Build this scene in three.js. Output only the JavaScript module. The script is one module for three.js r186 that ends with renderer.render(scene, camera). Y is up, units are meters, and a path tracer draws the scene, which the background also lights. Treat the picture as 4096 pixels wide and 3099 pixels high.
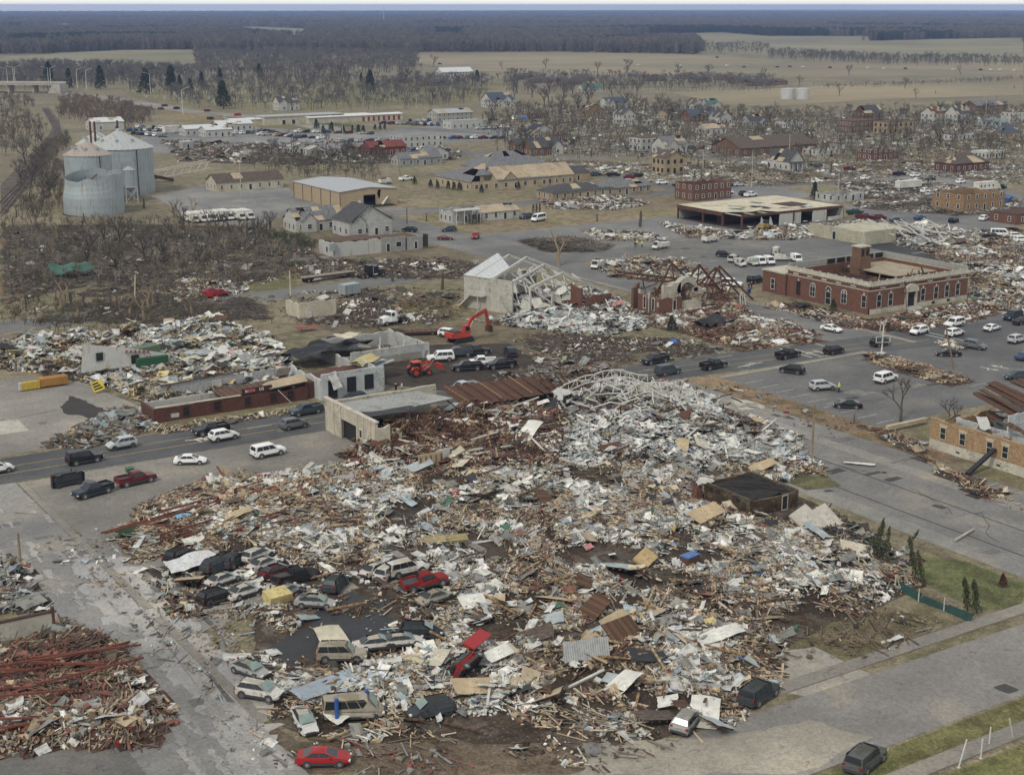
import * as THREE from 'three';
import { toCreasedNormals, mergeGeometries } from 'three/addons/utils/BufferGeometryUtils.js';
import { MarchingCubes } from 'three/addons/objects/MarchingCubes.js';

// ---------- camera, sky, sun, exposure ----------
const scene = new THREE.Scene();
const camera = new THREE.PerspectiveCamera(29.68, 1024 / 774, 1, 40000);
camera.position.set(0, 65.5, 0);
camera.rotation.order = 'YXZ';
camera.rotation.set(-14.653 * Math.PI / 180, -32.94 * Math.PI / 180, 0);
const renderer = new THREE.WebGLRenderer({ antialias: true });
renderer.setSize(1024, 774);
renderer.toneMapping = THREE.LinearToneMapping;
renderer.toneMappingExposure = 1.42;
renderer.shadowMap.enabled = true;
renderer.shadowMap.type = THREE.PCFSoftShadowMap;
{ // overcast sky: an even cloud deck, a little warmer and brighter low down
  const W = 256, Hh = 128, a = new Float32Array(W * Hh * 4);
  for (let j = 0; j < Hh; j++) for (let i = 0; i < W; i++) {
    const el = (j + .5) / Hh * Math.PI - Math.PI / 2, t = Math.max(0, Math.sin(el));
    const k = .74 - .28 * Math.sqrt(t), o = (j * W + i) * 4, cl = 1 + .05 * Math.sin(i / W * 25.13 + 3 * Math.sin(el * 7)) * t * (1 - t) * 2;
    a[o] = k * cl * (1 - .05 * Math.min(1, t * 3)); a[o + 1] = k * cl; a[o + 2] = k * cl * (.95 + .06 * Math.min(1, t * 3)); a[o + 3] = 1;
  }
  const sky = new THREE.DataTexture(a, W, Hh, THREE.RGBAFormat, THREE.FloatType);
  sky.mapping = THREE.EquirectangularReflectionMapping; sky.magFilter = sky.minFilter = THREE.LinearFilter; sky.needsUpdate = true;
  scene.background = sky; scene.environment = sky;
}
const sun = new THREE.DirectionalLight(0xfff6ea, 1.5);
sun.position.set(-130, 330, -120); sun.target.position.set(150, 0, -250);
sun.castShadow = true; sun.shadow.radius = 20; sun.shadow.mapSize.set(4096, 4096);
Object.assign(sun.shadow.camera, { left: -400, right: 400, top: 400, bottom: -400, near: 1, far: 1500 });
scene.add(sun, sun.target);
scene.fog = new THREE.FogExp2(0x9fb8ec, 0.00008);

// ---------- helpers ----------
let seed = 12345;
const rnd = () => { seed = seed + 0x6D2B79F5 | 0; let t = Math.imul(seed ^ seed >>> 15, 1 | seed); t = t + Math.imul(t ^ t >>> 7, 61 | t) ^ t; return ((t ^ t >>> 14) >>> 0) / 4294967296; };
const R = (a, b) => a + (b - a) * rnd(), pick = a => a[Math.floor(rnd() * a.length)], reseed = n => { seed = n; };
const PI = Math.PI, sin = Math.sin, cos = Math.cos, V = (x, y, z) => new THREE.Vector3(x, y, z), hyp = Math.hypot;
const hash2 = (i, j, s) => { let h = Math.imul(i, 374761393) + Math.imul(j, 668265263) + Math.imul(s, 1442695041) | 0; h = Math.imul(h ^ h >>> 13, 1274126177); return ((h ^ h >>> 16) >>> 0) / 4294967296; };
function vn(x, y, s = 0) { const i = Math.floor(x), j = Math.floor(y); let u = x - i, v = y - j; u = u * u * (3 - 2 * u); v = v * v * (3 - 2 * v); return (hash2(i, j, s) * (1 - u) + hash2(i + 1, j, s) * u) * (1 - v) + (hash2(i, j + 1, s) * (1 - u) + hash2(i + 1, j + 1, s) * u) * v; }
const fbm = (x, y, s = 0) => .5 * vn(x, y, s) + .25 * vn(x * 2, y * 2, s + 1) + .15 * vn(x * 4, y * 4, s + 2) + .1 * vn(x * 8, y * 8, s + 3);
const clamp = (x, a = 0, b = 1) => Math.min(b, Math.max(a, x)), sstep = (a, b, x) => { x = clamp((x - a) / (b - a)); return x * x * (3 - 2 * x); };

class MB { // collects flat-shaded faces; uv in metres along the two axes a face lies in
  constructor() { this.p = []; this.u = []; this.c = null; this.col = null; }
  tri(a, b, c) {
    const nx = (b[1] - a[1]) * (c[2] - a[2]) - (b[2] - a[2]) * (c[1] - a[1]), ny = (b[2] - a[2]) * (c[0] - a[0]) - (b[0] - a[0]) * (c[2] - a[2]), nz = (b[0] - a[0]) * (c[1] - a[1]) - (b[1] - a[1]) * (c[0] - a[0]);
    const X = Math.abs(nx), Y = Math.abs(ny), Z = Math.abs(nz);
    for (const q of [a, b, c]) {
      this.p.push(q[0], q[1], q[2]);
      if (Y >= X && Y >= Z) this.u.push(q[0], -q[2]); else if (X > Z) this.u.push(q[2], q[1]); else this.u.push(q[0], q[1]);
      if (this.col) (this.c = this.c || []).push(...this.col);
    }
    return this;
  }
  quad(a, b, c, d) { return this.tri(a, b, c).tri(a, c, d); }
  poly(...q) { for (let i = 2; i < q.length; i++) this.tri(q[0], q[i - 1], q[i]); return this; }
  hexa(q) { const f = (a, b, c, d) => this.quad(q[a], q[b], q[c], q[d]); f(0, 3, 2, 1); f(4, 5, 6, 7); f(0, 1, 5, 4); f(1, 2, 6, 5); f(2, 3, 7, 6); f(3, 0, 4, 7); return this; } // 4 bottom points, 4 top points
  box(x, y, z, w, h, d, ry = 0, rx = 0, rz = 0) { // x, z centre; y bottom
    const e = new THREE.Euler(rx, ry, rz, 'YXZ'), q = [];
    for (const [sx, sy, sz] of [[-1, 0, 1], [1, 0, 1], [1, 0, -1], [-1, 0, -1], [-1, 1, 1], [1, 1, 1], [1, 1, -1], [-1, 1, -1]]) {
      const v = V(sx * w / 2, sy * h, sz * d / 2); if (ry || rx || rz) v.applyEuler(e); q.push([x + v.x, y + v.y, z + v.z]);
    }
    return this.hexa(q);
  }
  slab(x0, z0, x1, z1, y0, y1) { return this.box((x0 + x1) / 2, y0, (z0 + z1) / 2, Math.abs(x1 - x0), y1 - y0, Math.abs(z1 - z0)); }
  bar(a, b, w, h = w) {
    const A = V(...a), B = V(...b), d = B.clone().sub(A).normalize(), s = Math.abs(d.y) > .98 ? V(1, 0, 0) : V(0, 1, 0), r = d.clone().cross(s).normalize().multiplyScalar(w / 2), t = r.clone().cross(d).normalize().multiplyScalar(h / 2);
    const o = (P, i, j) => [P.x + r.x * i + t.x * j, P.y + r.y * i + t.y * j, P.z + r.z * i + t.z * j];
    return this.hexa([o(A, -1, -1), o(A, 1, -1), o(A, 1, 1), o(A, -1, 1), o(B, -1, -1), o(B, 1, -1), o(B, 1, 1), o(B, -1, 1)]);
  }
  cone(a, b, r0, r1, n = 8, caps = true) { // tapered round bar between two points
    const A = V(...a), B = V(...b), d = B.clone().sub(A).normalize(), s = Math.abs(d.y) > .95 ? V(1, 0, 0) : V(0, 1, 0), r = d.clone().cross(s).normalize(), t = r.clone().cross(d);
    const P = (C, k, i) => { const g = i / n * 2 * PI, x = cos(g) * k, y = sin(g) * k; return [C.x + r.x * x + t.x * y, C.y + r.y * x + t.y * y, C.z + r.z * x + t.z * y]; };
    for (let i = 0; i < n; i++) {
      if (r1 > .001) this.quad(P(A, r0, i), P(B, r1, i), P(B, r1, i + 1), P(A, r0, i + 1)); else this.tri(P(A, r0, i), [B.x, B.y, B.z], P(A, r0, i + 1));
      if (caps) { if (r1 > .001) this.tri([B.x, B.y, B.z], P(B, r1, i + 1), P(B, r1, i)); this.tri([A.x, A.y, A.z], P(A, r0, i), P(A, r0, i + 1)); }
    }
    return this;
  }
  add(o, m) { const v = V(0, 0, 0); for (let i = 0; i < o.p.length; i += 3) { v.set(o.p[i], o.p[i + 1], o.p[i + 2]); if (m) v.applyMatrix4(m); this.p.push(v.x, v.y, v.z); } this.u.push(...o.u); if (this.col) { this.c = this.c || []; for (let i = 0; i < o.p.length / 3; i++) this.c.push(...this.col); } else if (o.c) (this.c = this.c || []).push(...o.c); return this; }
  geo() { const g = new THREE.BufferGeometry(); g.setAttribute('position', new THREE.Float32BufferAttribute(this.p, 3)); g.setAttribute('uv', new THREE.Float32BufferAttribute(this.u, 2)); if (this.c) g.setAttribute('color', new THREE.Float32BufferAttribute(this.c, 3)); g.computeVertexNormals(); return g; }
}
const B = () => new MB();
const used = {};
function numbered(n) { const k = used[n] = (used[n] === undefined ? 0 : used[n] + 1); return k ? n + '_' + String(k).padStart(3, '0') : n; }
function mesh(name, g, m, parent, label) {
  const o = new THREE.Mesh(g instanceof MB ? g.geo() : g, m); o.castShadow = o.receiveShadow = true;
  o.name = parent ? name : numbered(name); (parent || scene).add(o); if (label) o.userData.label = label; return o;
}
function tag(o, label, category, group) { o.userData.label = label; o.userData.category = category; if (group) o.userData.group = group; return o; }
function thing(name, label, category, x = 0, y = 0, z = 0, ry = 0, group) { const o = new THREE.Group(); o.name = numbered(name); scene.add(o); o.position.set(x, y, z); o.rotation.y = ry; return tag(o, label, category, group); }
const thingAt = (name, label, category, x, z, ry = 0, group) => thing(name, label, category, x, .03, z, ry, group);
function copyOf(o, x, y, z, ry, s = 1) { const c = o.clone(); c.name = numbered(o.name.replace(/_\d{3}$/, '')); c.userData = { ...o.userData }; scene.add(c); c.position.set(x, y, z); c.rotation.set(0, ry, 0); c.scale.setScalar(s); return c; }
function structure(name, g, m, label) { const o = mesh(name, g, m); o.userData.kind = 'structure'; if (label) o.userData.label = label; return o; }
function stuff(o, label) { o.userData.kind = 'stuff'; if (label) o.userData.label = label; return o; }

// ---------- textures and materials ----------
function layer(N, cells, s) { // tileable value noise
  const a = new Float32Array(N * N), L = new Float32Array(cells * cells); for (let i = 0; i < L.length; i++) L[i] = hash2(i % cells, i / cells | 0, s);
  const ix = new Int32Array(N), jx = new Int32Array(N), w = new Float32Array(N);
  for (let i = 0; i < N; i++) { const f = i / N * cells; ix[i] = Math.floor(f) % cells; jx[i] = (ix[i] + 1) % cells; const u = f - Math.floor(f); w[i] = u * u * (3 - 2 * u); }
  for (let j = 0; j < N; j++) { const r0 = ix[j] * cells, r1 = jx[j] * cells, v = w[j]; for (let i = 0; i < N; i++) { const u = w[i]; a[j * N + i] = (L[r0 + ix[i]] * (1 - u) + L[r0 + jx[i]] * u) * (1 - v) + (L[r1 + ix[i]] * (1 - u) + L[r1 + jx[i]] * u) * v; } }
  return a;
}
function tex(N, metres, lay, fn) { // lay: [cells...]; fn(noise values, i, j) -> rgb 0..255
  const L = lay.map((c, k) => layer(N, c, k * 17 + c)), a = new Uint8Array(N * N * 4), v = new Array(L.length);
  for (let k = 0; k < N * N; k++) { for (let q = 0; q < L.length; q++) v[q] = L[q][k]; const c = fn(v, k % N, k / N | 0); a[k * 4] = clamp(c[0], 0, 255); a[k * 4 + 1] = clamp(c[1], 0, 255); a[k * 4 + 2] = clamp(c[2], 0, 255); a[k * 4 + 3] = 255; }
  const t = new THREE.DataTexture(a, N, N, THREE.RGBAFormat); t.colorSpace = THREE.SRGBColorSpace; t.wrapS = t.wrapT = THREE.RepeatWrapping; t.magFilter = THREE.LinearFilter; t.minFilter = THREE.LinearMipmapLinearFilter; t.generateMipmaps = true; t.repeat.set(1 / metres, 1 / metres); t.needsUpdate = true;
  return t;
}
const mix = (a, b, t) => [a[0] + (b[0] - a[0]) * t, a[1] + (b[1] - a[1]) * t, a[2] + (b[2] - a[2]) * t], mul = (a, k) => [a[0] * k, a[1] * k, a[2] * k];
const T = {};
T.asphalt = tex(2048, 150, [9, 23, 61, 190, 512, 1024], v => { // worn tarmac: patches, wheel dust, cracks
  const m = .4 * v[0] + .3 * v[1] + .2 * v[2] + .1 * v[3], cr = Math.abs(v[1] + .3 * v[3] - .63) < .006 || Math.abs(v[2] + .25 * v[3] - .66) < .008 ? .84 : 1;
  const k = (.78 + .42 * (m - .25)) * (.93 + .14 * v[5]) * (.95 + .1 * v[4]) * cr, d = clamp((v[2] * .6 + v[1] * .6 - .62) * 2) * .5;
  return mul(mix([206, 206, 208], [222, 208, 184], d), k);
});
T.ground = tex(2048, 170, [7, 17, 43, 110, 300, 900, 1024], v => { // winter turf, trodden soil and fine litter
  const m = .45 * v[0] + .3 * v[1] + .25 * v[2], g = sstep(.45, .62, .5 * v[1] + .3 * v[3] + .2 * v[2]);
  let c = mix([146, 134, 112], [116, 114, 82], g * .7); c = mix(c, [104, 90, 70], sstep(.55, .75, .6 * v[3] + .4 * v[4]) * .7);
  c = mul(c, (.8 + .4 * m) * (.82 + .36 * v[6]) * (.9 + .2 * v[4]));
  if (v[5] > .93 && v[6] > .55) c = mix(c, [215, 208, 195], .75); else if (v[5] < .06) c = mix(c, [60, 48, 38], .7); return c;
});
T.rubble = tex(2048, 120, [11, 29, 70, 170, 400, 800, 1024], v => { // crushed debris seen as specks
  const m = .5 * v[0] + .5 * v[1]; let c = mix([128, 112, 94], [168, 160, 150], sstep(.35, .65, .5 * v[2] + .3 * v[1] + .2 * v[3]));
  c = mix(c, [86, 62, 46], sstep(.58, .8, v[3]) * .6); c = mul(c, .72 + .3 * m + .3 * (v[6] - .5));
  if (v[5] > .88) c = mix(c, [225, 222, 215], .8); else if (v[5] < .1) c = mix(c, [44, 36, 30], .8); else if (v[4] > .88) c = mix(c, [196, 160, 116], .7); else if (v[4] < .08) c = mix(c, [110, 52, 40], .7); return c;
});
T.field = tex(1024, 900, [5, 13, 37, 120, 512], (v, i, j) => { const k = .82 + .2 * v[0] + .14 * v[2] + .1 * (v[4] - .5) + .04 * sin(j * .37 + 3 * v[1]); return mul(mix([190, 178, 154], [172, 170, 146], sstep(.4, .65, .6 * v[1] + .4 * v[2])), k); });
T.stain = tex(1024, 24, [5, 16, 50, 160, 512], v => { const k = .84 + .2 * v[1] * v[0] + .1 * v[2] + .08 * (v[4] - .5) - .2 * sstep(.62, .8, .6 * v[1] + .4 * v[3]); return [238 * k, 236 * k, 230 * k]; });
T.streak = tex(512, 12, [6, 24, 96, 256], (v, i, j) => [0, 0, 0]);
{ // vertical run-down stains: noise stretched along v
  const N = 512, L = [layer(N, 6, 3), layer(N, 40, 5), layer(N, 120, 8)], a = T.streak.image.data; for (let k = 0; k < N * N; k++) { const i = k % N, j = k / N | 0, s = L[1][(Math.floor(j / 14) % N) * N + i], q = clamp((s + L[0][k] * .5 - .85) * 2.4), h = .9 + .12 * (L[2][k] - .5), c = mix([236, 236, 234], [190, 172, 140], q * .6); for (let t = 0; t < 3; t++) a[k * 4 + t] = c[t] * h; a[k * 4 + 3] = 255; }
}
T.dusty = tex(512, 6, [5, 14, 40, 128], v => { const q = sstep(.45, .7, .5 * v[0] + .3 * v[1] + .2 * v[2]); return mul(mix([238, 236, 232], [206, 198, 182], q), .93 + .2 * (v[3] - .5)); });
T.brick = tex(1024, 12, [6, 24, 100, 500], (v, i, j) => { const row = Math.floor(j / 6.4), jt = (j % 6.4) < 1.1 || ((i + (row & 1) * 9) % 18.3) < 1.4, id = hash2(Math.floor((i + (row & 1) * 9) / 18.3), row, 4); return jt ? [196, 182, 168] : mul([222, 206, 196], .72 + .36 * id + .14 * (v[1] - .5)); });
T.shingle = tex(512, 10, [8, 32, 128, 256], (v, i, j) => { const row = Math.floor(j / 9), id = hash2(Math.floor((i + row * 7) / 15), row, 9); return mul([225, 225, 225], .72 + .3 * id + .2 * (v[1] - .5) - ((j % 9) < 1.5 ? .16 : 0)); });
T.rib = tex(256, 4, [16, 64, 128], (v, i) => { const s = (i % 16) < 3; return mul([235, 235, 235], (s ? .74 : 1) * (.9 + .16 * v[0])); });
T.wood = tex(512, 5, [8, 64, 256], (v, i, j) => { const pl = hash2(Math.floor(i / 24), 0, 3); return mul([232, 224, 212], .68 + .3 * pl + .18 * (v[1] - .5) - ((i % 24) < 2 ? .2 : 0)); });
const M = (rgb, map, rough = .9, o = {}) => { const m = new THREE.MeshStandardMaterial({ roughness: rough, side: THREE.DoubleSide, ...o }); m.color.setRGB(...rgb); if (map) m.map = map; return m; };
const cache = {};
const paint = (rgb, map, rough, o) => { const k = JSON.stringify([rgb, map && map.uuid, rough, o]); return cache[k] = cache[k] || M(rgb, map, rough, o); };
const m_ = {
  glass: M([.02, .024, .028], null, .12), dark: M([.012, .012, .013], null, .9), tyre: M([.02, .02, .021], null, .85), rim: M([.42, .42, .43], null, .35, { metalness: .7 }),
  white: M([.74, .74, .72], T.stain, .8), cream: M([.6, .56, .46], T.stain, .85), conc: M([.5, .48, .44], T.stain, .95), block: M([.44, .44, .41], T.stain, .95), brick: M([.23, .128, .098], T.brick, .95), brickd: M([.17, .088, .068], T.brick, .95), tanbrick: M([.42, .32, .2], T.brick, .95), brownbrick: M([.24, .16, .11], T.brick, .95),
  galv: M([.5, .57, .61], T.streak, .5, { metalness: .35 }), steel: M([.66, .66, .64], T.stain, .6), rust: M([.12, .055, .036], T.stain, .95), rustd: M([.075, .035, .024], T.stain, .95), timber: M([.42, .29, .17], T.wood, .9), timberd: M([.16, .09, .055], T.wood, .9), ply: M([.47, .385, .28], T.stain, .9), membrane: M([.022, .024, .03], T.stain, .7),
  shingle: M([.105, .105, .11], T.shingle, .95), shingleb: M([.16, .12, .095], T.shingle, .95), shinglel: M([.26, .26, .27], T.shingle, .95), wmetal: M([.68, .7, .71], T.rib, .55), tanmetal: M([.47, .37, .24], T.rib, .75), gmetal: M([.42, .43, .43], T.rib, .6), green: M([.05, .14, .11], T.stain, .6), trunk: M([.1, .088, .075], T.stain, 1), trunkp: M([.3, .23, .16], T.stain, 1), twig: M([.1, .088, .078], null, 1), leafdark: M([.028, .04, .022], null, 1), soil: M([.085, .066, .05], T.rubble, 1),
};

// ---------- terrain, fields, roads ----------
const inPoly = (P, x, z) => { let c = false; for (let i = 0, j = P.length - 1; i < P.length; j = i++) if ((P[i][1] > z) !== (P[j][1] > z) && x < (P[j][0] - P[i][0]) * (z - P[i][1]) / (P[j][1] - P[i][1]) + P[i][0]) c = !c; return c; };
const edgeDist = (P, x, z) => { let d = 1e9; for (let i = 0, j = P.length - 1; i < P.length; j = i++) { const ax = P[j][0], az = P[j][1], bx = P[i][0] - ax, bz = P[i][1] - az, t = clamp(((x - ax) * bx + (z - az) * bz) / (bx * bx + bz * bz)); d = Math.min(d, hyp(x - ax - bx * t, z - az - bz * t)); } return d; };
function jag(P, amp, step = 2, s = 1) { // ragged outline
  const o = []; for (let i = 0; i < P.length; i++) { const a = P[i], b = P[(i + 1) % P.length], L = hyp(b[0] - a[0], b[1] - a[1]), n = Math.max(1, Math.round(L / step)); for (let k = 0; k < n; k++) { const t = k / n, x = a[0] + (b[0] - a[0]) * t, z = a[1] + (b[1] - a[1]) * t, q = 2 * amp; o.push([x + q * (fbm(x / step / 2, z / step / 2, s) - .5), z + q * (fbm(x / step / 2 + 50, z / step / 2, s) - .5)]); } } return o;
}
function polyGeo(P, y) { const sh = new THREE.Shape(P.map(q => new THREE.Vector2(q[0], -q[1]))), g = new THREE.ShapeGeometry(sh); g.rotateX(-PI / 2); g.translate(0, y, 0); const p = g.attributes.position, u = g.attributes.uv; for (let i = 0; i < p.count; i++) u.setXY(i, p.getX(i), -p.getZ(i)); return g; }
const sheet = (name, P, y, m, label) => structure(name, polyGeo(P, y), m, label);
const rect = (x0, z0, x1, z1) => [[x0, z0], [x1, z0], [x1, z1], [x0, z1]];
function kerbed(name, P, h, m) { const b = B(), g = polyGeo(P, h).toNonIndexed(), p = g.attributes.position; for (let i = 0; i < p.count; i += 3) b.tri([p.getX(i), p.getY(i), p.getZ(i)], [p.getX(i + 1), p.getY(i + 1), p.getZ(i + 1)], [p.getX(i + 2), p.getY(i + 2), p.getZ(i + 2)]); for (let i = 0; i < P.length; i++) { const a = P[i], c = P[(i + 1) % P.length]; b.quad([a[0], 0, a[1]], [c[0], 0, c[1]], [c[0], h, c[1]], [a[0], h, a[1]]); } return structure(name, b, m); }
const A_ = { road: M([.15, .15, .155], T.asphalt, .9), street: M([.26, .255, .245], T.asphalt, .95), lot: M([.3, .29, .28], T.asphalt, .95), lotl: M([.42, .395, .35], T.asphalt, .95), dust: M([.66, .635, .6], T.asphalt, 1), dark: M([.05, .052, .058], T.asphalt, .75), conc: M([.43, .4, .345], T.asphalt, .95), paleconc: M([.5, .49, .44], T.stain, .95), turf: M([.66, .66, .62], T.ground, 1), green: M([.28, .36, .15], T.ground, 1), dirt: M([.5, .42, .33], T.ground, 1), gravel: M([.34, .335, .33], T.rubble, 1), tan: M([.43, .395, .33], T.field, 1), sage: M([.37, .37, .29], T.field, 1), wood: M([.2, .18, .16], T.ground, 1), rub: M([.62, .56, .5], T.rubble, 1), ash: M([.11, .1, .095], T.rubble, 1) };
{ const g = new THREE.PlaneGeometry(19000, 19000, 2, 2); g.rotateX(-PI / 2); g.translate(7500, 0, -7500); const p = g.attributes.position, u = g.attributes.uv; for (let i = 0; i < p.count; i++) u.setXY(i, p.getX(i), -p.getZ(i)); structure('ground', g, A_.turf, 'brown winter turf and trodden soil under the whole town'); }
const wide = (d, a) => [d * sin(a), -d * cos(a)]; // polar from the viewpoint's foot: distance, bearing
function band(name, d0, d1, y, m, a0 = .2, a1 = .95, amp = 0) { const P = []; for (let i = 0; i <= 24; i++) P.push(wide(d0 * (1 + amp * (vn(i * .7, d0, 3) - .5)), a0 + (a1 - a0) * i / 24)); for (let i = 24; i >= 0; i--) P.push(wide(d1 * (1 + amp * (vn(i * .7, d1, 4) - .5)), a0 + (a1 - a0) * i / 24)); return sheet(name, P, y, m); }
band('woodland_floor', 2250, 15500, .05, A_.wood, .15, 1);
for (const [n, P, m] of [
  ['field', [[1051.71,-1880.77],[1233.79,-1788.36],[1325.24,-1606.08],[1277.47,-1403.39],[1292.47,-1216.39],[1466.93,-1153.54],[1164.11,-913.97],[910.68,-1089.06],[852.4,-1195.26],[800.55,-1329.17],[851.87,-1518.33]], A_.tan],
  ['field', [[1751.17,-2097.14],[2137.78,-2015.59],[2372.18,-2051.17],[2605.74,-2054.5],[1516.13,-1192.47],[1428.02,-1305.85],[1381.82,-1501.03],[1413.81,-1671.73]], A_.sage],
  ['field', [[730.15,-900.3],[828.44,-898.22],[884.85,-903.02],[1134.77,-890.76],[934.26,-732.13],[801.11,-751.84],[683.08,-739.87],[669.8,-770.85]], A_.tan],
  ['field', [[493.95,-1970.3],[636.72,-2149.65],[734.45,-2219.45],[836.89,-2181.36],[673.34,-1756.98],[604.95,-1729.3],[501.5,-1696.72],[438.91,-1753.22]], A_.sage],
  ['field', [[1487.02,-5441.13],[1709.44,-5626.5],[1447.89,-4768.11],[1324.37,-4848.14]], A_.tan], ['field', [[1185.94,-4699.22],[1534.35,-4712.09],[1258.7,-3868.08],[946.89,-3756.5]], A_.sage], ['field', [[698.99,-2778.87],[768.39,-2617.75],[816.37,-2513.73],[754.22,-2323.45],[582.15,-2318.13]], A_.sage],
  ['field', [[1806.09,-4536.02],[1879.89,-4366.36],[1850.92,-3945.54],[1272.74,-2714.76],[1283.3,-2965.87],[1495.62,-3632.04]], A_.sage], ['field', [[1168.53,-2734.82],[1265.06,-2719.73],[1087.24,-2338.23],[1017.87,-2383.18]], A_.sage],
  ['field', [[1996.32,-2677.42],[2465.4,-2847.04],[2253.87,-2450.98],[2441.29,-2329.55],[2123.03,-2025.15],[1862.7,-2024.87],[1604.98,-2152.2]], A_.sage], ['field', [[1660.05,-2956.71],[1832.46,-3041.09],[1443.33,-2378.93],[1330.3,-2369.83]], A_.sage], ['field', [[845.39,-1805.05],[951.68,-1824.9],[947.77,-1738.72],[820.99,-1699.16]], A_.tan],
  ['field', [[3163.66,-2900.08],[3312.09,-2899.49],[3223.89,-2680.31],[2946.91,-2535.06],[2899.92,-2642.49]], A_.tan],
]) sheet(n, P, .12, m);
const ribbonPts = (L, w) => { const a = [], b = []; L.forEach((p, i) => { const q = L[Math.max(0, i - 1)], r = L[Math.min(L.length - 1, i + 1)], dx = r[0] - q[0], dz = r[1] - q[1], l = hyp(dx, dz); a.push([p[0] - dz / l * w / 2, p[1] + dx / l * w / 2]); b.push([p[0] + dz / l * w / 2, p[1] - dx / l * w / 2]); }); return a.concat(b.reverse()); };
const ribbon = (name, L, w, y, m, label) => sheet(name, ribbonPts(L, w), y, m, label);
// turf lots and soil
sheet('bare_soil', jag([[58.05,-140.94],[78.28,-166.41],[102.75,-171.53],[134.87,-158.56],[137.29,-132.54],[127.15,-108.12],[101.53,-103.46],[93.32,-96.04],[76.85,-95.58],[58.55,-106.4],[49.36,-116.59],[51.09,-129.55]], 2, 3), .009, M([.3, .275, .245], T.rubble, 1));
sheet('lawn', jag([[144.23,-304.95],[158.86,-264.62],[167.14,-253.63],[177.07,-211.94],[159.15,-214.63],[148.38,-217.33],[147.33,-245.49],[136.42,-252.56],[126.73,-279.81]], 1, 3), .004, M([0.552, 0.529, 0.464], T.ground, 1));
sheet('lawn', jag([[129.57,-342.88],[152.58,-335.7],[144.61,-318.46],[120.48,-313.78],[116.23,-323.09]], 1, 3), .004, M([0.483, 0.529, 0.348], T.ground, 1));
sheet('lawn', jag(rect(226, -420, 330, -326), .6, 4), .004, M([0.713, 0.667, 0.58], T.ground, 1));
sheet('lawn', jag(rect(170, -432, 206, -330), .6, 4), .004, M([0.575, 0.552, 0.493], T.ground, 1));
sheet('lawn', jag(rect(215, -500, 330, -425), .6, 4), .004, M([0.713, 0.69, 0.609], T.ground, 1));
sheet('lawn', jag([[326.72,-428.12],[419.55,-441.53],[478.38,-446.71],[524.98,-465.23],[538.75,-419.22],[461.26,-357.92],[451.05,-401.24],[377.72,-412.05]], 1, 4), .004, M([0.598, 0.575, 0.493], T.ground, 1));
sheet('cemetery_lawn', [[390.56,-1198.19],[486.03,-1270.94],[601.66,-1246.53],[699.99,-1084.78],[524.29,-870.86],[403.62,-878.54],[358.27,-939.43],[355.48,-1040.57]], .03, M([0.575, 0.598, 0.392], T.ground, 1));
sheet('grass_bank', [[326.03,-928.82],[309.81,-828.36],[327.02,-765.53],[337.73,-785.77],[355.42,-774.31],[363.87,-846.03],[351.74,-922.48]], .03, M([0.713, 0.644, 0.435], T.ground, 1));
sheet('lawn', [[364.14,-793.16],[386.37,-754.26],[363.89,-705.23],[341.76,-744.77],[327.25,-761.62]], .03, M([0.529, 0.575, 0.348], T.ground, 1));
sheet('lawn', jag([[113.01,-116.44],[117.96,-105.96],[120.58,-98.94],[107.21,-96.43],[101.13,-103.04],[104.83,-111.39]], .8, 2), .004, M([0.483, 0.46, 0.392], T.ground, 1));
sheet('lawn', jag([[132.96,-115.93],[136.97,-109.64],[137.01,-101.39],[131.39,-96.94],[126.31,-99.3],[127.39,-107.63]], .5, 2), .008, M([0.414, 0.529, 0.29], T.ground, 1));
sheet('lawn', rect(70, -76.4, 190, -60), .004, M([0.46, 0.529, 0.29], T.ground, 1));
sheet('verge', rect(80, -82.4, 190, -79.4), .008, M([0.46, 0.517, 0.29], T.ground, 1));
sheet('verge', jag([[142.11,-147.56],[146.8,-142.99],[145.43,-138.9],[139.9,-140.07],[140.06,-145.84]], .3, 2), .024, M([0.391, 0.437, 0.29], T.ground, 1));
sheet('verge', jag(rect(165.4, -197, 171.6, -140), .7, 3), .024, M([0.713, 0.598, 0.522], T.ground, 1));
sheet('railway_ballast', [[272.91,-994.74],[277.03,-992.07],[248.24,-868.26],[215.55,-751.44],[184.41,-660.79],[158.49,-590.8],[128.4,-510.45],[115.68,-478.55],[138.17,-567.25],[170.97,-657.52],[208.87,-755.77],[232.11,-827.03]], .02, A_.gravel);
// town streets
const main = [[-80, -210.5], [100, -210], [160, -206], [228, -198], [420, -178]];
ribbon('main_street', main, 12.4, .02, A_.road, 'three lane asphalt main street');
sheet('west_street', rect(36, -203.9, 48, -40), .016, M([.44, .425, .4], T.asphalt, .95), 'dusty side street beside the fallen brick store');
sheet('front_street', jag(ribbonPts([[20, -89], [90, -88.6], [300, -87]], 11.4), .12, 3), .016, M([0.423, 0.399, 0.366], T.asphalt, .95));
sheet('cross_street', rect(209.5, -428, 222.5, -100), .012, A_.street);
sheet('wide_street', jag(rect(138.5, -202.4, 165, -80), .15, 4), .008, M([0.382, 0.367, 0.344], T.asphalt, .95), 'wide patched street beside the tan brick building');
sheet('concrete_strip', rect(157.6, -196, 160.4, -100), .012, M([0.507, 0.474, 0.416], T.asphalt, .95));
sheet('tar_seam', jag(rect(151.7, -200, 151.95, -96), .12, 4), .012, M([0.07, 0.07, 0.07], T.asphalt, .9));
sheet('tar_seam', jag(rect(144.3, -196, 144.55, -100), .12, 4), .012, M([0.07, 0.07, 0.07], T.asphalt, .9));
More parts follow.
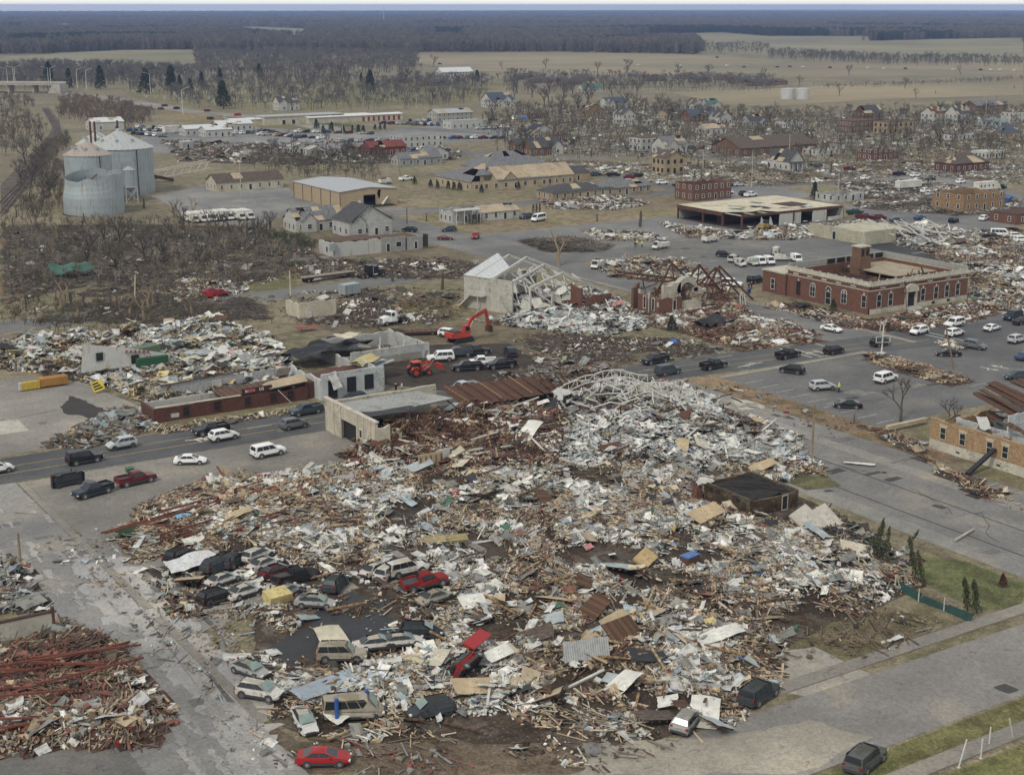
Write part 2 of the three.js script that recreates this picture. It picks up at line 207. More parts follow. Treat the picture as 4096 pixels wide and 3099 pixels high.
sheet('concrete_strip', rect(138.6, -196, 142, -112), .012, M([0.468, 0.448, 0.403], T.asphalt, .95));
sheet('parking_lot', jag(rect(171.6, -194.4, 209.4, -157), .3, 3), .016, M([0.254, 0.247, 0.24], T.asphalt, .95), 'grey parking lot between the streets');
sheet('intersection', [[211.28,-201.59],[235.59,-209.28],[274.93,-210.51],[206.3,-156.21],[206.43,-167.49],[208.51,-191.57]], .008, M([0.221, 0.218, 0.215], T.asphalt, .95));
ribbon('mid_street', [[-20, -309], [120, -311], [200, -317], [420, -316], [640, -318]], 11, .016, A_.street);
ribbon('far_street', [[433, -700], [433, -250]], 11, .016, A_.street); ribbon('far_street', [[350, -640], [347, -420], [330, -330]], 10, .012, A_.street);
ribbon('far_street', [[220, -420], [345, -413], [440, -402], [700, -395]], 10, .02, A_.street); ribbon('far_street', [[330, -540], [620, -500]], 9, .012, A_.street); ribbon('far_street', [[240, -600], [430, -560], [700, -540]], 9, .02, A_.street);
sheet('post_office_lot', rect(229, -310, 330, -263), .008, M([0.273, 0.27, 0.26], T.asphalt, .95)); sheet('fresh_parking_lot', [[306.13,-300.82],[315.17,-303.29],[319.09,-280.41],[316.25,-268],[304.74,-253.39],[298.34,-261.79],[303.21,-281.1]], .024, A_.dark);
sheet('warehouse_yard', jag([[219.99,-523.06],[225.81,-510.47],[217.1,-475.22],[213.96,-434.26],[234.35,-431.94],[235.72,-420.17],[207.8,-404.25],[195.73,-412.06],[195.28,-460.04]], .5, 4), .012, M([0.351, 0.345, 0.332], T.asphalt, .95));
sheet('gravel_yard', jag([[174.56,-502.79],[202.44,-525.61],[225.71,-501.94],[211.83,-456.39],[176.06,-415.47],[165.11,-434.29]], 1, 4), .008, M([0.39, 0.384, 0.364], T.asphalt, .95));
sheet('auto_lot', [[248.19,-730.29],[271.56,-782.92],[327.02,-765.53],[357.21,-692.33],[445.63,-740.36],[446.9,-687.86],[405.47,-628.39],[323.46,-622.53],[265.97,-620.31],[229.32,-656.8]], .012, M([0.364, 0.358, 0.345], T.asphalt, .95));
ribbon('highway', [[288.52,-1216.57],[332.13,-1165.6],[341.8,-1081.88],[342.1,-983.17],[342.36,-898.14],[359.12,-839.96],[358.54,-756.58],[346.49,-666.6]], 16, .04, A_.lotl); ribbon('highway', [[364.14,-793.16],[375.95,-745.3],[397.09,-708.92],[416.26,-654.06]], 10, .03, A_.street); ribbon('far_highway', [[507.55,-2023.94],[548.69,-1955.28],[558.76,-1691.78],[583.65,-1524.25],[730.05,-1443.53]], 16, .16, A_.lotl); ribbon('far_highway', [[829.53,-1500.13],[992.49,-1347.42],[1139.66,-1207.04],[1261.89,-991.33]], 12, .16, A_.street);
sheet('store_forecourt', jag(rect(205, -365, 330, -323), .5, 4), .008, M([0.312, 0.305, 0.293], T.asphalt, .95));
sheet('store_lot', [[361.27,-414.11],[380.64,-410.16],[375.46,-380.4],[349.58,-367.14],[339.16,-388.55]], .024, M([0.338, 0.325, 0.312], T.asphalt, .95)); sheet('store_lot', [[361.15,-352.57],[387.98,-342.26],[390.53,-313.25],[365.03,-281.79],[337.82,-278.25],[335.84,-311.95]], .008, M([0.286, 0.28, 0.273], T.asphalt, .95)); sheet('store_lot', [[432.74,-403.56],[466.73,-400.88],[438.25,-339.71],[407.67,-315.52],[393.28,-338.82],[406.02,-360.6]], .024, M([0.325, 0.319, 0.305], T.asphalt, .95));
sheet('west_lot', jag(rect(49.2, -203.4, 104, -142), .3, 3), .012, M([0.396, 0.369, 0.32], T.asphalt, .95), 'tan worn asphalt lot beside the fallen lumber');
sheet('concrete_yard', jag([[56.58,-264.58],[66.29,-264.29],[72.65,-260.17],[77.29,-229.2],[68.12,-215.99],[57.97,-218.16],[45.25,-216.63]], .4, 3), .008, M([0.481, 0.448, 0.39], T.asphalt, .95)); sheet('concrete_slab', [[52.32,-240.35],[57.09,-237.27],[56.95,-229.34],[49.68,-229.44]], .012, A_.paleconc); sheet('oil_stain', jag([[68.76,-247.16],[71.47,-232.97],[69,-223.1],[62.78,-227.13],[66.94,-230.88],[64.36,-237.58]], 1.2, 1), .012, M([0.07, 0.062, 0.055], T.asphalt, .95));
sheet('wet_tarmac', jag([[55.72,-133.14],[65.47,-139.96],[70.24,-142.49],[75.41,-137.5],[75.97,-130.09],[70.24,-127.21],[62.82,-127.86],[58.04,-125.69],[53.94,-124.58]], .8, 1.5), .02, A_.dark, 'dark bare asphalt among the crushed cars');
sheet('wet_tarmac', jag([[89.94,-161.02],[98.18,-156.77],[99.34,-150.64],[90.94,-151.95],[88.24,-156.79]], .8, 1.5), .016, M([0.1, 0.098, 0.1], T.asphalt, .9)); sheet('excavator_yard', jag([[117.63,-225.02],[124.87,-236.84],[140.07,-247.73],[154.67,-239.74],[149.1,-216.86],[139.13,-211.09],[124.88,-214.54]], .6, 2), .016, M([0.161, 0.144, 0.16], T.ground, 1));
sheet('concrete_drive', jag([[99.92,-103.42],[104.35,-101.91],[104.35,-94.03],[95.57,-93.87],[93.6,-96.34]], .35, 1.5), .012, M([0.611, 0.566, 0.481], T.asphalt, .95)); sheet('slab_floor', [[187.61,-171.27],[191.64,-164.98],[184.41,-162.55],[182.04,-166.54]], .012, A_.paleconc); sheet('slab_floor', [[162.99,-182.45],[167.6,-180.55],[164.52,-175.44],[160.15,-176.89]], .012, A_.paleconc);
sheet('silt_bank', jag([[67.55,-94.23],[73.28,-97.9],[83.16,-92.55],[92.28,-89.86],[95.39,-84.62],[86.7,-84.14],[83.27,-84.05]], 1, 1.5), .02, M([0.593, 0.538, 0.437], T.asphalt, 1)); sheet('mud', jag([[44.32,-109.28],[48.29,-122.88],[49.68,-113.19],[58.98,-107.16],[72,-99.77],[67.89,-94.01]], 1, 1.5), .008, M([0.414, 0.368, 0.377], T.ground, 1));
const patchD = [M([.52, .5, .47], T.asphalt, 1), M([.6, .58, .545], T.asphalt, 1)];
// dust driven over the side street, in ragged tongues
for (const [P, m] of [[[[46.57,-174.76],[50.63,-167.41],[52.28,-145.44],[51.82,-126.57],[47.05,-107.51],[43.64,-109.72],[44.52,-125.32],[44.63,-143.1],[44.79,-163.19]], A_.dust], [[[44.41,-192.71],[48.57,-185.66],[48.5,-169.72],[46.11,-171.27],[44.05,-182.33]], M([0.416, 0.397, 0.377], T.asphalt, 1)], [[[47.54,-141.22],[49.94,-132.88],[48.28,-120.6],[46.41,-122.94]], M([0.65, 0.617, 0.572], T.asphalt, 1)], [[[51.99,-162.9],[55.66,-152.76],[53.26,-134.73],[51.88,-147.22]], M([0.455, 0.429, 0.39], T.asphalt, 1)]]) sheet('dust_drift', jag(P, 2.8, .8, 7), .024 + .004 * (used.dust_drift || 0), m);
reseed(23); for (let i = 0; i < 90; i++) { const t = R(0, 1), x = 43.5 + R(-5.8, 4.6), z = -196 + t * 92, w = R(.25, 1.1), d = R(2, 9) * (.4 + t); sheet('dust_patch', jag(rect(x - w / 2, z - d / 2, x + w / 2, z + d / 2), .7, .45, i), .045 + .001 * (i % 12), pick([A_.dust, patchD[0], patchD[1]])); }
sheet('west_yard', jag(rect(-20, -128, 36, -40), .5, 3), .012, M([.3, .285, .26], T.asphalt, .95));
// kerbs and pavements
for (const P of [rect(48.15, -203.2, 49.1, -150), rect(48.15, -147, 49.1, -118), rect(171.6, -196.2, 209, -194.6), rect(88, -97.6, 190, -95.7), rect(78, -79.2, 190, -77.2), rect(222.7, -196, 224.2, -268), rect(207.8, -300, 209.3, -215)]) kerbed('pavement', P, .13, A_.conc);
// painted markings
const mk = { y: M([.5, .36, .1], T.stain, .8), w: M([.62, .62, .58], T.stain, .8) }; let my = .024;
const line = (L, w, m) => { ribbon('road_marking', L, w, my + .003 * (rnd() > .5 ? 1 : 0), m); };
line(main.slice(0, 4).map(p => [p[0], p[1] + 1.7]), .18, mk.y); line(main.slice(0, 4).map(p => [p[0], p[1] - 1.7]), .14, mk.y);
for (const [x, z, w, d] of [[88.5, -211.3, 4.2, .16], [197, -202.5, .35, 9], [199, -202.3, .35, 9], [206, -204.5, .35, 7], [201.5, -200, .5, 4.4], [231, -197, .35, 10], [233, -196.8, .35, 10]]) sheet('road_marking', rect(x - w / 2, z - d / 2, x + w / 2, z + d / 2), .028, mk.w);
const arrow = (x, z, a, s = 1) => { const b = B(), f = (u, v) => [x + (u * cos(a) - v * sin(a)) * s, .03, z + (u * sin(a) + v * cos(a)) * s]; b.quad(f(-2, -.15), f(.6, -.15), f(.6, .15), f(-2, .15)); b.tri(f(.6, -.6), f(2, 0), f(.6, .6)); b.quad(f(-.6, .15), f(.1, 1.1), f(.4, 1.1), f(-.2, .15)); structure('road_marking', b, mk.w); };
arrow(181.77,-199.98, -.1); arrow(200.45,-197.7, -.1); arrow(184.22,-200.14, PI); arrow(199.86,-200.87, PI); arrow(77.81,-209.72, .35, 1.1); arrow(79.09,-210.09, PI + .1, 1.1); arrow(218.38,-173.25, 1.4); arrow(220.99,-173.27, -1.7);
for (let i = 0; i < 9; i++) sheet('road_marking', rect(262 + i * 2.7, -291, 262.12 + i * 2.7, -286), .029, mk.w);
// repairs, cracks and tyre scuffs in the tarmac
reseed(17); const patchM = [M([.1, .1, .1], T.asphalt, .95), M([.3, .29, .27], T.asphalt, .95), M([.4, .38, .33], T.asphalt, .95)];
for (const [x0, z0, x1, z1, n] of [[141, -198, 164, -98, 22], [174, -192, 207, -160, 12], [52, -202, 90, -160, 12], [-10, -214, 200, -207, 10], [232, -308, 325, -266, 12], [85, -94, 180, -84, 8], [150, -320, 420, -312, 12], [30, -240, 70, -220, 5], [38, -200, 47, -120, 8], [212, -300, 221, -215, 6]]) for (let i = 0; i < n; i++) { const x = R(x0, x1), z = R(z0, z1), w = R(.8, 4.5), d = R(.5, 2.2); sheet('tarmac_patch', jag(rect(x - w / 2, z - d / 2, x + w / 2, z + d / 2), .35, .7, i), .032 + .002 * (i % 4), pick(patchM)); if (i % 2) { const L = [[x, z]]; let a = R(0, 6.3); for (let k = 0; k < 9; k++) { a += R(-.5, .5); L.push([L[k][0] + cos(a) * 1.3, L[k][1] + sin(a) * 1.3]); } if (L[9][0] > x0 && L[9][0] < x1 && L[9][1] > z0 && L[9][1] < z1) ribbon('tarmac_crack', L, .09, .042, patchM[0]); } }
for (let i = 0; i < 9; i++) { const z = -190 + i * 3.9; sheet('road_marking', rect(205.2, z, 209, z + .13), .03, mk.w); sheet('road_marking', rect(173, z, 177.4, z + .13), .03, mk.w); }
for (const [x, z] of [[147, -170], [155, -140], [120, -209], [216, -240], [44, -170]]) { const g = B().cone([x, .02, z], [x, .045, z], .42, .42, 14); structure('manhole_cover', g, m_.rustd); }
// rails
for (const L of [[[269.16,-975.98],[244.62,-870.61],[225.37,-794.98],[205.29,-733.54],[180.27,-663.48],[144.02,-563.47],[124.42,-513.02]], [[270.17,-975.32],[245.75,-869.87],[226.62,-794.17],[206.63,-732.67],[180.67,-658.38],[145.77,-562.33],[117.06,-483.98]]]) for (const s of [-.75, .75]) { const b = B(); for (let i = 1; i < L.length; i++) { const dx = L[i][0] - L[i - 1][0], dz = L[i][1] - L[i - 1][1], l = hyp(dx, dz), ox = -dz / l * s, oz = dx / l * s; b.bar([L[i - 1][0] + ox, .12, L[i - 1][1] + oz], [L[i][0] + ox, .12, L[i][1] + oz], .16, .18); } structure('railway_rail', b, m_.rustd); }

// ---------- building kit ----------
// every building: a group at the centre of its base; w along x, d along z
function wallTop(b, x0, z0, x1, z1, h, th, rag = 0, s = 1, y0 = 0) { // wall between two points with a broken top edge
  const L = hyp(x1 - x0, z1 - z0), n = Math.max(1, Math.round(L / (rag ? 1.1 : L))), nx = -(z1 - z0) / L * th / 2, nz = (x1 - x0) / L * th / 2;
  const hh = i => h - (rag ? rag * Math.pow(fbm(i * .55 + s * 7.3, s * 3.1, 5), 1.5) * 1.6 : 0);
  for (let i = 0; i < n; i++) { const a = i / n, c = (i + 1) / n, ax = x0 + (x1 - x0) * a, az = z0 + (z1 - z0) * a, cx = x0 + (x1 - x0) * c, cz = z0 + (z1 - z0) * c, ha = Math.max(y0 + .15, hh(i)), hc = Math.max(y0 + .15, hh(i + 1)); b.hexa([[ax + nx, y0, az + nz], [cx + nx, y0, cz + nz], [cx - nx, y0, cz - nz], [ax - nx, y0, az - nz], [ax + nx, ha, az + nz], [cx + nx, hc, cz + nz], [cx - nx, hc, cz - nz], [ax - nx, ha, az - nz]]); }
  return b;
}
function winOn(t, face, w, d, u, y, ww, wh, o = {}) { // window or door proud of a wall: face W (x = -w/2), S (z = +d/2), E, N
  const e = o.e || 0, P = (a, yy, q) => face === 'S' ? [a, yy, d / 2 + q + e] : face === 'N' ? [a, yy, -d / 2 - q - e] : face === 'W' ? [-w / 2 - q - e, yy, a] : [w / 2 + q + e, yy, a];
  const f = B(), k = o.k || .11, bx = (a0, a1, y0, y1, q0, q1) => f.hexa([P(a0, y0, q1), P(a1, y0, q1), P(a1, y0, q0), P(a0, y0, q0), P(a0, y1, q1), P(a1, y1, q1), P(a1, y1, q0), P(a0, y1, q0)]);
  bx(u - ww / 2 - k, u - ww / 2, y - k, y + wh + k, .005, .09); bx(u + ww / 2, u + ww / 2 + k, y - k, y + wh + k, .005, .09); bx(u - ww / 2, u + ww / 2, y + wh, y + wh + k, .005, .09); bx(u - ww / 2, u + ww / 2, y - k, y, .005, .12); if (o.rail) bx(u - ww / 2, u + ww / 2, y + wh * .5 - .04, y + wh * .5 + .04, .03, .07); if (o.mull) bx(u - .04, u + .04, y, y + wh, .03, .07);
  const m = mesh(o.name || 'window', f, o.frame || m_.white, t); mesh('pane', B().quad(P(u - ww / 2, y, .02), P(u + ww / 2, y, .02), P(u + ww / 2, y + wh, .02), P(u - ww / 2, y + wh, .02)), o.pane || m_.glass, m); return m;
}
function slope(top, deck, a, b_, c, d_, nx, ny, miss) { // roof plane a b (eave) c d (ridge), in panels, some torn off
  const L = (p, q, t) => [p[0] + (q[0] - p[0]) * t, p[1] + (q[1] - p[1]) * t, p[2] + (q[2] - p[2]) * t], at = (u, v, k) => { const e = L(a, b_, u), r = L(d_, c, u), q = L(e, r, v); q[1] += k; return q; };
  for (let i = 0; i < nx; i++) for (let j = 0; j < ny; j++) { const u0 = i / nx, u1 = (i + 1) / nx, v0 = j / ny, v1 = (j + 1) / ny, r = miss && vn(i * .7 + a[0], j * .8 + a[2], 3); if (!miss || r > miss) top.quad(at(u0, v0, .08), at(u1, v0, .08), at(u1, v1, .08), at(u0, v1, .08)); if (deck && (!miss || r > miss * .55)) deck.quad(at(u0, v0, 0), at(u1, v0, 0), at(u1, v1, 0), at(u0, v1, 0)); }
}
function house(x, z, w, d, h, roof, wm, rm, label, o = {}) { // x, z: south-west corner
  const t = thing(o.name || 'house', label, o.cat || 'house', x + w / 2, 0, z - d / 2, o.ry || 0, o.group), rh = o.rh ?? Math.min(w, d) * .38, ov = .45, n = o.rag ?? 0, wb = B();
  const c = [[-w / 2, d / 2, w / 2, d / 2], [w / 2, d / 2, w / 2, -d / 2], [w / 2, -d / 2, -w / 2, -d / 2], [-w / 2, -d / 2, -w / 2, d / 2]];
  c.forEach((q, i) => wallTop(wb, ...q, h, .3, roof === 'none' ? (n || h * .45) : 0, x + i));
  const tb = B(), db = B(), X = w / 2 + ov, Z = d / 2 + ov, miss = o.miss ?? (h < 7 && !o.group ? .26 : 0);
  if (roof === 'gx') { for (const s of [-1, 1]) { wb.tri([s * w / 2, h, -d / 2], [s * w / 2, h, d / 2], [s * w / 2, h + rh, 0]); slope(tb, db, [-X, h - .15, s * Z], [X, h - .15, s * Z], [X, h + rh, 0], [-X, h + rh, 0], 7, 3, miss); } }
  else if (roof === 'gz') { for (const s of [-1, 1]) { wb.tri([-w / 2, h, s * d / 2], [w / 2, h, s * d / 2], [0, h + rh, s * d / 2]); slope(tb, db, [s * X, h - .15, -Z], [s * X, h - .15, Z], [0, h + rh, Z], [0, h + rh, -Z], 7, 3, miss); } }
  else if (roof === 'hip') { const l = Math.max(0, (w - d) / 2), m = Math.max(0, (d - w) / 2), p = [-l, h + rh, -m], q = [l, h + rh, m], lw = w >= d; const A = lw ? [-l, h + rh, 0] : [0, h + rh, -m], D = lw ? [l, h + rh, 0] : [0, h + rh, m]; const sw = [-X, h - .1, Z], se = [X, h - .1, Z], ne = [X, h - .1, -Z], nw = [-X, h - .1, -Z]; if (lw) { slope(tb, db, sw, se, D, A, 6, 3, miss); slope(tb, db, ne, nw, A, D, 6, 3, miss); slope(tb, db, nw, sw, A, A, 4, 3, miss); slope(tb, db, se, ne, D, D, 4, 3, 0); } else { slope(tb, db, nw, sw, D, A, 6, 3, miss); slope(tb, db, se, ne, A, D, 6, 3, miss); slope(tb, db, sw, se, D, D, 4, 3, miss); slope(tb, db, ne, nw, A, A, 4, 3, 0); } }
  else if (roof === 'flat') tb.slab(-X + .3, -Z + .3, X - .3, Z - .3, h, h + .25);
  mesh('wall', wb, wm, t); if (tb.p.length) { const r = mesh('roof', tb, rm, t); if (db.p.length && miss) mesh('roof_deck', db, m_.ply, r); if (o.chim) mesh('chimney', B().box(o.chim[0], h * .7, o.chim[1], .9, rh + h * .3 + .9, .9), m_.brickd, r); }
  if (roof === 'none') { const f = mesh('floor', B().slab(-w / 2 + .2, -d / 2 + .2, w / 2 - .2, d / 2 - .2, .05, .3), m_.soil, t); for (let i = 0; i < 5; i++) mesh('rafter', B().bar([R(-w / 2, w / 2), R(.6, h), R(-d / 2, d / 2)], [R(-w / 2, w / 2), R(.4, h * .9), R(-d / 2, d / 2)], .22), m_.timberd, t); }
  const st = o.st || (h > 4.6 ? 2 : 1), wo = { frame: o.frame, rail: 1, pane: o.pane };
  for (const [face, L] of [['W', d], ['S', w]]) for (let s = 0; s < st; s++) { const k = Math.max(1, Math.round(L / (o.sp || 3.2))); for (let i = 0; i < k; i++) { const u = -L / 2 + L * (i + .5) / k; if (face === 'S' && s === 0 && i === (k >> 1)) winOn(t, face, w, d, u, .1, 1, 2.05, { name: 'door', frame: o.frame, e: .15 }); else winOn(t, face, w, d, u, s * h / st + .95, o.ww || 1, Math.min(1.35, h / st - 1.35), { ...wo, e: .15 }); } }
  if (o.porch) { mesh('porch_roof', B().hexa([[-w / 2, h - .5, d / 2 + 2.2], [w / 2, h - .5, d / 2 + 2.2], [w / 2, h - .5, d / 2 + .1], [-w / 2, h - .5, d / 2 + .1], [-w / 2, h - .35, d / 2 + 2.2], [w / 2, h - .35, d / 2 + 2.2], [w / 2, h, d / 2 + .1], [-w / 2, h, d / 2 + .1]]), rm, t); for (let i = 0; i < 4; i++) mesh('porch_post', B().box(-w / 2 + .2 + i * (w - .4) / 3, 0, d / 2 + 2, .18, h - .5, .18), m_.white, t); }
  if (o.gable) { const g = B(), gw = o.gable[1], gx = o.gable[0], gh = gw * .45; g.tri([gx - gw / 2, h, d / 2 + .7], [gx + gw / 2, h, d / 2 + .7], [gx, h + gh, d / 2 + .7]).quad([gx - gw / 2, 0, d / 2 + .7], [gx + gw / 2, 0, d / 2 + .7], [gx + gw / 2, h, d / 2 + .7], [gx - gw / 2, h, d / 2 + .7]).quad([gx - gw / 2, 0, d / 2], [gx - gw / 2, 0, d / 2 + .7], [gx - gw / 2, h, d / 2 + .7], [gx - gw / 2, h, d / 2]); const q = mesh('gable_bay', g, o.gm || wm, t); mesh('gable_roof', B().quad([gx - gw / 2 - .3, h - .15, d / 2 + 1], [gx, h + gh + .05, d / 2 + 1], [gx, h + gh + .05, 0], [gx - gw / 2 - .3, h - .15, 0]).quad([gx + gw / 2 + .3, h - .15, d / 2 + 1], [gx, h + gh + .05, d / 2 + 1], [gx, h + gh + .05, 0], [gx + gw / 2 + .3, h - .15, 0]), rm, q); winOn(t, 'S', w, d, gx, 1, 1.3, 1.3, { e: .7, rail: 1 }); }
  return t;
}
reseed(5);
const wt = M([.62, .62, .6], T.streak, .85), gy = M([.36, .38, .39], T.stain, .9), gy2 = M([.5, .52, .53], T.stain, .9), tn = M([.42, .34, .23], T.stain, .9), lb = M([.45, .55, .6], T.stain, .9), bl = M([.09, .12, .17], T.shingle, .8), gnr = M([.1, .22, .19], T.shingle, .8), rd = M([.2, .05, .04], T.stain, .9);
for (const [x, z, w, d, h, r, wm, rm, l, o] of [
  [527.69,-730.74, 12, 9, 4.2, 'gz', m_.tanbrick, m_.shingleb, 'tan brick gabled house with bare plywood on its roof', { miss: .5, gable: [3, 4] }],
  [576.99,-776.53, 16, 9, 4, 'gx', wt, bl, 'white house with a dark blue roof and broken peak', { miss: .2, gable: [-4, 5] }], [509.26,-670.66, 9, 9, 5.5, 'gz', wt, m_.shingle, 'tall white gabled house beside a roofless white one', { st: 2 }], [512.49,-660.72, 12, 8, 3.4, 'none', wt, wt, 'low white roofless house in the flattened block'], [554.67,-686.71, 18, 9, 3.4, 'gx', tn, m_.shingleb, 'long tan house with an open carport', { porch: 1, rh: 2 }], [554.75,-665.5, 20, 9, 3.4, 'gx', m_.brick, bl, 'brick house with a blue grey roof', { gable: [6, 5], gm: wt }], [555.73,-640.55, 9, 8, 4.2, 'gz', wt, m_.shingle, 'white gabled cottage with a brick chimney', { chim: [3, 2], miss: .3 }], [558.81,-619.14, 11, 8, 3.4, 'gx', gy, m_.shingle, 'grey cottage with a white gable', { gable: [4, 4], gm: wt }], [618.38,-739.4, 9, 8, 4.4, 'gz', gy2, m_.shingleb, 'pale house with a steep brown roof beside the field'], [625.89,-734.53, 10, 8, 4, 'gx', wt, gnr, 'white house with a green metal roof', { gable: [3, 4] }], [505.04,-593.17, 14, 8, 3.2, 'gx', wt, m_.ply, 'white house crushed to bare plywood roof', { miss: .45, rh: 2 }], [421.27,-540.27, 15, 9, 6, 'flat', gy2, m_.rust, 'grey two storey box house with a peeled roof', { st: 2, ww: 1.3 }], [422.25,-524.1, 13, 9, 4.2, 'gx', wt, m_.shinglel, 'white gabled house with a damaged corner', { gable: [-2, 5], miss: .3 }],
  [370.37,-459.37, 10, 8, 6.6, 'gz', tn, m_.shingleb, 'tan stone two storey house with blown out windows', { st: 2, miss: .3, rh: 2.6, frame: m_.rustd }], [367.11,-549.79, 17, 10, 3.6, 'gx', m_.brownbrick, m_.shingle, 'brick bungalow with grey roof and white front gables', { gable: [5, 6], gm: wt, rh: 4 }], [416.97,-605.44, 8, 7, 5, 'none', m_.brick, wt, 'brick house reduced to its lower walls'], [412.38,-617.64, 14, 8, 3.4, 'gz', wt, m_.membrane, 'white house under a black tarpaulin roof', { rh: 4 }], [487.21,-734.75, 15, 8, 3.2, 'none', m_.brick, wt, 'low red brick house without a roof'], [677.27,-941.98, 18, 9, 3, 'gx', wt, gnr, 'white hall with a faded teal roof', { rh: 3 }], [372.73,-571.72, 9, 6, 3.2, 'gx', m_.brick, m_.shingle, 'small brick garage with a torn roof', { miss: .3 }],
  [569.5,-600.93, 12, 9, 4.8, 'none', wt, wt, 'white two storey shell beside the chapel'], [639.53,-610.57, 15, 9, 5, 'gx', m_.brickd, m_.shingle, 'dark brick gabled house torn open', { st: 2, miss: .35, rh: 4 }], [577.34,-559.96, 18, 10, 6, 'flat', m_.brownbrick, m_.rust, 'brown brick two storey apartment house with white window frames', { st: 2, sp: 2.8 }], [586.92,-543.49, 19, 10, 6, 'flat', tn, m_.rust, 'tan brick two storey apartment house with an arched doorway', { st: 2, sp: 4, frame: m_.rustd }], [659.63,-577.21, 12, 9, 6, 'gx', wt, m_.rust, 'white two storey house with a rusty stripped roof', { st: 2, miss: .4 }], [668.49,-567.5, 12, 9, 6, 'gx', wt, m_.shingle, 'white barn shaped house with a burnt dark roof', { st: 2, miss: .4, rh: 4.5 }], [671.59,-546.08, 14, 9, 4.6, 'none', lb, wt, 'pale blue house without a roof', { rag: 1 }], [700.86,-554.5, 14, 9, 6.4, 'none', wt, wt, 'white two storey house without a roof', { rag: 1.2, st: 2 }], [764.74,-634.43, 30, 11, 3.4, 'gx', m_.brownbrick, m_.shinglel, 'long grey roofed brick school wing', { rh: 3 }], [585.97,-498.99, 16, 9, 3.4, 'none', wt, wt, 'low white house broken open to the street', { rag: 1 }], [526.41,-429.59, 12, 8, 3, 'flat', wt, wt, 'low white house with a row of porch windows', { sp: 2 }], [473.29,-400.63, 20, 11, 3.6, 'hip', m_.brickd, m_.shingleb, 'brick house with a peeling brown hip roof', { miss: .4, rh: 3.4 }], [480.19,-452.47, 16, 9, 5, 'none', m_.brick, wt, 'brick house with a tan collapsed porch roof', { rag: 2.5 }], [474.3,-480.34, 14, 9, 4, 'none', wt, wt, 'white house smashed into heaps behind the chapel', { rag: 3 }], [615.83,-492.09, 14, 9, 3, 'hip', tn, bl, 'small house with a pale blue roof under bare trees'],
  [420.35,-441.02, 8, 13, 3.8, 'gz', wt, m_.shingle, 'small white chapel with a pillared porch', { porch: 1, name: 'chapel', cat: 'chapel', rh: 4.4 }],
  [392.59,-880.6, 14, 10, 5, 'gx', wt, m_.shingle, 'white farmhouse beside the cemetery', { gable: [-4, 5] }], [411.47,-695.92, 20, 9, 4.2, 'flat', wt, gy, 'white flat roofed shop at the car lot', { sp: 4 }], [429.68,-742.4, 24, 12, 5, 'gx', m_.block, m_.gmetal, 'grey block workshop with a torn metal roof', { miss: .4, rh: 2 }], [335.22,-612.16, 22, 12, 5.5, 'none', wt, wt, 'white burnt shop with a fallen arched roof', { rag: 2.4 }], [305.14,-587.47, 18, 9, 4, 'gx', rd, rd, 'red barn behind the thicket', { rh: 2.4 }], [317.86,-557.65, 10, 8, 3.4, 'gz', wt, m_.shinglel, 'white gabled cottage behind the office roofs', { rh: 3 }], [295.9,-542.67, 20, 8, 3.2, 'gx', gy, m_.shinglel, 'low grey roofed house beside the office', { rh: 2.2 }], [280.56,-615.91, 8, 6, 3.4, 'gz', wt, wt, 'small white shed in the brush', { rh: 1.4 }], [282.21,-602.33, 8, 6, 3, 'gz', wt, m_.block, 'small white garage in the brush', { rh: 1.4 }], [701.73,-1202.8, 34, 14, 5, 'gx', wt, m_.wmetal, 'long white hall with a pale metal roof', { rh: 4 }], [520.41,-829.01, 18, 12, 5, 'gx', wt, bl, 'white house with a dark roof and two gables', { gable: [4, 6] }],
  [273.72,-733.07, 22, 9, 3.6, 'gx', wt, m_.wmetal, 'white metal roofed sales office', { rh: 1.6 }], [279.7,-719.44, 14, 10, 3.8, 'gx', wt, m_.wmetal, 'white metal shed at the car lot', { rh: 1.6 }], [298.66,-751.01, 20, 9, 3.6, 'gx', wt, m_.wmetal, 'long white metal roofed showroom', { rh: 1.8 }], [247.33,-666.37, 5, 5, 3.2, 'flat', gy, wt, 'small white topped kiosk', { sp: 5 }], [243.39,-790.37, 17, 12, 4.6, 'gx', wt, m_.wmetal, 'pale metal shed behind the grain bins', { rh: 2, sp: 8 }],
  [198.52,-503.01, 26, 10, 3.4, 'gx', m_.cream, m_.shingleb, 'cream block house with a brown roof beside the buses', { rh: 2.6, sp: 4, ww: .7 }],
]) house(x, z, w, d, h, r, wm, rm, l, o);
// far ranch houses along the field, alike
reseed(9); for (const [x, z, k] of [[742.29,-1134.83, 0], [716.8,-1073.89, 1], [746.45,-1092.47, 2], [721.36,-1034.9, 0], [767.12,-1079.08, 1], [615.27,-1139.68, 1], [648.31,-1156.05, 2], [618.85,-1083.91, 0], [848.3,-1107.83, 2], [820.49,-1044.5, 0], [876.82,-1068.25, 1], [844.58,-1009.77, 0], [906.2,-1070.31, 2], [884.7,-1022.48, 1], [864.73,-978.05, 0], [915.92,-1022.33, 2], [846.12,-936.66, 0], [870.14,-938.5, 1]]) house(x, z, R(16, 22), 9, 3, k === 1 ? 'hip' : 'gx', [m_.brickd, m_.brownbrick, tn][k], [m_.shingle, m_.shingleb, m_.shinglel][k], ['dark brick', 'brown brick', 'tan'][k] + ' ranch house by the open field', { rh: 2.2, group: ['dark brick', 'brown brick', 'tan'][k] + ' ranch houses by the field' });
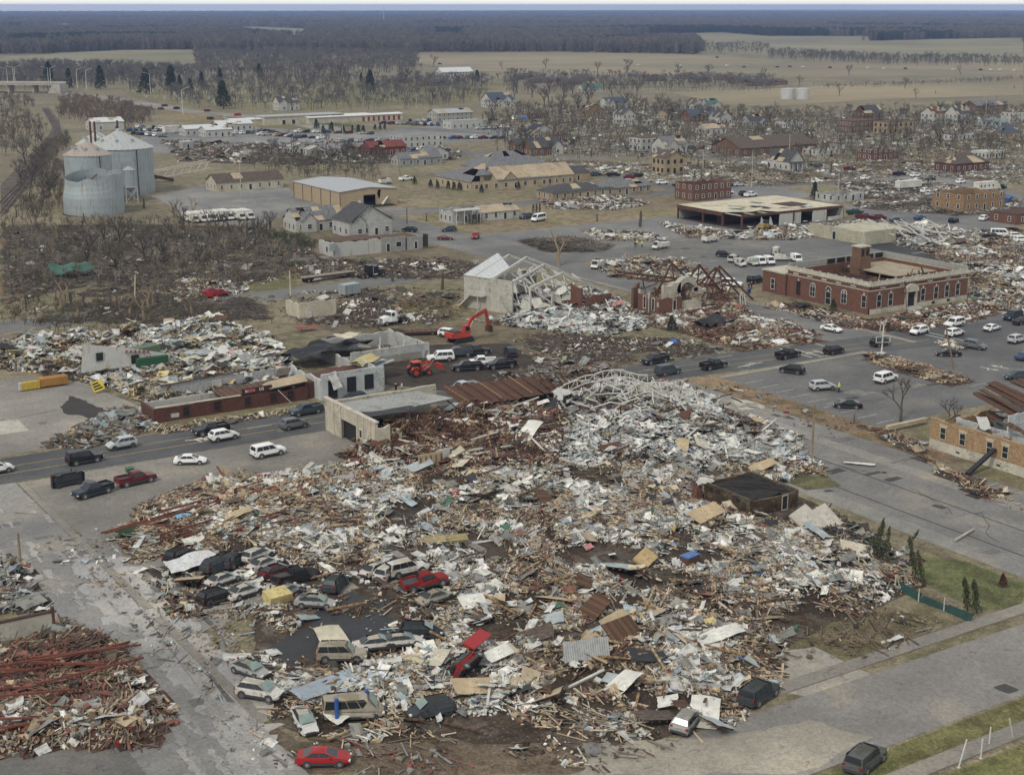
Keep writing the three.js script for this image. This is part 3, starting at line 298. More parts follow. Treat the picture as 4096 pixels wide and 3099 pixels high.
// storage sheds and the cream stores beyond the car lots
for (const [x, z, L, q] of [[423.09,-771.96, 62, 'with a free end by the trees'], [402.51,-776.73, 66, 'between two like it'], [386.77,-778.5, 70, 'joined to the cream store']]) { const t = thing('storage_shed', 'long white roofed storage shed ' + q, 'shed', x, 0, z, .03); mesh('wall', B().slab(-L, -9, 0, 0, 0, 3.4), m_.cream, t); mesh('roof', B().hexa([[-L - .3, 3.4, .4], [.3, 3.4, .4], [.3, 3.4, -9.4], [-L - .3, 3.4, -9.4], [-L - .3, 3.6, .4], [.3, 3.6, .4], [.3, 4.2, -4.5], [-L - .3, 4.2, -4.5]]), M([.8, .8, .8], T.rib, .6), t); for (let i = 0; i < 8; i++) mesh('shutter_door', B().slab(-2 - i * 3.4, .002, -.4 - i * 3.4 - 3, .05, .1, 2.6), paint([.25, .03, .04], T.rib, .7), t); }
{ const t = thing('cream_store', 'long cream store with a torn open front', 'store', 393.56,-774.1, 0); const p = t.position; p.z = p.y; p.y = 0; mesh('wall', B().slab(-58, -14, -8, 0, 0, 4.6).slab(-8, -12, 12, 0, 0, 4), m_.cream, t); mesh('roof', B().slab(-58.4, -14.4, -8, .4, 4.6, 4.9), m_.gmetal, t); for (const [a, b, c, d] of [[-30, -18, 2.4, 4.4], [-16, -9, 2.4, 4.4]]) mesh('opening', B().slab(a, .02, b, .1, c, d), m_.dark, t); for (const a of [-46, -40, -4, 3]) winOn(t, 'S', 0, 0, a, .2, 2, 2.4, { name: 'door' }); }  // openings are matte dark slabs on the wall, painting the shade inside
// tan metal warehouse
{ const [x0, z1] = [215.74,-437.83], [, z0] = [215.33,-474.07], [x1] = [237.33,-437.73], w = x1 - x0, d = z1 - z0, h = 5.5, t = thing('warehouse', 'tan metal warehouse with a grey roof and a dark truck opening', 'warehouse', (x0 + x1) / 2, 0, (z0 + z1) / 2);
  const s = d / 2, b = B(), X = w / 2; b.quad([-X, 0, -s], [-X, 0, s], [-X, h, s], [-X, h, -s]).quad([X, 0, -s], [X, 0, s], [X, h, s], [X, h, -s]).quad([-X, 0, -s], [X, 0, -s], [X, h, -s], [-X, h, -s]).tri([-X, h, -s], [X, h, -s], [0, h + 1, -s]);
  // south gable with a real opening and a split
  const ox0 = -X + w * .4, ox1 = -X + w * .61, oh = 4, cx = -X + w * .68; b.quad([-X, 0, s], [ox0, 0, s], [ox0, h, s], [-X, h, s]).quad([ox0, oh, s], [ox1, oh, s], [ox1, h, s], [ox0, h, s]).poly([ox1, 0, s], [cx - .4, 0, s], [cx - .35, 2.6, s], [cx - .8, 4.4, s], [cx - .4, h, s], [ox1, h, s]).poly([cx - .4, 0, s], [cx + .6, 0, s], [cx + .15, 2.6, s], [cx - .35, 2.6, s]).poly([cx + .6, 0, s], [X, 0, s], [X, h, s], [cx + .6, h, s], [cx + .35, 4.2, s], [cx + .15, 2.6, s]).tri([-X, h, s], [X, h, s], [0, h + 1, s]);
  mesh('wall', b, m_.tanmetal, t); mesh('roof', B().hexa([[-X - .3, h, s + .3], [0, h + 1, s + .3], [0, h + 1, -s - .3], [-X - .3, h, -s - .3], [-X - .3, h + .15, s + .3], [0, h + 1.15, s + .3], [0, h + 1.15, -s - .3], [-X - .3, h + .15, -s - .3]]).hexa([[0, h + 1, s + .3], [X + .3, h, s + .3], [X + .3, h, -s - .3], [0, h + 1, -s - .3], [0, h + 1.15, s + .3], [X + .3, h + .15, s + .3], [X + .3, h + .15, -s - .3], [0, h + 1.15, -s - .3]]), M([.44, .46, .48], T.rib, .6), t); mesh('floor', B().slab(-X + .1, -s + .1, X - .1, s - .1, .02, .08), m_.conc, t);
  for (let i = 0; i <= 5; i++) mesh('downpipe', B().box(-X - .08, 0, -s + d * i / 5, .14, h, .16), m_.rustd, t); mesh('torn_panel', B().bar([cx + .7, .6, s + .6], [cx + 3, 3.1, s + .2], 1.1, .05), m_.wmetal, t); mesh('loose_panel', B().box(ox0 - 1.6, 0, s + .5, 1.1, 2.4, .05, .2, -.15), m_.wmetal, t); mesh('coal_heap', B().hexa([[ox1 - 2, 0, s + 2.5], [X - 1, 0, s + 2], [X - 1, 0, s + .3], [ox1 - 2, 0, s + .3], [ox1, .5, s + 1.6], [X - 3, .7, s + 1.4], [X - 3, .6, s + .6], [ox1, .7, s + .6]]), m_.dark, t); }
// tan office with grey hip roofs
house(276.58,-454.06, 34, 27, 3.4, 'hip', M([.5, .42, .3], T.stain, .9), m_.shinglel, 'tan office with a broad grey hip roof and white corner windows', { name: 'office_building', cat: 'office', rh: 5, sp: 4.2, ww: 1.3 });
house(288.3,-454.67, 34, 12, 3.6, 'gx', M([.47, .4, .3], T.stain, .9), m_.ply, 'tan office wing with its roof stripped to plywood', { name: 'office_building', cat: 'office', rh: 4, miss: .25, gable: [-12, 6] }); house(303.07,-485.69, 30, 20, 3.8, 'hip', tn, m_.shinglel, 'rear grey hip roofed office wing', { name: 'office_building', cat: 'office', rh: 5.4 });
house(323.8,-461.2, 11, 7, 3.2, 'hip', tn, m_.shingle, 'collapsed dark hip roofed drive through canopy', { name: 'canopy_shelter', cat: 'canopy', rh: 2, sp: 9 }); house(286.83,-416.5, 26, 10, 2.8, 'hip', tn, m_.shingle, 'flattened tan house under its grey roof', { miss: .3, rh: 2 }); house(307.68,-416.53, 22, 9, 2.8, 'gx', tn, m_.shinglel, 'grey roofed house with its end walls gone', { miss: .2, rh: 2 });
house(444.15,-497.4, 46, 20, 3.6, 'gx', m_.brownbrick, m_.shingleb, 'long brown roofed lodge with stone ends and an open arcade', { name: 'lodge', cat: 'lodge', rh: 4, sp: 5, porch: 0 });
house(326.74,-389.18, 17, 10, 6.2, 'none', m_.brick, wt, 'red brick two storey apartment house with its roof torn away', { st: 2, rag: 1, sp: 2.9 }); house(383.68,-320.32, 20, 13, 6, 'none', m_.tanbrick, wt, 'tan brick two storey ruin filled with rust brown wreckage', { st: 2, rag: 1.2, sp: 4 }); house(364.96,-360.05, 14, 9, 3.4, 'none', gy2, wt, 'pale stucco house with scorched rafters', { rag: 1.4 }); house(374.15,-291.75, 16, 10, 3, 'flat', m_.brick, m_.rustd, 'low brick building with a dark flat roof beside the white SUV', { sp: 5 });
// houses by the mid street
house(190.43,-380.96, 14, 11, 4.4, 'gz', gy2, m_.shingle, 'grey gabled house with a torn charcoal roof', { rh: 4.4, miss: .12, st: 1, gable: [-4, 4], ww: 1.2 }); house(181.21,-397.6, 16, 9, 3.4, 'gx', wt, m_.shinglel, 'white cottage with a half stripped roof', { miss: .42, gable: [-4, 5] }); house(229.46,-387.85, 9, 8, 4.6, 'none', gy2, wt, 'small grey house with a white porch and no roof', { porch: 1, rag: 1.6 }); house(240.07,-388.13, 14, 8, 2.8, 'gx', wt, m_.ply, 'white cottage flattened under torn siding', { miss: .5, rh: 1.6 });
// long white and grey block ruin
{ const [x0, z0] = [171.23,-352], [x1] = [198.36,-341.62], t = thing('block_ruin', 'long roofless white and grey block building with broken walls', 'ruin', x0, 0, z0, 0), L = x1 - x0; const f = B(), g = B(); wallTop(f, 0, 0, L * .52, 0, 4.4, .35, .8, 3); wallTop(f, 0, -9, 0, 0, 4.4, .35, 1.2, 4); mesh('white_wall', f, wt, t); wallTop(g, L * .52, 0, L * .8, 0, 4.3, .35, .5, 5); wallTop(g, L * .82, 0, L, 0, 3.7, .35, .3, 6); wallTop(g, L, 0, L, -9, 3.7, .35, .5, 7); wallTop(g, 0, -9, L, -9, 3.8, .35, 1, 8); wallTop(g, L * .52, 0, L * .52, -9, 4, .3, 1.5, 9); mesh('grey_wall', g, M([.36, .37, .37], T.stain, .95), t); mesh('roof_remnant', B().slab(.4, -8.6, L * .5, -.4, 3.9, 4.05).slab(L * .6, -8.6, L - .4, -.3, 3.2, 3.35), m_.timberd, t); for (const [u, w, h, y] of [[L * .6, 1, 2.2, .1], [L * .72, 1.6, 1.4, 1.2], [L * .92, .9, 2, .2]]) winOn(t, 'S', 0, 0, u, y, w, h, { e: .18, name: h > 2 ? 'door' : 'window' }); winOn(t, 'W', 0, 0, -4, .9, 1, 1.5, { e: .18 }); mesh('glazed_bay', B().slab(-1.6, .2, .2, 1, 2, 4), m_.galv, t); mesh('low_wall', wallTop(B(), -14, 1.5, -2.5, 2, 1.2, .3, .5, 11), m_.block, t); mesh('hanging_cloth', B().box(L + .8, .5, .4, .1, 3.6, 1.8, .3).box(L + 1.4, .2, 0, .1, 3, 1, -.4), m_.membrane, t); }
// broken cream block walls on the lawn
{ const t = thing('wall_ruin', 'broken cream block walls standing on the lawn', 'ruin', 129.41,-283.71, 0); const p = t.position; p.z = p.y; p.y = 0; const b = B(); wallTop(b, 0, 0, 8.5, 0, 4.2, .35, 1, 3); wallTop(b, 0, -7, 0, 0, 4, .35, 1.2, 4); wallTop(b, 8.5, 0, 8.5, -6, 3.2, .35, 1.6, 5); mesh('wall', b, m_.cream, t); winOn(t, 'S', 0, 0, 2, .1, 1, 2, { e: .18, name: 'door', pane: m_.steel }); mesh('toppled_panel', B().box(10.4, .1, 1, 3, .12, 2, .3, 0, .7), wt, t); mesh('toppled_panel', B().box(6, 4, -1, 2.4, .1, 1.6, .2, .3, .2), wt, t); }
// grain bins
function bin(x, z, r, h, ch, label, o = {}) { const t = thing('grain_bin', label, 'silo', x, 0, z), n = 36, b = B(), c = B(), rows = 12, P = (i, y, k = 1) => { const a = i / n * 2 * PI; let rr = r * k, dx = 0, dz = 0, yy = y; if (o.crush) { const q = sstep(.3, 1, y / h); rr *= 1 - .05 * q; dx = .5 * q; yy = y - q * (h * .1 * vn(i * .5, 3, 7) + 1.8 * Math.max(0, cos(a - 2.8))); } return [cos(a) * rr + dx, yy, sin(a) * rr + dz]; };
  for (let j = 0; j < rows; j++) for (let i = 0; i < n; i++) { const k0 = j % 2 ? 1 : .997, k1 = j % 2 ? .997 : 1; b.quad(P(i, h * j / rows, k0), P(i + 1, h * j / rows, k0), P(i + 1, h * (j + 1) / rows, k1), P(i, h * (j + 1) / rows, k1)); }
  const g = b.geo(); { const u = g.attributes.uv, p = g.attributes.position; for (let i = 0; i < p.count; i += 3) { const a0 = Math.atan2(p.getZ(i), p.getX(i)); for (let k = 0; k < 3; k++) { let a = Math.atan2(p.getZ(i + k), p.getX(i + k)); if (a - a0 > PI) a -= 2 * PI; if (a - a0 < -PI) a += 2 * PI; u.setXY(i + k, a * r, p.getY(i + k)); } } } mesh('shell', g, o.m || m_.galv, t);
  if (ch) { for (let i = 0; i < n; i++) { const a = P(i, h, 1.03), e = P(i + 1, h, 1.03), m = P(i + .5, h, 1.03); m[1] += .12; const top = [0, h + ch, 0], k = q => [q[0] * .08, h + ch * .93, q[2] * .08]; c.quad(a, m, k(m), k(a)).quad(m, e, k(e), k(m)); } mesh('cone_roof', c, o.rm || M([.62, .64, .65], T.streak, .5, { metalness: .3 }), t); mesh('roof_cap', B().cone([0, h + ch * .92, 0], [0, h + ch + .4, 0], r * .09, r * .07, 12), m_.galv, t); for (let i = 0; i < 4; i++) { const a = 1.2 + i * .8; mesh('roof_vent', B().cone([cos(a) * r * .62, h + ch * .38, sin(a) * r * .62], [cos(a) * r * .62, h + ch * .38 + 1, sin(a) * r * .62], .5, .55, 10), m_.galv, t); } mesh('ladder', B().bar([r * .2, 0, r * 1.0], [r * .2, h, r * 1.0], .5, .12), m_.rustd, t); }
  else { mesh('torn_rim', B().bar([-r * .4, h * .72, r * .5], [r * .2, h * .9, -r * .1], .5, .15).bar([-r * .1, h * .75, r * .3], [r * .5, h * .82, r * .2], .4, .1), m_.rustd, t); mesh('grain_floor', B().cone([-1, .1, 0], [-1, 1, 0], r * .95, r * .5, 24), m_.soil, t); } return t; }
{ const D = (px, py, r) => { const [x, z] = px; const l = hyp(x, z); return [x + x / l * r, z + z / l * r]; };
  bin(...D([165.92,-509.92], 0, 11.6), 11.6, 16.2, 6.2, 'large grain bin with a bright ribbed cone roof'); bin(...D([148.91,-491.49], 0, 7.9), 7.9, 16.4, 4.6, 'grain bin with a rust streaked cone roof', { rm: M([.48, .42, .38], T.streak, .8) }); bin(...D([141.59,-464.28], 0, 9.6), 9.6, 13.6, 0, 'buckled open grain bin with its roof torn off', { crush: 1 }); bin(...D([171.91,-554.22], 0, 8), 8, 14, 5, 'grain bin half hidden behind the other bins');
  const [hx, hz] = D([162.44,-491.27], 0, 2), t = thing('hopper_tank', 'small hopper tank on white steel legs beside the grain bins', 'tank', hx, 0, hz); mesh('tank', B().cone([0, 5.2, 0], [0, 11, 0], 2.1, 2.1, 20).cone([0, 11, 0], [0, 12.4, 0], 2.3, 0, 20).cone([0, 3.4, 0], [0, 5.2, 0], .5, 2.1, 20), m_.galv, t); for (const [a, b] of [[-2, -2], [2, -2], [2, 2], [-2, 2]]) mesh('leg', B().bar([a, 0, b], [a, 5.4, b], .22), m_.steel, t); mesh('brace', B().bar([-2, .5, 2], [2, 4.8, 2], .1).bar([2, .5, 2], [-2, 4.8, 2], .1).bar([-2, 5.3, 2], [2, 5.3, 2], .2).bar([-2, .5, -2], [-2, 4.8, 2], .1), m_.steel, t);
  const [ex, ez] = D([159.3,-520.45], 0, 10), e = thing('elevator_leg', 'rusty grain elevator legs with cross braced catwalk', 'elevator', ex, 0, ez); for (const k of [0, 1.6, 10]) mesh('leg_casing', B().bar([k, 0, 0], [k, 25, 0], .6), m_.rust, e); mesh('catwalk_brace', B().bar([1, 22, 0], [5.5, 18, 0], .3).bar([5.5, 18, 0], [10, 22, 0], .3), m_.galv, e);
  const [cx, cz] = [194.96,-544.68], c = thing('conveyor_frame', 'collapsed white steel conveyor frame beside the grain bins', 'conveyor', cx, 0, cz, .05); mesh('lower_chord', B().bar([-8, 1, 0], [18, 4, 0], .3).bar([-8, 3.5, -3], [18, 7, -3], .3), m_.steel, c); mesh('upper_chord', B().bar([-8, 3.6, 0], [18, 6.5, 0], .3), m_.steel, c); for (let i = 0; i < 8; i++) mesh('strut', B().bar([-8 + i * 3.4, 1 + i * .4, 0], [-6 + i * 3.4, 4 + i * .4, 0], .2), m_.steel, c); mesh('belt_housing', B().bar([-14, 4.5, 1], [2, .6, 1], 1.6, 1.2), m_.rustd, c); }
{ const t = thing('water_tanks', 'white storage tank in the tan field', 'tank', 749.41,-791.7, 0); t.name = 'storage_tank'; t.position.set(t.position.x, 0, t.position.y); mesh('shell', B().cone([0, 0, 0], [0, 7.4, 0], 4.8, 4.8, 24), M([.66, .67, .69], T.streak, .6), t); mesh('roof', B().cone([0, 7.4, 0], [0, 8, 0], 4.9, .5, 24), wt, t); const c = copyOf(t, t.position.x + 9, 0, t.position.z + 6, 0); tag(t, 'white storage tank in the tan field beside wreckage', 'tank'); tag(c, 'white storage tank in the tan field next to its twin', 'tank'); }
// overpass
{ const a = [286.79,-1194.97], b = [330.92,-1158.97], t = thing('overpass_bridge', 'concrete highway overpass across the railway', 'bridge', a[0], 0, a[1], -Math.atan2(b[1] - a[1], b[0] - a[0])), L = hyp(b[0] - a[0], b[1] - a[1]); mesh('deck', B().slab(-60, -7, L + 5, 7, 6, 7.2), m_.conc, t); for (const s of [-7, 7]) mesh('parapet', B().slab(-60, s - .2, L + 5, s + .2, 7.2, 8.2), m_.conc, t); for (const k of [.35, .7]) for (const s of [-4, 0, 4]) mesh('pier', B().box(L * k, 0, s, 1.2, 6, 1.2), m_.conc, t); mesh('abutment', B().hexa([[L - 4, 0, 8], [L + 6, 0, 8], [L + 6, 0, -8], [L - 4, 0, -8], [L, 6, 8], [L + 6, 6, 8], [L + 6, 6, -8], [L, 6, -8]]), m_.conc, t); }
// ---------- landmark buildings ----------
function crumple(w, l, amp, s, nx = 6, nz = 5, curl = 0) { // torn, buckled sheet lying about y = 0
  const b = B(), P = (i, j) => { const u = i / nx - .5, v = j / nz - .5, e = 1 + .18 * (vn(i * .9 + s, j * .9, 2) - .5); return [u * w * e + .3 * amp * (vn(j + s, 4, 3) - .5), amp * (fbm(i * .45 + s * 3.7, j * .6 + s, 6) - .4) + curl * u * u * 4, v * l * e]; };
  for (let i = 0; i < nx; i++) for (let j = 0; j < nz; j++) b.quad(P(i, j), P(i + 1, j), P(i + 1, j + 1), P(i, j + 1)); return b;
}
{ // brick post office
  const t = thing('post_office', 'red brick post office with stone balustrade and a burnt out roof', 'post office', 251.75, 0, -233.4), w = 31.5, d = 25.4, h = 6.2, X = w / 2, Z = d / 2, st = M([.58, .55, .48], T.stain, .9);
  const wb = B(); wallTop(wb, -X, Z, X, Z, h, .5); wallTop(wb, X, Z, X, -Z, h, .5); wallTop(wb, X, -Z, -X, -Z, h, .5); wallTop(wb, -X, -Z, -X, Z, h, .5); mesh('wall', wb, m_.brick, t); mesh('plinth', B().slab(-X - .1, -Z, -X + .1, Z, 0, .9).slab(-X, Z - .1, X, Z + .3, 0, 1.1), st, t);
  mesh('wing_wall', B().slab(-X - .6, -Z - 8, -X + 13, -Z - .3, 0, 5), m_.brick, t); mesh('wing_cornice', B().slab(-X - .8, -Z - 8.2, -X + 13.2, -Z - .32, 5, 5.35), st, t);
  const co = B(); for (const [a, b, c, e] of [[-X - .5, Z - .1, X + .5, Z + .55], [-X - .55, -Z - .5, -X + .1, Z - .1], [X - .1, -Z - .5, X + .5, Z - .1], [-X + .1, -Z - .5, X - .1, -Z + .1]]) co.slab(a, b, c, e, h, h + .4); mesh('cornice', co, st, t);
  const band = B(); band.slab(-X - .3, Z + .25, X + .3, Z + .32, 5.1, 5.3).slab(-X - .32, -Z, -X - .25, Z + .2, 5.1, 5.3); mesh('string_course', band, st, t);
  for (let i = 0; i < 40; i++) mesh('dentil', B().box(-X + .4 + i * w / 40, h - .22, Z + .34, .35, .2, .16), st, t); for (let i = 0; i < 32; i++) mesh('dentil', B().box(-X - .34, h - .22, -Z + .4 + i * d / 32, .16, .2, .35), st, t);
  for (const [face, L] of [['S', w], ['W', d]]) { const n = face === 'S' ? 12 : 10; for (let i = 0; i < n; i++) { const u = -L / 2 + L * (i + .5) / n, q = i % 3 === 2; const b = B(); if (face === 'S') b.slab(u - L / n / 2 + .12, Z - .05, u + L / n / 2 - .12, Z + .2, h + .4, h + (q ? 1.05 : .95)); else b.slab(-X - .2, u - L / n / 2 + .12, -X + .05, u + L / n / 2 - .12, h + .4, h + (q ? 1.05 : .95)); mesh('balustrade_panel', b, st, t); const p = B(); if (face === 'S') p.box(-L / 2 + L * i / n, h + .4, Z + .08, .3, .8, .36); else p.box(-X - .08, h + .4, -L / 2 + L * i / n, .36, .8, .3); mesh('balustrade_post', p, st, t); } }
  for (const [a, b, c, e] of [[-X, -Z - .2, X, -Z + .2], [X - .2, -Z, X + .2, Z]]) mesh('rear_parapet', B().slab(a, b, c, e, h + .4, h + 1.5), M([.42, .42, .4], T.streak, .95), t);
  for (let i = 0; i < 6; i++) mesh('soot_panel', B().slab(-X + 12 + i * 3.2, -Z + .202, -X + 14.6 + i * 3.2, -Z + .24, h + .2, h + 1.35), M([.05, .05, .055], T.rubble, 1), t);
  mesh('roof_deck', B().slab(2, -Z + .4, X - .4, 4, 5.2, 5.5), M([.44, .38, .29], T.stain, .95), t); mesh('burnt_floor', B().slab(-X + .4, -Z + .4, X - .4, Z - .4, 3.8, 4.2), m_.rustd, t);
  reseed(31); for (let i = 0; i < 46; i++) { const x = R(-X + 1, X - 2), z = x > 2 ? R(4, Z - 1) : R(-Z + 1, Z - 1); mesh('roof_joist', B().bar([x, R(4.3, 5.4), z], [clamp(x + R(-5, 5), -X + 1, X - 1), R(4.4, 6.8), clamp(z + R(-3, 3), -Z + 1, Z - 1)], .22, .3), pick([m_.rustd, m_.rust, m_.timberd, m_.timber]), t); } for (let i = 0; i < 18; i++) { const q = mesh('roof_scrap', crumple(R(1, 2.6), R(.8, 1.6), .5, i, 3, 2), pick([wt, m_.steel, m_.rust, m_.membrane]), t); q.position.set(R(-X + 2, X - 3), 5.2, R(4, Z - 1.5)); q.rotation.set(R(-.4, .4), R(0, 6), R(-.4, .4)); }
  mesh('boiler_stack', B().box(2.6, 4, -8, 3.6, 4.2, 3.2).box(2.6, 8.2, -8, 3, 2.4, 2.7), m_.brownbrick, t); mesh('stack_cap', B().box(2.6, 10.6, -8, 3.4, .3, 3.1), st, t); for (const a of [-.75, .75]) mesh('dark_niche_panel', B().slab(2.6 + a - .4, -8 + 1.35, 2.6 + a + .4, -8 + 1.4, 8.6, 10.1), m_.dark, t);  // niches are flat dark slabs; the recess shade is painted, not carved
  const W2 = (f, u, y, ww, wh, o = {}) => { winOn(t, f, w, d, u, y, ww, wh, { e: .26, rail: 1, frame: wt, ...o }); const b = B(); if (f === 'S') b.box(u, y + wh + .12, Z + .32, .35, .5, .14); else b.box(-X - .32, y + wh + .12, u, .14, .5, .35); mesh('keystone', b, st, t); };
  for (const u of [-13, -9.4, .9, 5.2, 8.8, 12.4]) W2('S', u, 1.4, 1.25, 2.7); for (const u of [11.4]) W2('W', u, 1.4, 1.2, 2.6); for (const u of [5.4, .6, -4.4]) { const door = u === .6; W2('W', u, door ? .3 : 1.3, 1.5, door ? 2.8 : 2.2, { mull: !door, name: door ? 'door' : 'window' }); const a = B(); for (let i = 0; i < 10; i++) { const p = i / 10 * PI, q = (i + 1) / 10 * PI; a.hexa([[-X - .34, 3.5 + sin(p) * .95, u + cos(p) * .95], [-X - .26, 3.5 + sin(p) * .95, u + cos(p) * .95], [-X - .26, 3.5 + sin(p) * .75, u + cos(p) * .75], [-X - .34, 3.5 + sin(p) * .75, u + cos(p) * .75], [-X - .34, 3.5 + sin(q) * .95, u + cos(q) * .95], [-X - .26, 3.5 + sin(q) * .95, u + cos(q) * .95], [-X - .26, 3.5 + sin(q) * .75, u + cos(q) * .75], [-X - .34, 3.5 + sin(q) * .75, u + cos(q) * .75]]); } mesh('arch_trim', a, wt, t); const g = B(); for (let i = 0; i < 10; i++) { const p = i / 10 * PI, q = (i + 1) / 10 * PI; g.tri([-X - .28, 3.5, u], [-X - .28, 3.5 + sin(p) * .76, u + cos(p) * .76], [-X - .28, 3.5 + sin(q) * .76, u + cos(q) * .76]); } mesh('fanlight', g, m_.glass, t); } W2('W', -9, 1, 1.1, 3, { frame: m_.rustd }); winOn(t, 'W', w, d, -Z - 4.2, 1.1, 1.1, 2.4, { e: .86, rail: 1 });
  for (const u of [-12, -6, 3, 9, 14]) mesh('plaque', B().slab(u - .8, Z + .26, u + .8, Z + .31, 5.5, 5.85), st, t); for (const u of [-10, -5.5, -1, 3.5, 8]) mesh('plaque', B().slab(-X - .31, u - .8, -X - .26, u + .8, 5.5, 5.85), st, t);
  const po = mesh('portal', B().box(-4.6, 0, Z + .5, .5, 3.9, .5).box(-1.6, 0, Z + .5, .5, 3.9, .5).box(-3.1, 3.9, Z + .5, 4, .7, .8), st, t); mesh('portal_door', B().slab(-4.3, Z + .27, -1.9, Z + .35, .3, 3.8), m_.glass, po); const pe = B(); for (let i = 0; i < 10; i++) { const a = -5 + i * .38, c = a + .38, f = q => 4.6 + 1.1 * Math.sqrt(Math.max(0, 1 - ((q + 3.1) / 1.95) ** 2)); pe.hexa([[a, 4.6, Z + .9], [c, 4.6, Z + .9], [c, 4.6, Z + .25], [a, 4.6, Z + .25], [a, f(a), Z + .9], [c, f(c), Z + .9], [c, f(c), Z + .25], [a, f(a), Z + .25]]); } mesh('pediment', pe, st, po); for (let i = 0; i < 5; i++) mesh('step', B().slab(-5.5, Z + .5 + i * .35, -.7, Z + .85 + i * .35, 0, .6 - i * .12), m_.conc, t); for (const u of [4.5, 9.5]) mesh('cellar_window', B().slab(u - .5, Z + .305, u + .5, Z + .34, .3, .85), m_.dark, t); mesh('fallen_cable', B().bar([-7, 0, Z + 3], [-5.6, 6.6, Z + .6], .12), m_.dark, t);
}
{ // gym hall with collapsed steel roof
  const t = thing('gym_hall', 'pale concrete hall with its white steel roof frame collapsed', 'hall', 166.2, 0, -276, .35), Hh = 7.3, D = 13.5, Wd = 27, cw = M([.52, .51, .47], T.stain, .9);
  const b = B(); wallTop(b, 0, 0, 0, D, Hh, .4); wallTop(b, 0, 0, Wd, 0, Hh - 1, .4, 2.5, 3); mesh('wall', b, cw, t); mesh('wall_joint', B().box(-.22, 0, D * .58, .06, Hh, .12), m_.steel, t); winOn(t, 'W', 0, 0, D * .4, 3.4, .95, 2.1, { e: .22, name: 'door', pane: wt });
  mesh('stair_flight', B().hexa([[-1.7, 0, -.6], [-.4, 0, -.6], [-.4, 0, -1.4], [-1.7, 0, -1.4], [-1.7, 3.4, 3], [-.4, 3.4, 3], [-.4, 3.1, 2.4], [-1.7, 3.1, 2.4]]).slab(-1.7, 3, -.25, 6.4, 3.15, 3.4), cw, t); mesh('stair_post', B().bar([-1.5, 0, 4.8], [-1.5, 3.2, 4.8], .16), m_.steel, t); mesh('stair_rail', B().bar([-1.7, 4.3, 3], [-1.7, 4.3, 6.3], .06).bar([-1.7, 1, -.9], [-1.7, 4.3, 3], .06), m_.steel, t);
  const ribs = B(); for (let i = 0; i < 9; i++) { const z = i * .85; mesh('roof_panel', B().quad([-.4, Hh, z], [-.4, Hh, z + .8], [12 - i * .7, Hh + 3.2 - i * .18, z + .8], [12 - i * .6, Hh + 3.2 - i * .16, z]).bar([-.4, Hh + .04, z], [12 - i * .6, Hh + 3.24 - i * .16, z], .09), m_.wmetal, t); }
  for (const z of [3, 8, 13, 18]) { const k = z > 9 ? (z - 9) * .28 : 0; mesh('portal_rafter', B().bar([.2, Hh - k * .4, z], [12.5, Hh + 3 - k, z], .4, .6).bar([12.5, Hh + 3 - k, z], [25, Hh - 1.5 - k * 1.4, z + k], .4, .6), m_.steel, t); if (z > 12) mesh('portal_column', B().bar([.2, 0, z], [.2, Hh - k * .4, z], .4), m_.steel, t); }
  reseed(3); for (let i = 0; i < 26; i++) { const x = R(2, 24), z = R(1, 15), p = [x, R(4, 8.5) - z * .12, z], q = [x + R(-3, 3), p[1] - R(.5, 3.5), z + R(2, 6)], r = [q[0] + R(-2, 2), Math.max(.5, q[1] - R(1, 4)), q[2] + R(1, 3)]; mesh('bent_purlin', B().bar(p, q, .22, .28).bar(q, r, .22, .28), m_.steel, t); }
  for (let i = 0; i < 20; i++) { const q = mesh('torn_roof_sheet', crumple(R(2.5, 5), R(1, 1.8), 1.1, i + 30, 6, 2, R(0, 1)), i % 3 ? m_.wmetal : m_.steel, t); q.position.set(R(3, 24), R(1.5, 6.5) - (i % 4), R(2, 16)); q.rotation.set(R(-.7, .7), R(0, 6), R(-.9, .9)); }
  mesh('east_roof_piece', B().hexa([[22, 5.2, -1], [29, 3.6, -1], [29, 3.6, 7], [22, 5.2, 7], [22, 5.4, -1], [29, 3.8, -1], [29, 3.8, 7], [22, 5.4, 7]]), m_.wmetal, t); for (let i = 0; i < 7; i++) { const q = mesh('tilt_panel', B().box(0, 0, 0, R(2, 3), .18, R(3.5, 5)), cw, t); q.position.set(3 + i * 2.7, R(.6, 1.8), 14 + R(0, 5)); q.rotation.set(R(.3, 1.1), R(0, 6), R(-.5, .5)); }
  mesh('hall_floor', B().slab(.3, .3, Wd, D + 2, .04, .14), m_.soil, t);
}
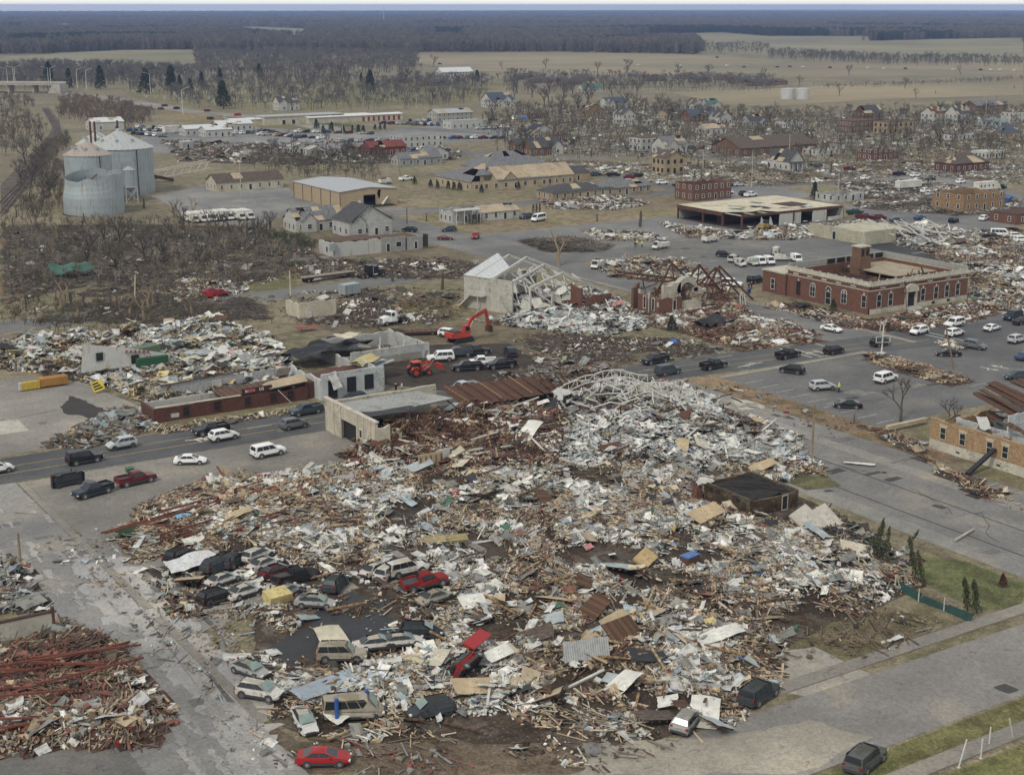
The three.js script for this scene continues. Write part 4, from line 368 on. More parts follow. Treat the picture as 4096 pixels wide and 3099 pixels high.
{ // church ruin
  const t = thing('church_ruin', 'brick church ruin with a pale arched recess and fallen dark trusses', 'church', 204, 0, -250), pl = M([.52, .5, .44], T.stain, .9), b = B();
  wallTop(b, -8, -1, -8, 6.5, 5.4, .5, 2.2, 3); wallTop(b, -8, 6.5, -2, 6.5, 5, .5, 1.8, 4); wallTop(b, -16, -10, -9, -10, 4, .5, 2.4, 6); wallTop(b, -17, -14, -17, -10, 5.4, .5, 1, 2); wallTop(b, -9, -2, -5, -5, 6, .5, 1.4, 7); wallTop(b, -3, 9.5, 7, 9, 1.9, .5, 1, 8); mesh('brick_wall', b, m_.brick, t); winOn(t, 'W', 0, 0, 1.5, 1.2, .8, 2.6, { e: 8.27 }); winOn(t, 'W', 0, 0, 4.5, 1.2, .8, 2.6, { e: 8.27 }); winOn(t, 'S', 0, 0, -4.2, 1.2, .8, 2.2, { e: 6.8 }); mesh('stone_quoin', B().box(-8.3, 3.6, 3, .2, 1.2, .7).box(-8.3, 2.2, 6.2, .2, 1, .6).box(-8.3, 4.2, -.4, .2, .9, .7), pl, t); mesh('downpipe', B().bar([-8.4, 0, 3.1], [-8.4, 4.4, 3.1], .16), wt, t);
  const wp = B(); wallTop(wp, -2, 6, 4, 6, 3.2, .3, .8, 5); mesh('plaster_wall', wp, pl, t);
  const ar = B(), r0 = 1.9, N = 16; const pt = (i, r, y0) => { const a = i / N * PI; return [4 + cos(a) * r, y0 + sin(a) * r * 1.15, 0]; }; for (let i = 0; i < N; i++) for (const [za, zb] of [[1.2, -.4]]) { const p = pt(i, r0, 3.4), q = pt(i + 1, r0, 3.4), P = pt(i, r0 + 1.2, 3.3), Q = pt(i + 1, r0 + 1.2, 3.3); const s = (v, z) => [v[0], v[1], z]; ar.hexa([s(p, za), s(P, za), s(P, zb), s(p, zb), s(q, za), s(Q, za), s(Q, zb), s(q, zb)]); } for (const k of [-1, 1]) ar.slab(4 + k * (r0 + 1.1) - 1.1, -.4, 4 + k * (r0 + 1.1) + 1.1, 1.2, 0, 5 - k * .8); wallTop(ar, -2.6, .6, 1, .6, 5.9, 1, 1, 5); wallTop(ar, 7, .6, 9.6, .6, 4.4, 1, 1.6, 6); mesh('arched_recess', ar, pl, t); mesh('recess_back', B().slab(4 - r0, -2.4, 4 + r0, -2, 0, 5.4), m_.timberd, t);
  reseed(8); for (const [x, z] of [[6, -8], [9, -5], [11, -3], [13, 0]]) { const q = mesh('roof_truss', B().bar([-3, .5, 0], [3.5, 9, 0], .25, .4).bar([3.5, 9, 0], [13, .3, 0], .25, .4).bar([0, 4.5, 0], [7, 5.8, 0], .2).bar([3.5, 9, 0], [4, .4, 0], .2).bar([7, 5.8, 0], [4, .4, 0], .2), m_.rust, t); q.position.set(x - 3, -.2, z + 2); q.rotation.set(R(-.35, .35), R(-.5, .3), R(-.12, .12)); } for (let i = 0; i < 34; i++) { const x = R(-4, 16), z = R(-10, 6); mesh('broken_beam', B().bar([x, R(.4, 5), z], [x + R(-5, 5), R(.3, 3.5), z + R(-4, 4)], .2, .28), pick([m_.timberd, m_.rust, m_.rustd, m_.timber]), t); } mesh('fallen_ridge', B().bar([-8, 7.6, -9], [6, 5.4, -4], .35, .5).bar([-7.6, 6.6, -9], [5, 4.6, -4], .3), m_.timberd, t); mesh('arched_window_frame', B().bar([12, .8, 10], [12.2, 3.2, 9.6], .2).bar([13.6, .8, 10], [13.4, 3.2, 9.6], .2).bar([12.2, 3.2, 9.6], [12.8, 3.8, 9.5], .2).bar([13.4, 3.2, 9.6], [12.8, 3.8, 9.5], .2).bar([12.8, .8, 10], [12.8, 3.7, 9.5], .12), wt, t);
}
{ // burnt out store with flat cream roof
  const x0 = 296, x1 = 338, z0 = -360, z1 = -329.5, t = thing('burnt_store', 'burnt out store with a cream flat roof and broken white walls', 'store', x0, 0, z1), w = x1 - x0, d = z1 - z0, h = 4.1, cr = M([.68, .62, .49], T.stain, .95);
  mesh('roof', B().poly([0, h + .3, -d], [w, h + .3, -d], [w, h + .3, -1], [w * .62, h + .3, -1], [w * .55, h + .3, -8], [w * .18, h + .3, -5], [0, h + .3, -9]), cr, t); mesh('roof_flap', B().poly([w * .36, h + .26, -1], [w * .6, h + .26, -1], [w * .54, h + .26, -8], [w * .3, h + .26, -6]), cr, t); mesh('roof_edge', B().slab(-.3, -d, 0, -9, h - .9, h + .3).slab(0, -.6, w, -.3, h - .4, h + .25), m_.rust, t); for (let i = 0; i < 14; i++) mesh('roof_joist', B().bar([w * .02 + i * w * .062, h, -9 + (i % 3)], [w * .02 + i * w * .062 + .5, h - .1, -.5], .16, .3), i % 2 ? m_.rustd : m_.steel, t); mesh('torn_strip', B().slab(w * .62, -16, w * .84, -7, h + .3, h + .34), m_.rustd, t);
  mesh('floor', B().slab(.2, -d + .2, w - .2, -.2, .02, .1), m_.soil, t); for (const [a, c] of [[0, -d], [0, -d * .6], [0, -d * .3], [0, -.4], [w * .5, -.4], [w, -.4], [w, -d], [w * .5, -d]]) mesh('column', B().box(a + .2, 0, c, .5, h, .5), m_.rust, t); mesh('back_wall', wallTop(wallTop(B(), .4, -d + .4, w, -d + .4, h - .1, .3, .4, 2), w, -d, w, 0, h, .3, .5, 3), m_.block, t); mesh('inner_wall', B().slab(w * .08, -d * .5, w * .5, -d * .48, 0, h - .2), m_.brickd, t);
  for (const [a, c, hh, s] of [[.37, .58, 4, 1], [.7, .84, 3.9, 2], [.86, .99, 1.6, 3]]) mesh('white_wall', wallTop(B(), w * a, -.5, w * c, -.5, hh, .3, s === 3 ? .6 : .35, s), wt, t); for (const [a, c, y] of [[.1, .3, 2.6], [.16, .2, 3.6], [.24, .29, 3.4]]) mesh('wall_shard', B().poly([w * a, 0, .2], [w * c, 0, .4], [w * (a + c) / 2, y, 0]).poly([w * a, 0, .5], [w * c, 0, .7], [w * (a + c) / 2, y, .3]), wt, t); for (let i = 0; i < 8; i++) mesh('hanging_scrap', crumple(2, 1, .6, i + 5, 3, 2), pick([wt, m_.membrane, m_.steel]), t).position.set(w * (.05 + i * .11), R(.4, 1.2), R(.5, 2)); for (const [a, c] of [[.2, -12], [.42, -9], [.4, -13], [.56, -20], [.7, -4]]) { const q = mesh('peeled_roofing', crumple(5, 2.4, .8, a * 40, 6, 3, .4), wt, t); q.position.set(w * a, h + .5, c); q.rotation.y = a * 9; }
}
{ // left: collapsed metal shop complex, low brick sign wall, white block front
  const [nx, nz] = [75.3, -222.6], t = thing('brick_shop', 'low red brick shop front with a torn roof and sign lettering', 'shop', nx, 0, nz), L = 27; const b = B(); wallTop(b, 0, 0, L, 0, 2.5, .4, .35, 2); wallTop(b, 0, 0, 0, -6, 2.5, .4, .5, 3); mesh('brick_wall', b, M([.15, .07, .056], T.brick, .95), t); mesh('coping', B().slab(.1, -.28, L * .55, .28, 2.42, 2.56), m_.cream, t); mesh('inner_wall', wallTop(B(), 0, -6, L, -6, 2.4, .3, .6, 5), wt, t); mesh('roof_remnant', B().hexa([[12, 2.3, -.4], [L, 2.6, -.4], [L, 2.6, -5.6], [12, 2.3, -5.6], [12, 2.4, -.4], [L, 2.75, -.4], [L, 3, -5.6], [12, 2.6, -5.6]]), m_.timberd, t); for (const [u, ww] of [[5.2, .9], [10.6, 1], [16, .9], [20.6, 1], [23.8, 1]]) winOn(t, 'S', 0, 0, u, .7, ww, 1.3, { e: .21, frame: m_.rustd, rail: 1 }); mesh('notice', B().slab(2.6, .22, 4, .26, .5, 1.2), wt, t);
  const cv = document.createElement('canvas'); cv.width = 512; cv.height = 80; const cx = cv.getContext('2d'); cx.fillStyle = '#3a1d1c'; cx.fillRect(0, 0, 512, 80); cx.font = 'bold 62px sans-serif'; cx.fillStyle = '#e8d8d8'; cx.fillText('N', 40, 62); cx.fillStyle = '#d87a86'; cx.fillText('EON', 92, 62); cx.fillStyle = '#e8d8d8'; cx.fillText('CO', 290, 62); const tx = new THREE.CanvasTexture(cv); tx.colorSpace = THREE.SRGBColorSpace; const sg = B(); sg.quad([0, 0, 0], [5.2, 0, 0], [5.2, .85, 0], [0, .85, 0]); sg.u = [0, 0, 1, 0, 1, 1, 0, 0, 1, 1, 0, 1]; const sm = new THREE.MeshStandardMaterial({ map: tx, roughness: .8, side: THREE.DoubleSide }); const sgm = mesh('sign_face', sg, sm, t); sgm.position.set(15.2, 2.62, .2); sgm.rotation.z = .02; mesh('sign_box', B().slab(15.1, -.2, 20.5, .19, 2.58, 3.5), m_.rustd, t); mesh('leaning_lumber', B().bar([21.4, 2.6, .5], [23.4, .2, 1.4], .25, .1), wt, t); mesh('porch_slab', B().slab(L - .2, -4.5, L + 2.4, -.2, 0, 2.9), m_.brickd, t); mesh('plywood_awning', B().hexa([[20, 2.9, .5], [27, 3.3, .5], [27, 3.3, -3], [20, 2.9, -3], [20, 3, .5], [27, 3.4, .5], [27.6, 3.9, -3], [21, 3.3, -3]]), m_.ply, t);
  const k = thing('block_shop', 'white painted block shop front with three dark windows', 'shop', 104, 0, -220.4); const kb = B(); wallTop(kb, 0, 0, 12, 0, 4.6, .4); wallTop(kb, 0, 0, 0, -12, 4.6, .4, 1.5, 3); wallTop(kb, 12, 0, 12, -9, 4.4, .4, .8, 4); mesh('wall', kb, M([.56, .6, .63], T.stain, .9), k); for (const u of [2, 5.6, 9]) winOn(k, 'S', 0, 0, u, u === 2 ? .3 : 1, 1.5, u === 2 ? 3 : 2.4, { e: .21, frame: m_.membrane, mull: u === 5.6 }); mesh('drooping_sheet', crumple(1.6, 3, .8, 3, 3, 4), wt, k).position.set(2.2, 3.4, .6); k.children[k.children.length - 1].rotation.set(1.2, .2, .3); mesh('inner_heap', crumple(10, 9, 2.4, 9, 8, 6), m_.rust, k).position.set(6, 2.6, -5);
  const r = thing('roofless_shop', 'long roofless pale block shop with a fascia band beside the tractor', 'shop', 125.5, 0, -236); const rb = B(); wallTop(rb, -8, 0, 8.5, 0, 3.6, .4, .1, 2, 2.1); wallTop(rb, 8.5, 0, 8.5, -16, 3.4, .4, .4, 3); wallTop(rb, -8, -16, 8.5, -16, 3.2, .4, .6, 4); wallTop(rb, -8, 0, -8, -16, 3, .4, 1.4, 5); mesh('wall', rb, M([.5, .52, .53], T.stain, .9), r); mesh('front_wall', wallTop(B(), -8, -2.5, 8.3, -2.5, 2.2, .3), m_.block, r); winOn(r, 'S', 0, 0, -3.4, .4, 2.4, 1.6, { e: -2.3, frame: m_.membrane }); mesh('floor', B().slab(-7.8, -15.8, 8.3, -.3, .03, .1), M([.4, .38, .35], T.rubble, .95), r); reseed(4); for (let i = 0; i < 14; i++) { const x = R(-6, 7), z = R(-14, -3); mesh('bent_joist', B().bar([x, R(.3, 2.6), z], [x + R(-3, 3), R(.3, 3), z + R(-3, 3)], .12), m_.steel, r); } mesh('awning_rod', B().bar([-6, 3.4, .3], [-6.6, 4.4, 1], .08).bar([0, 3.4, .3], [-.6, 4.4, 1], .08).bar([6, 3.4, .3], [5.4, 4.4, 1], .08), m_.dark, r);
  const mw = thing('metal_shop', 'grey ribbed metal shop wall standing in the scrap', 'shop', 82.5, 0, -234.5, .02); mesh('ribbed_wall', wallTop(wallTop(B(), -2, 0, 13.5, 0, 3.4, .12, .5, 3), 15, 0, 22, 0, 3.4, .12, .7, 5), m_.gmetal, mw); winOn(mw, 'S', 0, 0, 8.2, 1.1, 1.5, 1.2, { e: .1, pane: wt }); winOn(mw, 'S', 0, 0, 18.4, 1.1, 1.1, 1.1, { e: .1, pane: wt }); mesh('girt', B().bar([-2, 2.9, .2], [14, 3.5, .2], .18).bar([-2, .4, .2], [10, .9, .3], .18).bar([-2.4, 0, .3], [-.2, 2.9, .4], .2), m_.rust, mw);
  const ww = thing('sign_wall', 'white metal wall with red script letters leaning in the scrap', 'wall', 73.5, 1.4, -256, .05); mesh('wall_sheet', B().poly([0, .2, 0], [17, .2, 1], [16.5, 1.6, .8], [9, 3.6, .2], [1, 5.2, -.6]).poly([0, .2, -.15], [17, .2, .85], [16.5, 1.6, .65], [9, 3.6, .05], [1, 5.2, -.75]), wt, ww); winOn(ww, 'S', 0, 0, 3.6, 1.9, 1.3, 1.5, { e: .05, frame: m_.block }); mesh('opening', B().slab(9.3, .52, 10.8, .6, .6, 2.2), m_.dark, ww); const rl = paint([.26, .03, .05], null, .7); for (let i = 0; i < 6; i++) mesh('red_letter', B().bar([8.2 + i * .8, 2.8 - i * .08, .55 + i * .03], [8.6 + i * .8, 3.3 - i * .1, .5 + i * .03], .24, .06).bar([8.5 + i * .8, 2.7 - i * .08, .55 + i * .03], [8.7 + i * .8, 3.2 - i * .1, .5 + i * .03], .14, .06), rl, ww); for (let i = 0; i < 3; i++) mesh('red_letter', B().bar([12 + i * .6, .7, .95], [12.3 + i * .6, 1.9 - i * .1, .9], .22, .06), rl, ww);  // the opening is a dark slab standing in for interior shade
  const rm = thing('roof_membrane', 'black roof membrane draped over the fallen shop', 'roofing', 117.5, 2.2, -247); mesh('membrane', crumple(17, 9, 4.2, 12, 12, 8, -.5), m_.membrane, rm); rm.rotation.y = .45; mesh('torn_flap', crumple(4, 4, 1.6, 5, 4, 4), m_.cream, rm).position.set(3.5, 2.2, 2.6);
  const ins = thing('insulation_sheet', 'yellow backed insulation sheet crumpled beside the black membrane', 'insulation', 117, 3.8, -228.5, .4); mesh('sheet', crumple(7, 4, 2, 21, 7, 5), M([.5, .43, .22], T.stain, .95), ins); mesh('steel_backing', crumple(6, 3, 1.6, 22, 6, 4), m_.galv, ins).position.set(2, -1, 1);
  const yb = thing('yellow_machine', 'yellow and orange machine housing at the concrete yard', 'machine', 66.77,-255.63, 0); yb.position.set(yb.position.x, 0, yb.position.y); mesh('housing', B().slab(-1, -1, 4, 1, .3, 1.7), M([.4, .2, .05], T.stain, .8), yb); mesh('yellow_panel', B().slab(-4.2, .3, -1.05, 1.1, .2, 1.5), M([.6, .42, .06], T.rib, .8), yb); mesh('white_edge', B().slab(-4.6, .3, -4.22, 1.1, .2, 1.5), wt, yb);
  const ys = thing('yellow_sign', 'yellow sign board with black lettering lying against scrap', 'sign', 73.63,-245.86, 0); ys.position.set(ys.position.x, .5, ys.position.y); ys.rotation.set(-.5, -.4, .35, 'YXZ'); mesh('board', B().slab(-1, -.04, 1, .04, 0, 1.9), M([.58, .46, .05], T.stain, .8), ys); for (let i = 0; i < 3; i++) mesh('lettering', B().slab(-.8, .042, .7 - i * .2, .06, .3 + i * .5, .6 + i * .5), m_.dark, ys);
}
{ // centre: white walled store with its flat roof half down
  const t = thing('ruined_store', 'cream walled store with a grey roof slab and one side torn open', 'store', 97, 0, -187), d = 17, w = 20, h = 5.2, b = B(); wallTop(b, 0, 0, 0, -5.8, h, .5, .1, 3); wallTop(b, 0, -11.5, 0, -d, h, .5); wallTop(b, 0, -5.8, 0, -11.5, h, .5, .1, 4, 3.2); wallTop(b, 0, -d, w, -d, h - .4, .5, .3, 5); wallTop(b, 0, 0, 2.2, 0, h, .5, 1.4, 6); mesh('wall', b, M([.58, .54, .46], T.stain, .9), t); for (const z of [-1.5, -3.8, -5.7, -11.5, -14]) mesh('pilaster', B().box(-.3, 0, z, .2, h, .5), m_.cream, t); mesh('coping', B().slab(-.35, -d - .3, .35, .2, h, h + .22), M([.62, .58, .52], T.stain, .9), t); mesh('roof_slab', B().poly([.6, 4.2, -d + .6], [w - 4, 4.3, -d + .8], [w - 1, 4.1, -9.5], [8, 4.1, -8], [1, 3.9, -7]).poly([.6, 4, -d + .6], [w - 4, 4.1, -d + .8], [w - 1, 3.9, -9.5], [8, 3.9, -8], [1, 3.7, -7]), M([.37, .375, .38], T.stain, .9), t); mesh('roof_tar', crumple(9, 3, .5, 6, 8, 3), m_.membrane, t).position.set(6, 4.3, -7.4); winOn(t, 'W', 0, 0, -4.6, 1.8, .8, 1.2, { e: .27 }); winOn(t, 'W', 0, 0, -1.9, .9, .9, 1.9, { e: .27, name: 'boarded_door', pane: m_.ply }); mesh('dark_void_panel', B().slab(.3, -11.4, .6, -5.9, .1, 3.1), m_.dark, t); mesh('inner_wall', wallTop(B(), 5, -6, 5, -1.5, 3.4, .3, 1.2, 8), m_.cream, t);  // a dark panel fills the wall gap, painting the shaded interior
  reseed(14); for (let i = 0; i < 90; i++) { const x = R(1, 24), z = R(-8, 3), y = clamp(4.4 - Math.abs(z + 5) * .35, .5, 4) * R(.5, 1); mesh('roof_joist', B().bar([x, y, z], [x + R(-3.5, 3.5), clamp(y + R(-1.8, 1.8), .3, 4.6), z + R(-3, 3)], R(.08, .2), R(.15, .32)), pick([m_.rustd, m_.rust, m_.timberd, m_.timberd, m_.timber]), t); }
  for (let i = 0; i < 12; i++) { const x = 2 + i * .5; mesh('fallen_deck_plank', B().bar([x + 5, 3.6 - i * .05, -7], [x + 3.4, .8, -.5], .3, .08), m_.timberd, t); }
  const f = thing('fallen_wall', 'tan ribbed wall section standing in the wreckage with a white end', 'wall', 101.13,-176.97, 0); f.position.set(f.position.x, 0, f.position.y); mesh('tan_panel', B().slab(-2.6, -.1, 1.4, .1, 0, 2.5), m_.tanmetal, f); mesh('white_end', B().slab(1.42, -.1, 2.6, .1, 0, 2.8), wt, f); for (let i = 0; i < 5; i++) mesh('stud', B().box(-2.3 + i * .85, 0, .14, .1, 2.2, .08), m_.timberd, f); const f2 = thing('fallen_wall', 'tan wall section with a white framed window hole tipped on the heap', 'wall', 105.56,-174.89, .3); f2.position.set(f2.position.x, .8, f2.position.y); f2.rotation.set(-.9, .3, .3, 'YXZ'); mesh('panel', B().slab(-1.8, -.06, 1.8, .06, 0, 2.6), m_.cream, f2); mesh('window_frame', B().slab(-.7, .065, .7, .1, .9, 1.8), wt, f2); mesh('dark_hole_panel', B().slab(-.45, .11, .45, .13, 1.05, 1.65), m_.dark, f2);  // the window hole is a dark slab painting the shade behind it
  const rj = thing('rusty_roof', 'rust brown roof deck with joists fallen behind the ruined store', 'roof', 128, 2.4, -201, -.02); for (let i = 0; i < 14; i++) mesh('deck_strip', B().hexa([[-9 + i * 1.4, -.6 + .1 * (i % 3), 3.6], [-7.65 + i * 1.4, -.6 + .1 * (i % 2), 3.6], [-7.65 + i * 1.4, 1 - i * .04, -4.5], [-9 + i * 1.4, 1 - i * .04, -4.5], [-9 + i * 1.4, -.5 + .1 * (i % 3), 3.6], [-7.65 + i * 1.4, -.5 + .1 * (i % 2), 3.6], [-7.65 + i * 1.4, 1.1 - i * .04, -4.5], [-9 + i * 1.4, 1.1 - i * .04, -4.5]]), m_.rust, rj); for (let i = 0; i < 9; i++) mesh('joist', B().bar([-8 + i * 2, .1, 3.6], [-8.4 + i * 2.1, 1.2, -4.4], .14, .2), i % 3 ? m_.timberd : m_.timber, rj);
}
{ // arched white steel trusses
  for (const [x, z, ry, k, y] of [[144.5, -194, -.62, 1, 1.6], [144, -190, -.6, .95, 1.2], [147.5, -186, -.55, .9, .8], [152, -184, -.9, .7, .6]]) { const t = thing('arched_truss', 'arched white steel roof truss lying on the wreckage', 'truss', x, y, z, ry, 'arched steel trusses'), n = 10, L = 15 * k; const P = (i, o) => { const u = i / n - .5; return [u * L, o * (.7 + .5 * vn(i * .8, x, 3)) + 2.2 * k * (1 - 4 * u * u) + 1.3 * (vn(i * .6 + z, x, 6) - .5), 1.6 * (vn(i * .5, z, 8) - .5)]; }; const top = B(), bot = B(); for (let i = 0; i < n; i++) { top.bar(P(i, 1.5), P(i + 1, 1.5), .18); bot.bar(P(i, 0), P(i + 1, 0), .16); } mesh('top_chord', top, m_.steel, t); mesh('bottom_chord', bot, m_.steel, t); for (let i = 0; i <= n; i++) mesh('web_post', B().bar(P(i, 0), P(i, 1.5), .12), m_.steel, t); for (let i = 0; i < n; i++) mesh('web_diagonal', B().bar(P(i, i % 2 ? 0 : 1.5), P(i + 1, i % 2 ? 1.5 : 0), .1), m_.steel, t); t.rotation.x = R(-.9, .25); t.rotation.z = R(-.14, .1); }
  reseed(61); for (let i = 0; i < 60; i++) { const x = R(136, 160), z = R(-197, -176), o = mesh('bent_girder', B().bar([-R(1.5, 4), R(-.6, .3), 0], [0, R(.1, 1.2), R(-.6, .6)], .16).bar([0, .6, 0], [R(1.5, 4), R(-.8, .4), R(-1, 1)], .16), i % 4 ? m_.steel : m_.rustd); tag(o, (i % 4 ? 'bent white' : 'bent rusty') + ' steel girder tangled with the arched trusses', 'girder', (i % 4 ? 'white' : 'rusty') + ' girders by the trusses'); o.position.set(x, R(1, 3.4) * clamp(1.2 - (x - 136) / 30, .3, 1), z); o.rotation.set(R(-.6, .6), R(0, 6.3), R(-.5, .5)); }
  const tp = thing('tarpaulin', 'white and black tarpaulin billowing on the heap beside the trusses', 'tarpaulin', 136.61,-194.22, .5); tp.position.set(tp.position.x, 2.4, tp.position.y); mesh('white_half', crumple(4.4, 4.2, 3, 8, 7, 6, -.4), wt, tp); const q = mesh('black_half', crumple(5.5, 4, 3, 9, 7, 6, -.6), m_.membrane, tp); q.position.set(-2, -.5, 2); q.rotation.z = .3; const st2 = mesh('white_strip', B().bar([-3, 2, 2.4], [-3.6, .2, 3.6], .9, .06).bar([-3.6, .2, 3.6], [-2.6, -1.8, 4.6], .8, .06), wt, tp);
  const dr = thing('dark_rafters', 'dark grey roof rafters splayed over the kerbside heap', 'roof', 141.5, .8, -200, .1); for (let i = 0; i < 12; i++) mesh('rafter', B().bar([-7 + i * 1.2, .4 + .2 * (i % 3), 3], [-5.5 + i * 1.15, 3 - .1 * i, -3], .16, .22), i % 3 ? m_.rustd : m_.trunk, dr); mesh('purlin', B().bar([-7, 1.4, 0], [8, 1.6, .5], .14).bar([-6, 2.4, -2], [7.6, 2, -1.6], .14), m_.rustd, dr);
}
{ // burnt block hut, tan brick office, collapsed long wall, far left ruin
  const t = thing('burnt_block_house', 'low burnt block building with a black caved roof', 'building', 130, 0, -140.8), w = 8.2, d = 9.4, h = 2.5, b = B(), bm = M([.3, .27, .2], T.rubble, .95); wallTop(b, -w / 2, d / 2, w / 2, d / 2, h, .4, .5, 2); wallTop(b, -w / 2, -d / 2, -w / 2, d / 2, h, .4, .25, 3); wallTop(b, w / 2, d / 2, w / 2, -d / 2, h, .4, .3, 4); wallTop(b, w / 2, -d / 2, -w / 2, -d / 2, h, .4, .4, 5); mesh('wall', b, bm, t); mesh('caved_roof', crumple(w - .5, d - .5, 1.1, 4, 8, 8), M([.05, .045, .042], T.rubble, 1), t).position.y = 2; for (const u of [-3.2, -1.8, 2.2]) mesh('dark_hole_panel', B().slab(-w / 2 - .23, u - .35, -w / 2 - .2, u + .35, 1.4, 2), m_.dark, t); winOn(t, 'S', w, d, 1.6, .1, .9, 1.9, { e: .22, name: 'doorway', frame: m_.conc, pane: m_.dark }); const ch = thing('brick_stack', 'short red brick stack wrapped in torn white sheet', 'chimney', 124.65,-145.71, 0); ch.position.set(ch.position.x, 0, ch.position.y); mesh('stack', B().box(0, 0, 0, 1, 2, 1), m_.brick, ch); mesh('sheet_wrap', crumple(3, 1.6, 1.4, 3, 5, 3), wt, ch).position.set(.7, 2.4, 0);  // window holes and doorway pane are painted black for interior shade
  const k = thing('tan_brick_building', 'tan brick building on a white base with its roof torn off', 'building', 170.3, 0, -125), kb = B(), kd = 20, kw = 26; wallTop(kb, 0, 8, 0, -kd, 4.9, .45, .3, 2, 1.5); wallTop(kb, 0, -kd, kw, -kd, 4.6, .45, 1.2, 3); mesh('brick_wall', kb, M([.52, .41, .26], T.brick, .95), k); mesh('white_base', wallTop(wallTop(B(), 0, 8, 0, -kd, 1.5, .5), 0, -kd, kw, -kd, 1.5, .5), M([.62, .6, .53], T.stain, .9), k); for (const z of [-17.5, -13.8, -8.8, -6, -2, 1.6, 5]) { winOn(k, 'W', 0, 0, z, 2, .95, 1.7, { e: .24, rail: 1, frame: m_.cream }); mesh('lintel', B().box(-.26, 3.85, z, .14, .35, 1.5), m_.cream, k); } for (const z of [-14.5, -7, 0]) mesh('base_vent', B().slab(-.28, z - .35, -.255, z + .35, .5, .75), m_.dark, k); mesh('inner_wall', wallTop(wallTop(wallTop(B(), 5, -kd + .5, 5, -6, 4.6, .25, .8, 5), 5, -10, 18, -10, 7, .25, .6, 6), 12, -18, 12, -8, 7.4, .25, .6, 7), M([.6, .64, .68], T.stain, .9), k); mesh('green_wall', wallTop(B(), 13, -9, 17, -9, 4.6, .2, .8, 3), M([.48, .52, .36], T.stain, .9), k); mesh('floor', B().slab(.4, -kd + .4, kw, 7, 1.3, 1.6), m_.soil, k); for (let i = 0; i < 12; i++) mesh('roof_plank', B().hexa([[6 + i * 1.1, 6.4 + .16 * i, -10], [7 + i * 1.1, 6.5 + .16 * i, -10], [7.6 + i * 1.1, 8 + .1 * i, -18], [6.5 + i * 1.1, 8 + .1 * i, -18], [6 + i * 1.1, 6.55 + .16 * i, -10], [7 + i * 1.1, 6.65 + .16 * i, -10], [7.6 + i * 1.1, 8.15 + .1 * i, -18], [6.5 + i * 1.1, 8.15 + .1 * i, -18]]), i % 3 ? m_.timberd : m_.rust, k).rotation.set(.05 * (vn(i, 3, 4) - .5), .22 * (vn(i, 9, 4) - .5), .06 * (vn(i, 5, 4) - .5)); for (let i = 0; i < 16; i++) { const q = mesh('torn_ceiling', crumple(3, 1.6, .7, i + 60, 5, 3), pick([wt, m_.cream, m_.ply, m_.rust, m_.timberd]), k); q.position.set(2 + 1.3 * i % 20, 4.8 + .15 * (i % 5), -18 + (i * 5) % 22); q.rotation.set(.5 * (i % 3 - 1), i, .4 * (i % 2)); } reseed(6); for (let i = 0; i < 60; i++) { const x = R(.5, 12), z = R(-18, 5); mesh('broken_lath', B().bar([x, R(3, 5.2), z], [x + R(-2.4, 2.4), R(2, 5), z + R(-2, 2)], .14), pick([m_.timber, m_.timberd, m_.rust, wt]), k); } mesh('black_chute', B().bar([-.6, 3, -7.6], [-6.4, .3, -7.4], .7, .4), m_.membrane, k);
  const pl = thing('leaning_pole', 'brown wooden utility pole leaning on the tan brick building', 'pole', 160.5, 0, -119.5); mesh('pole', B().cone([0, .2, 0], [9, 7.6, -2.6], .2, .15, 8), m_.trunkp, pl); mesh('insulator', B().cone([8.6, 7.6, -2.5], [8.9, 8, -2.5], .09, .05, 6), m_.conc, pl);
  const c = thing('long_wall_ruin', 'cream wall of a collapsed long store before bent white beams', 'ruin', 306, 0, -289); mesh('wall', wallTop(wallTop(B(), 0, 0, 12, 0, 4, .4, .2, 3), 0, 0, 0, -22, 4, .4, .5, 2), M([.5, .48, .38], T.stain, .95), c); mesh('fallen_roof', crumple(20, 16, 2.2, 5, 12, 10, -.2), M([.5, .48, .4], T.stain, .95), c).position.set(12, 2.6, -12); reseed(41); for (let i = 0; i < 34; i++) { const x = R(8, 34), z = R(-16, 6); mesh('bent_beam', B().bar([x, R(1, 4.5), z], [x + R(-4, 6), R(.4, 3), z + R(2, 7)], .22, .3), m_.steel, c); } winOn(c, 'W', 0, 0, -12, .2, 1.2, 2.2, { e: .21, name: 'doorway', pane: m_.dark });  // doorway pane painted black for the shade inside
  const lr = thing('dock_wall', 'low concrete dock wall with a rusty corner post beside fallen joists', 'wall', 37.6, 0, -148.8); mesh('wall', B().slab(-12, -.4, 0, 0, 0, 2.6), m_.conc, lr); mesh('corner_post', B().box(.15, 0, -.1, .3, 3.2, .4), m_.rust, lr); mesh('ledge', B().slab(-12, .05, .2, 2.4, 0, .5), m_.cream, lr); mesh('coping', B().slab(-12, -.5, .1, .06, 2.6, 2.75), m_.rustd, lr);
}

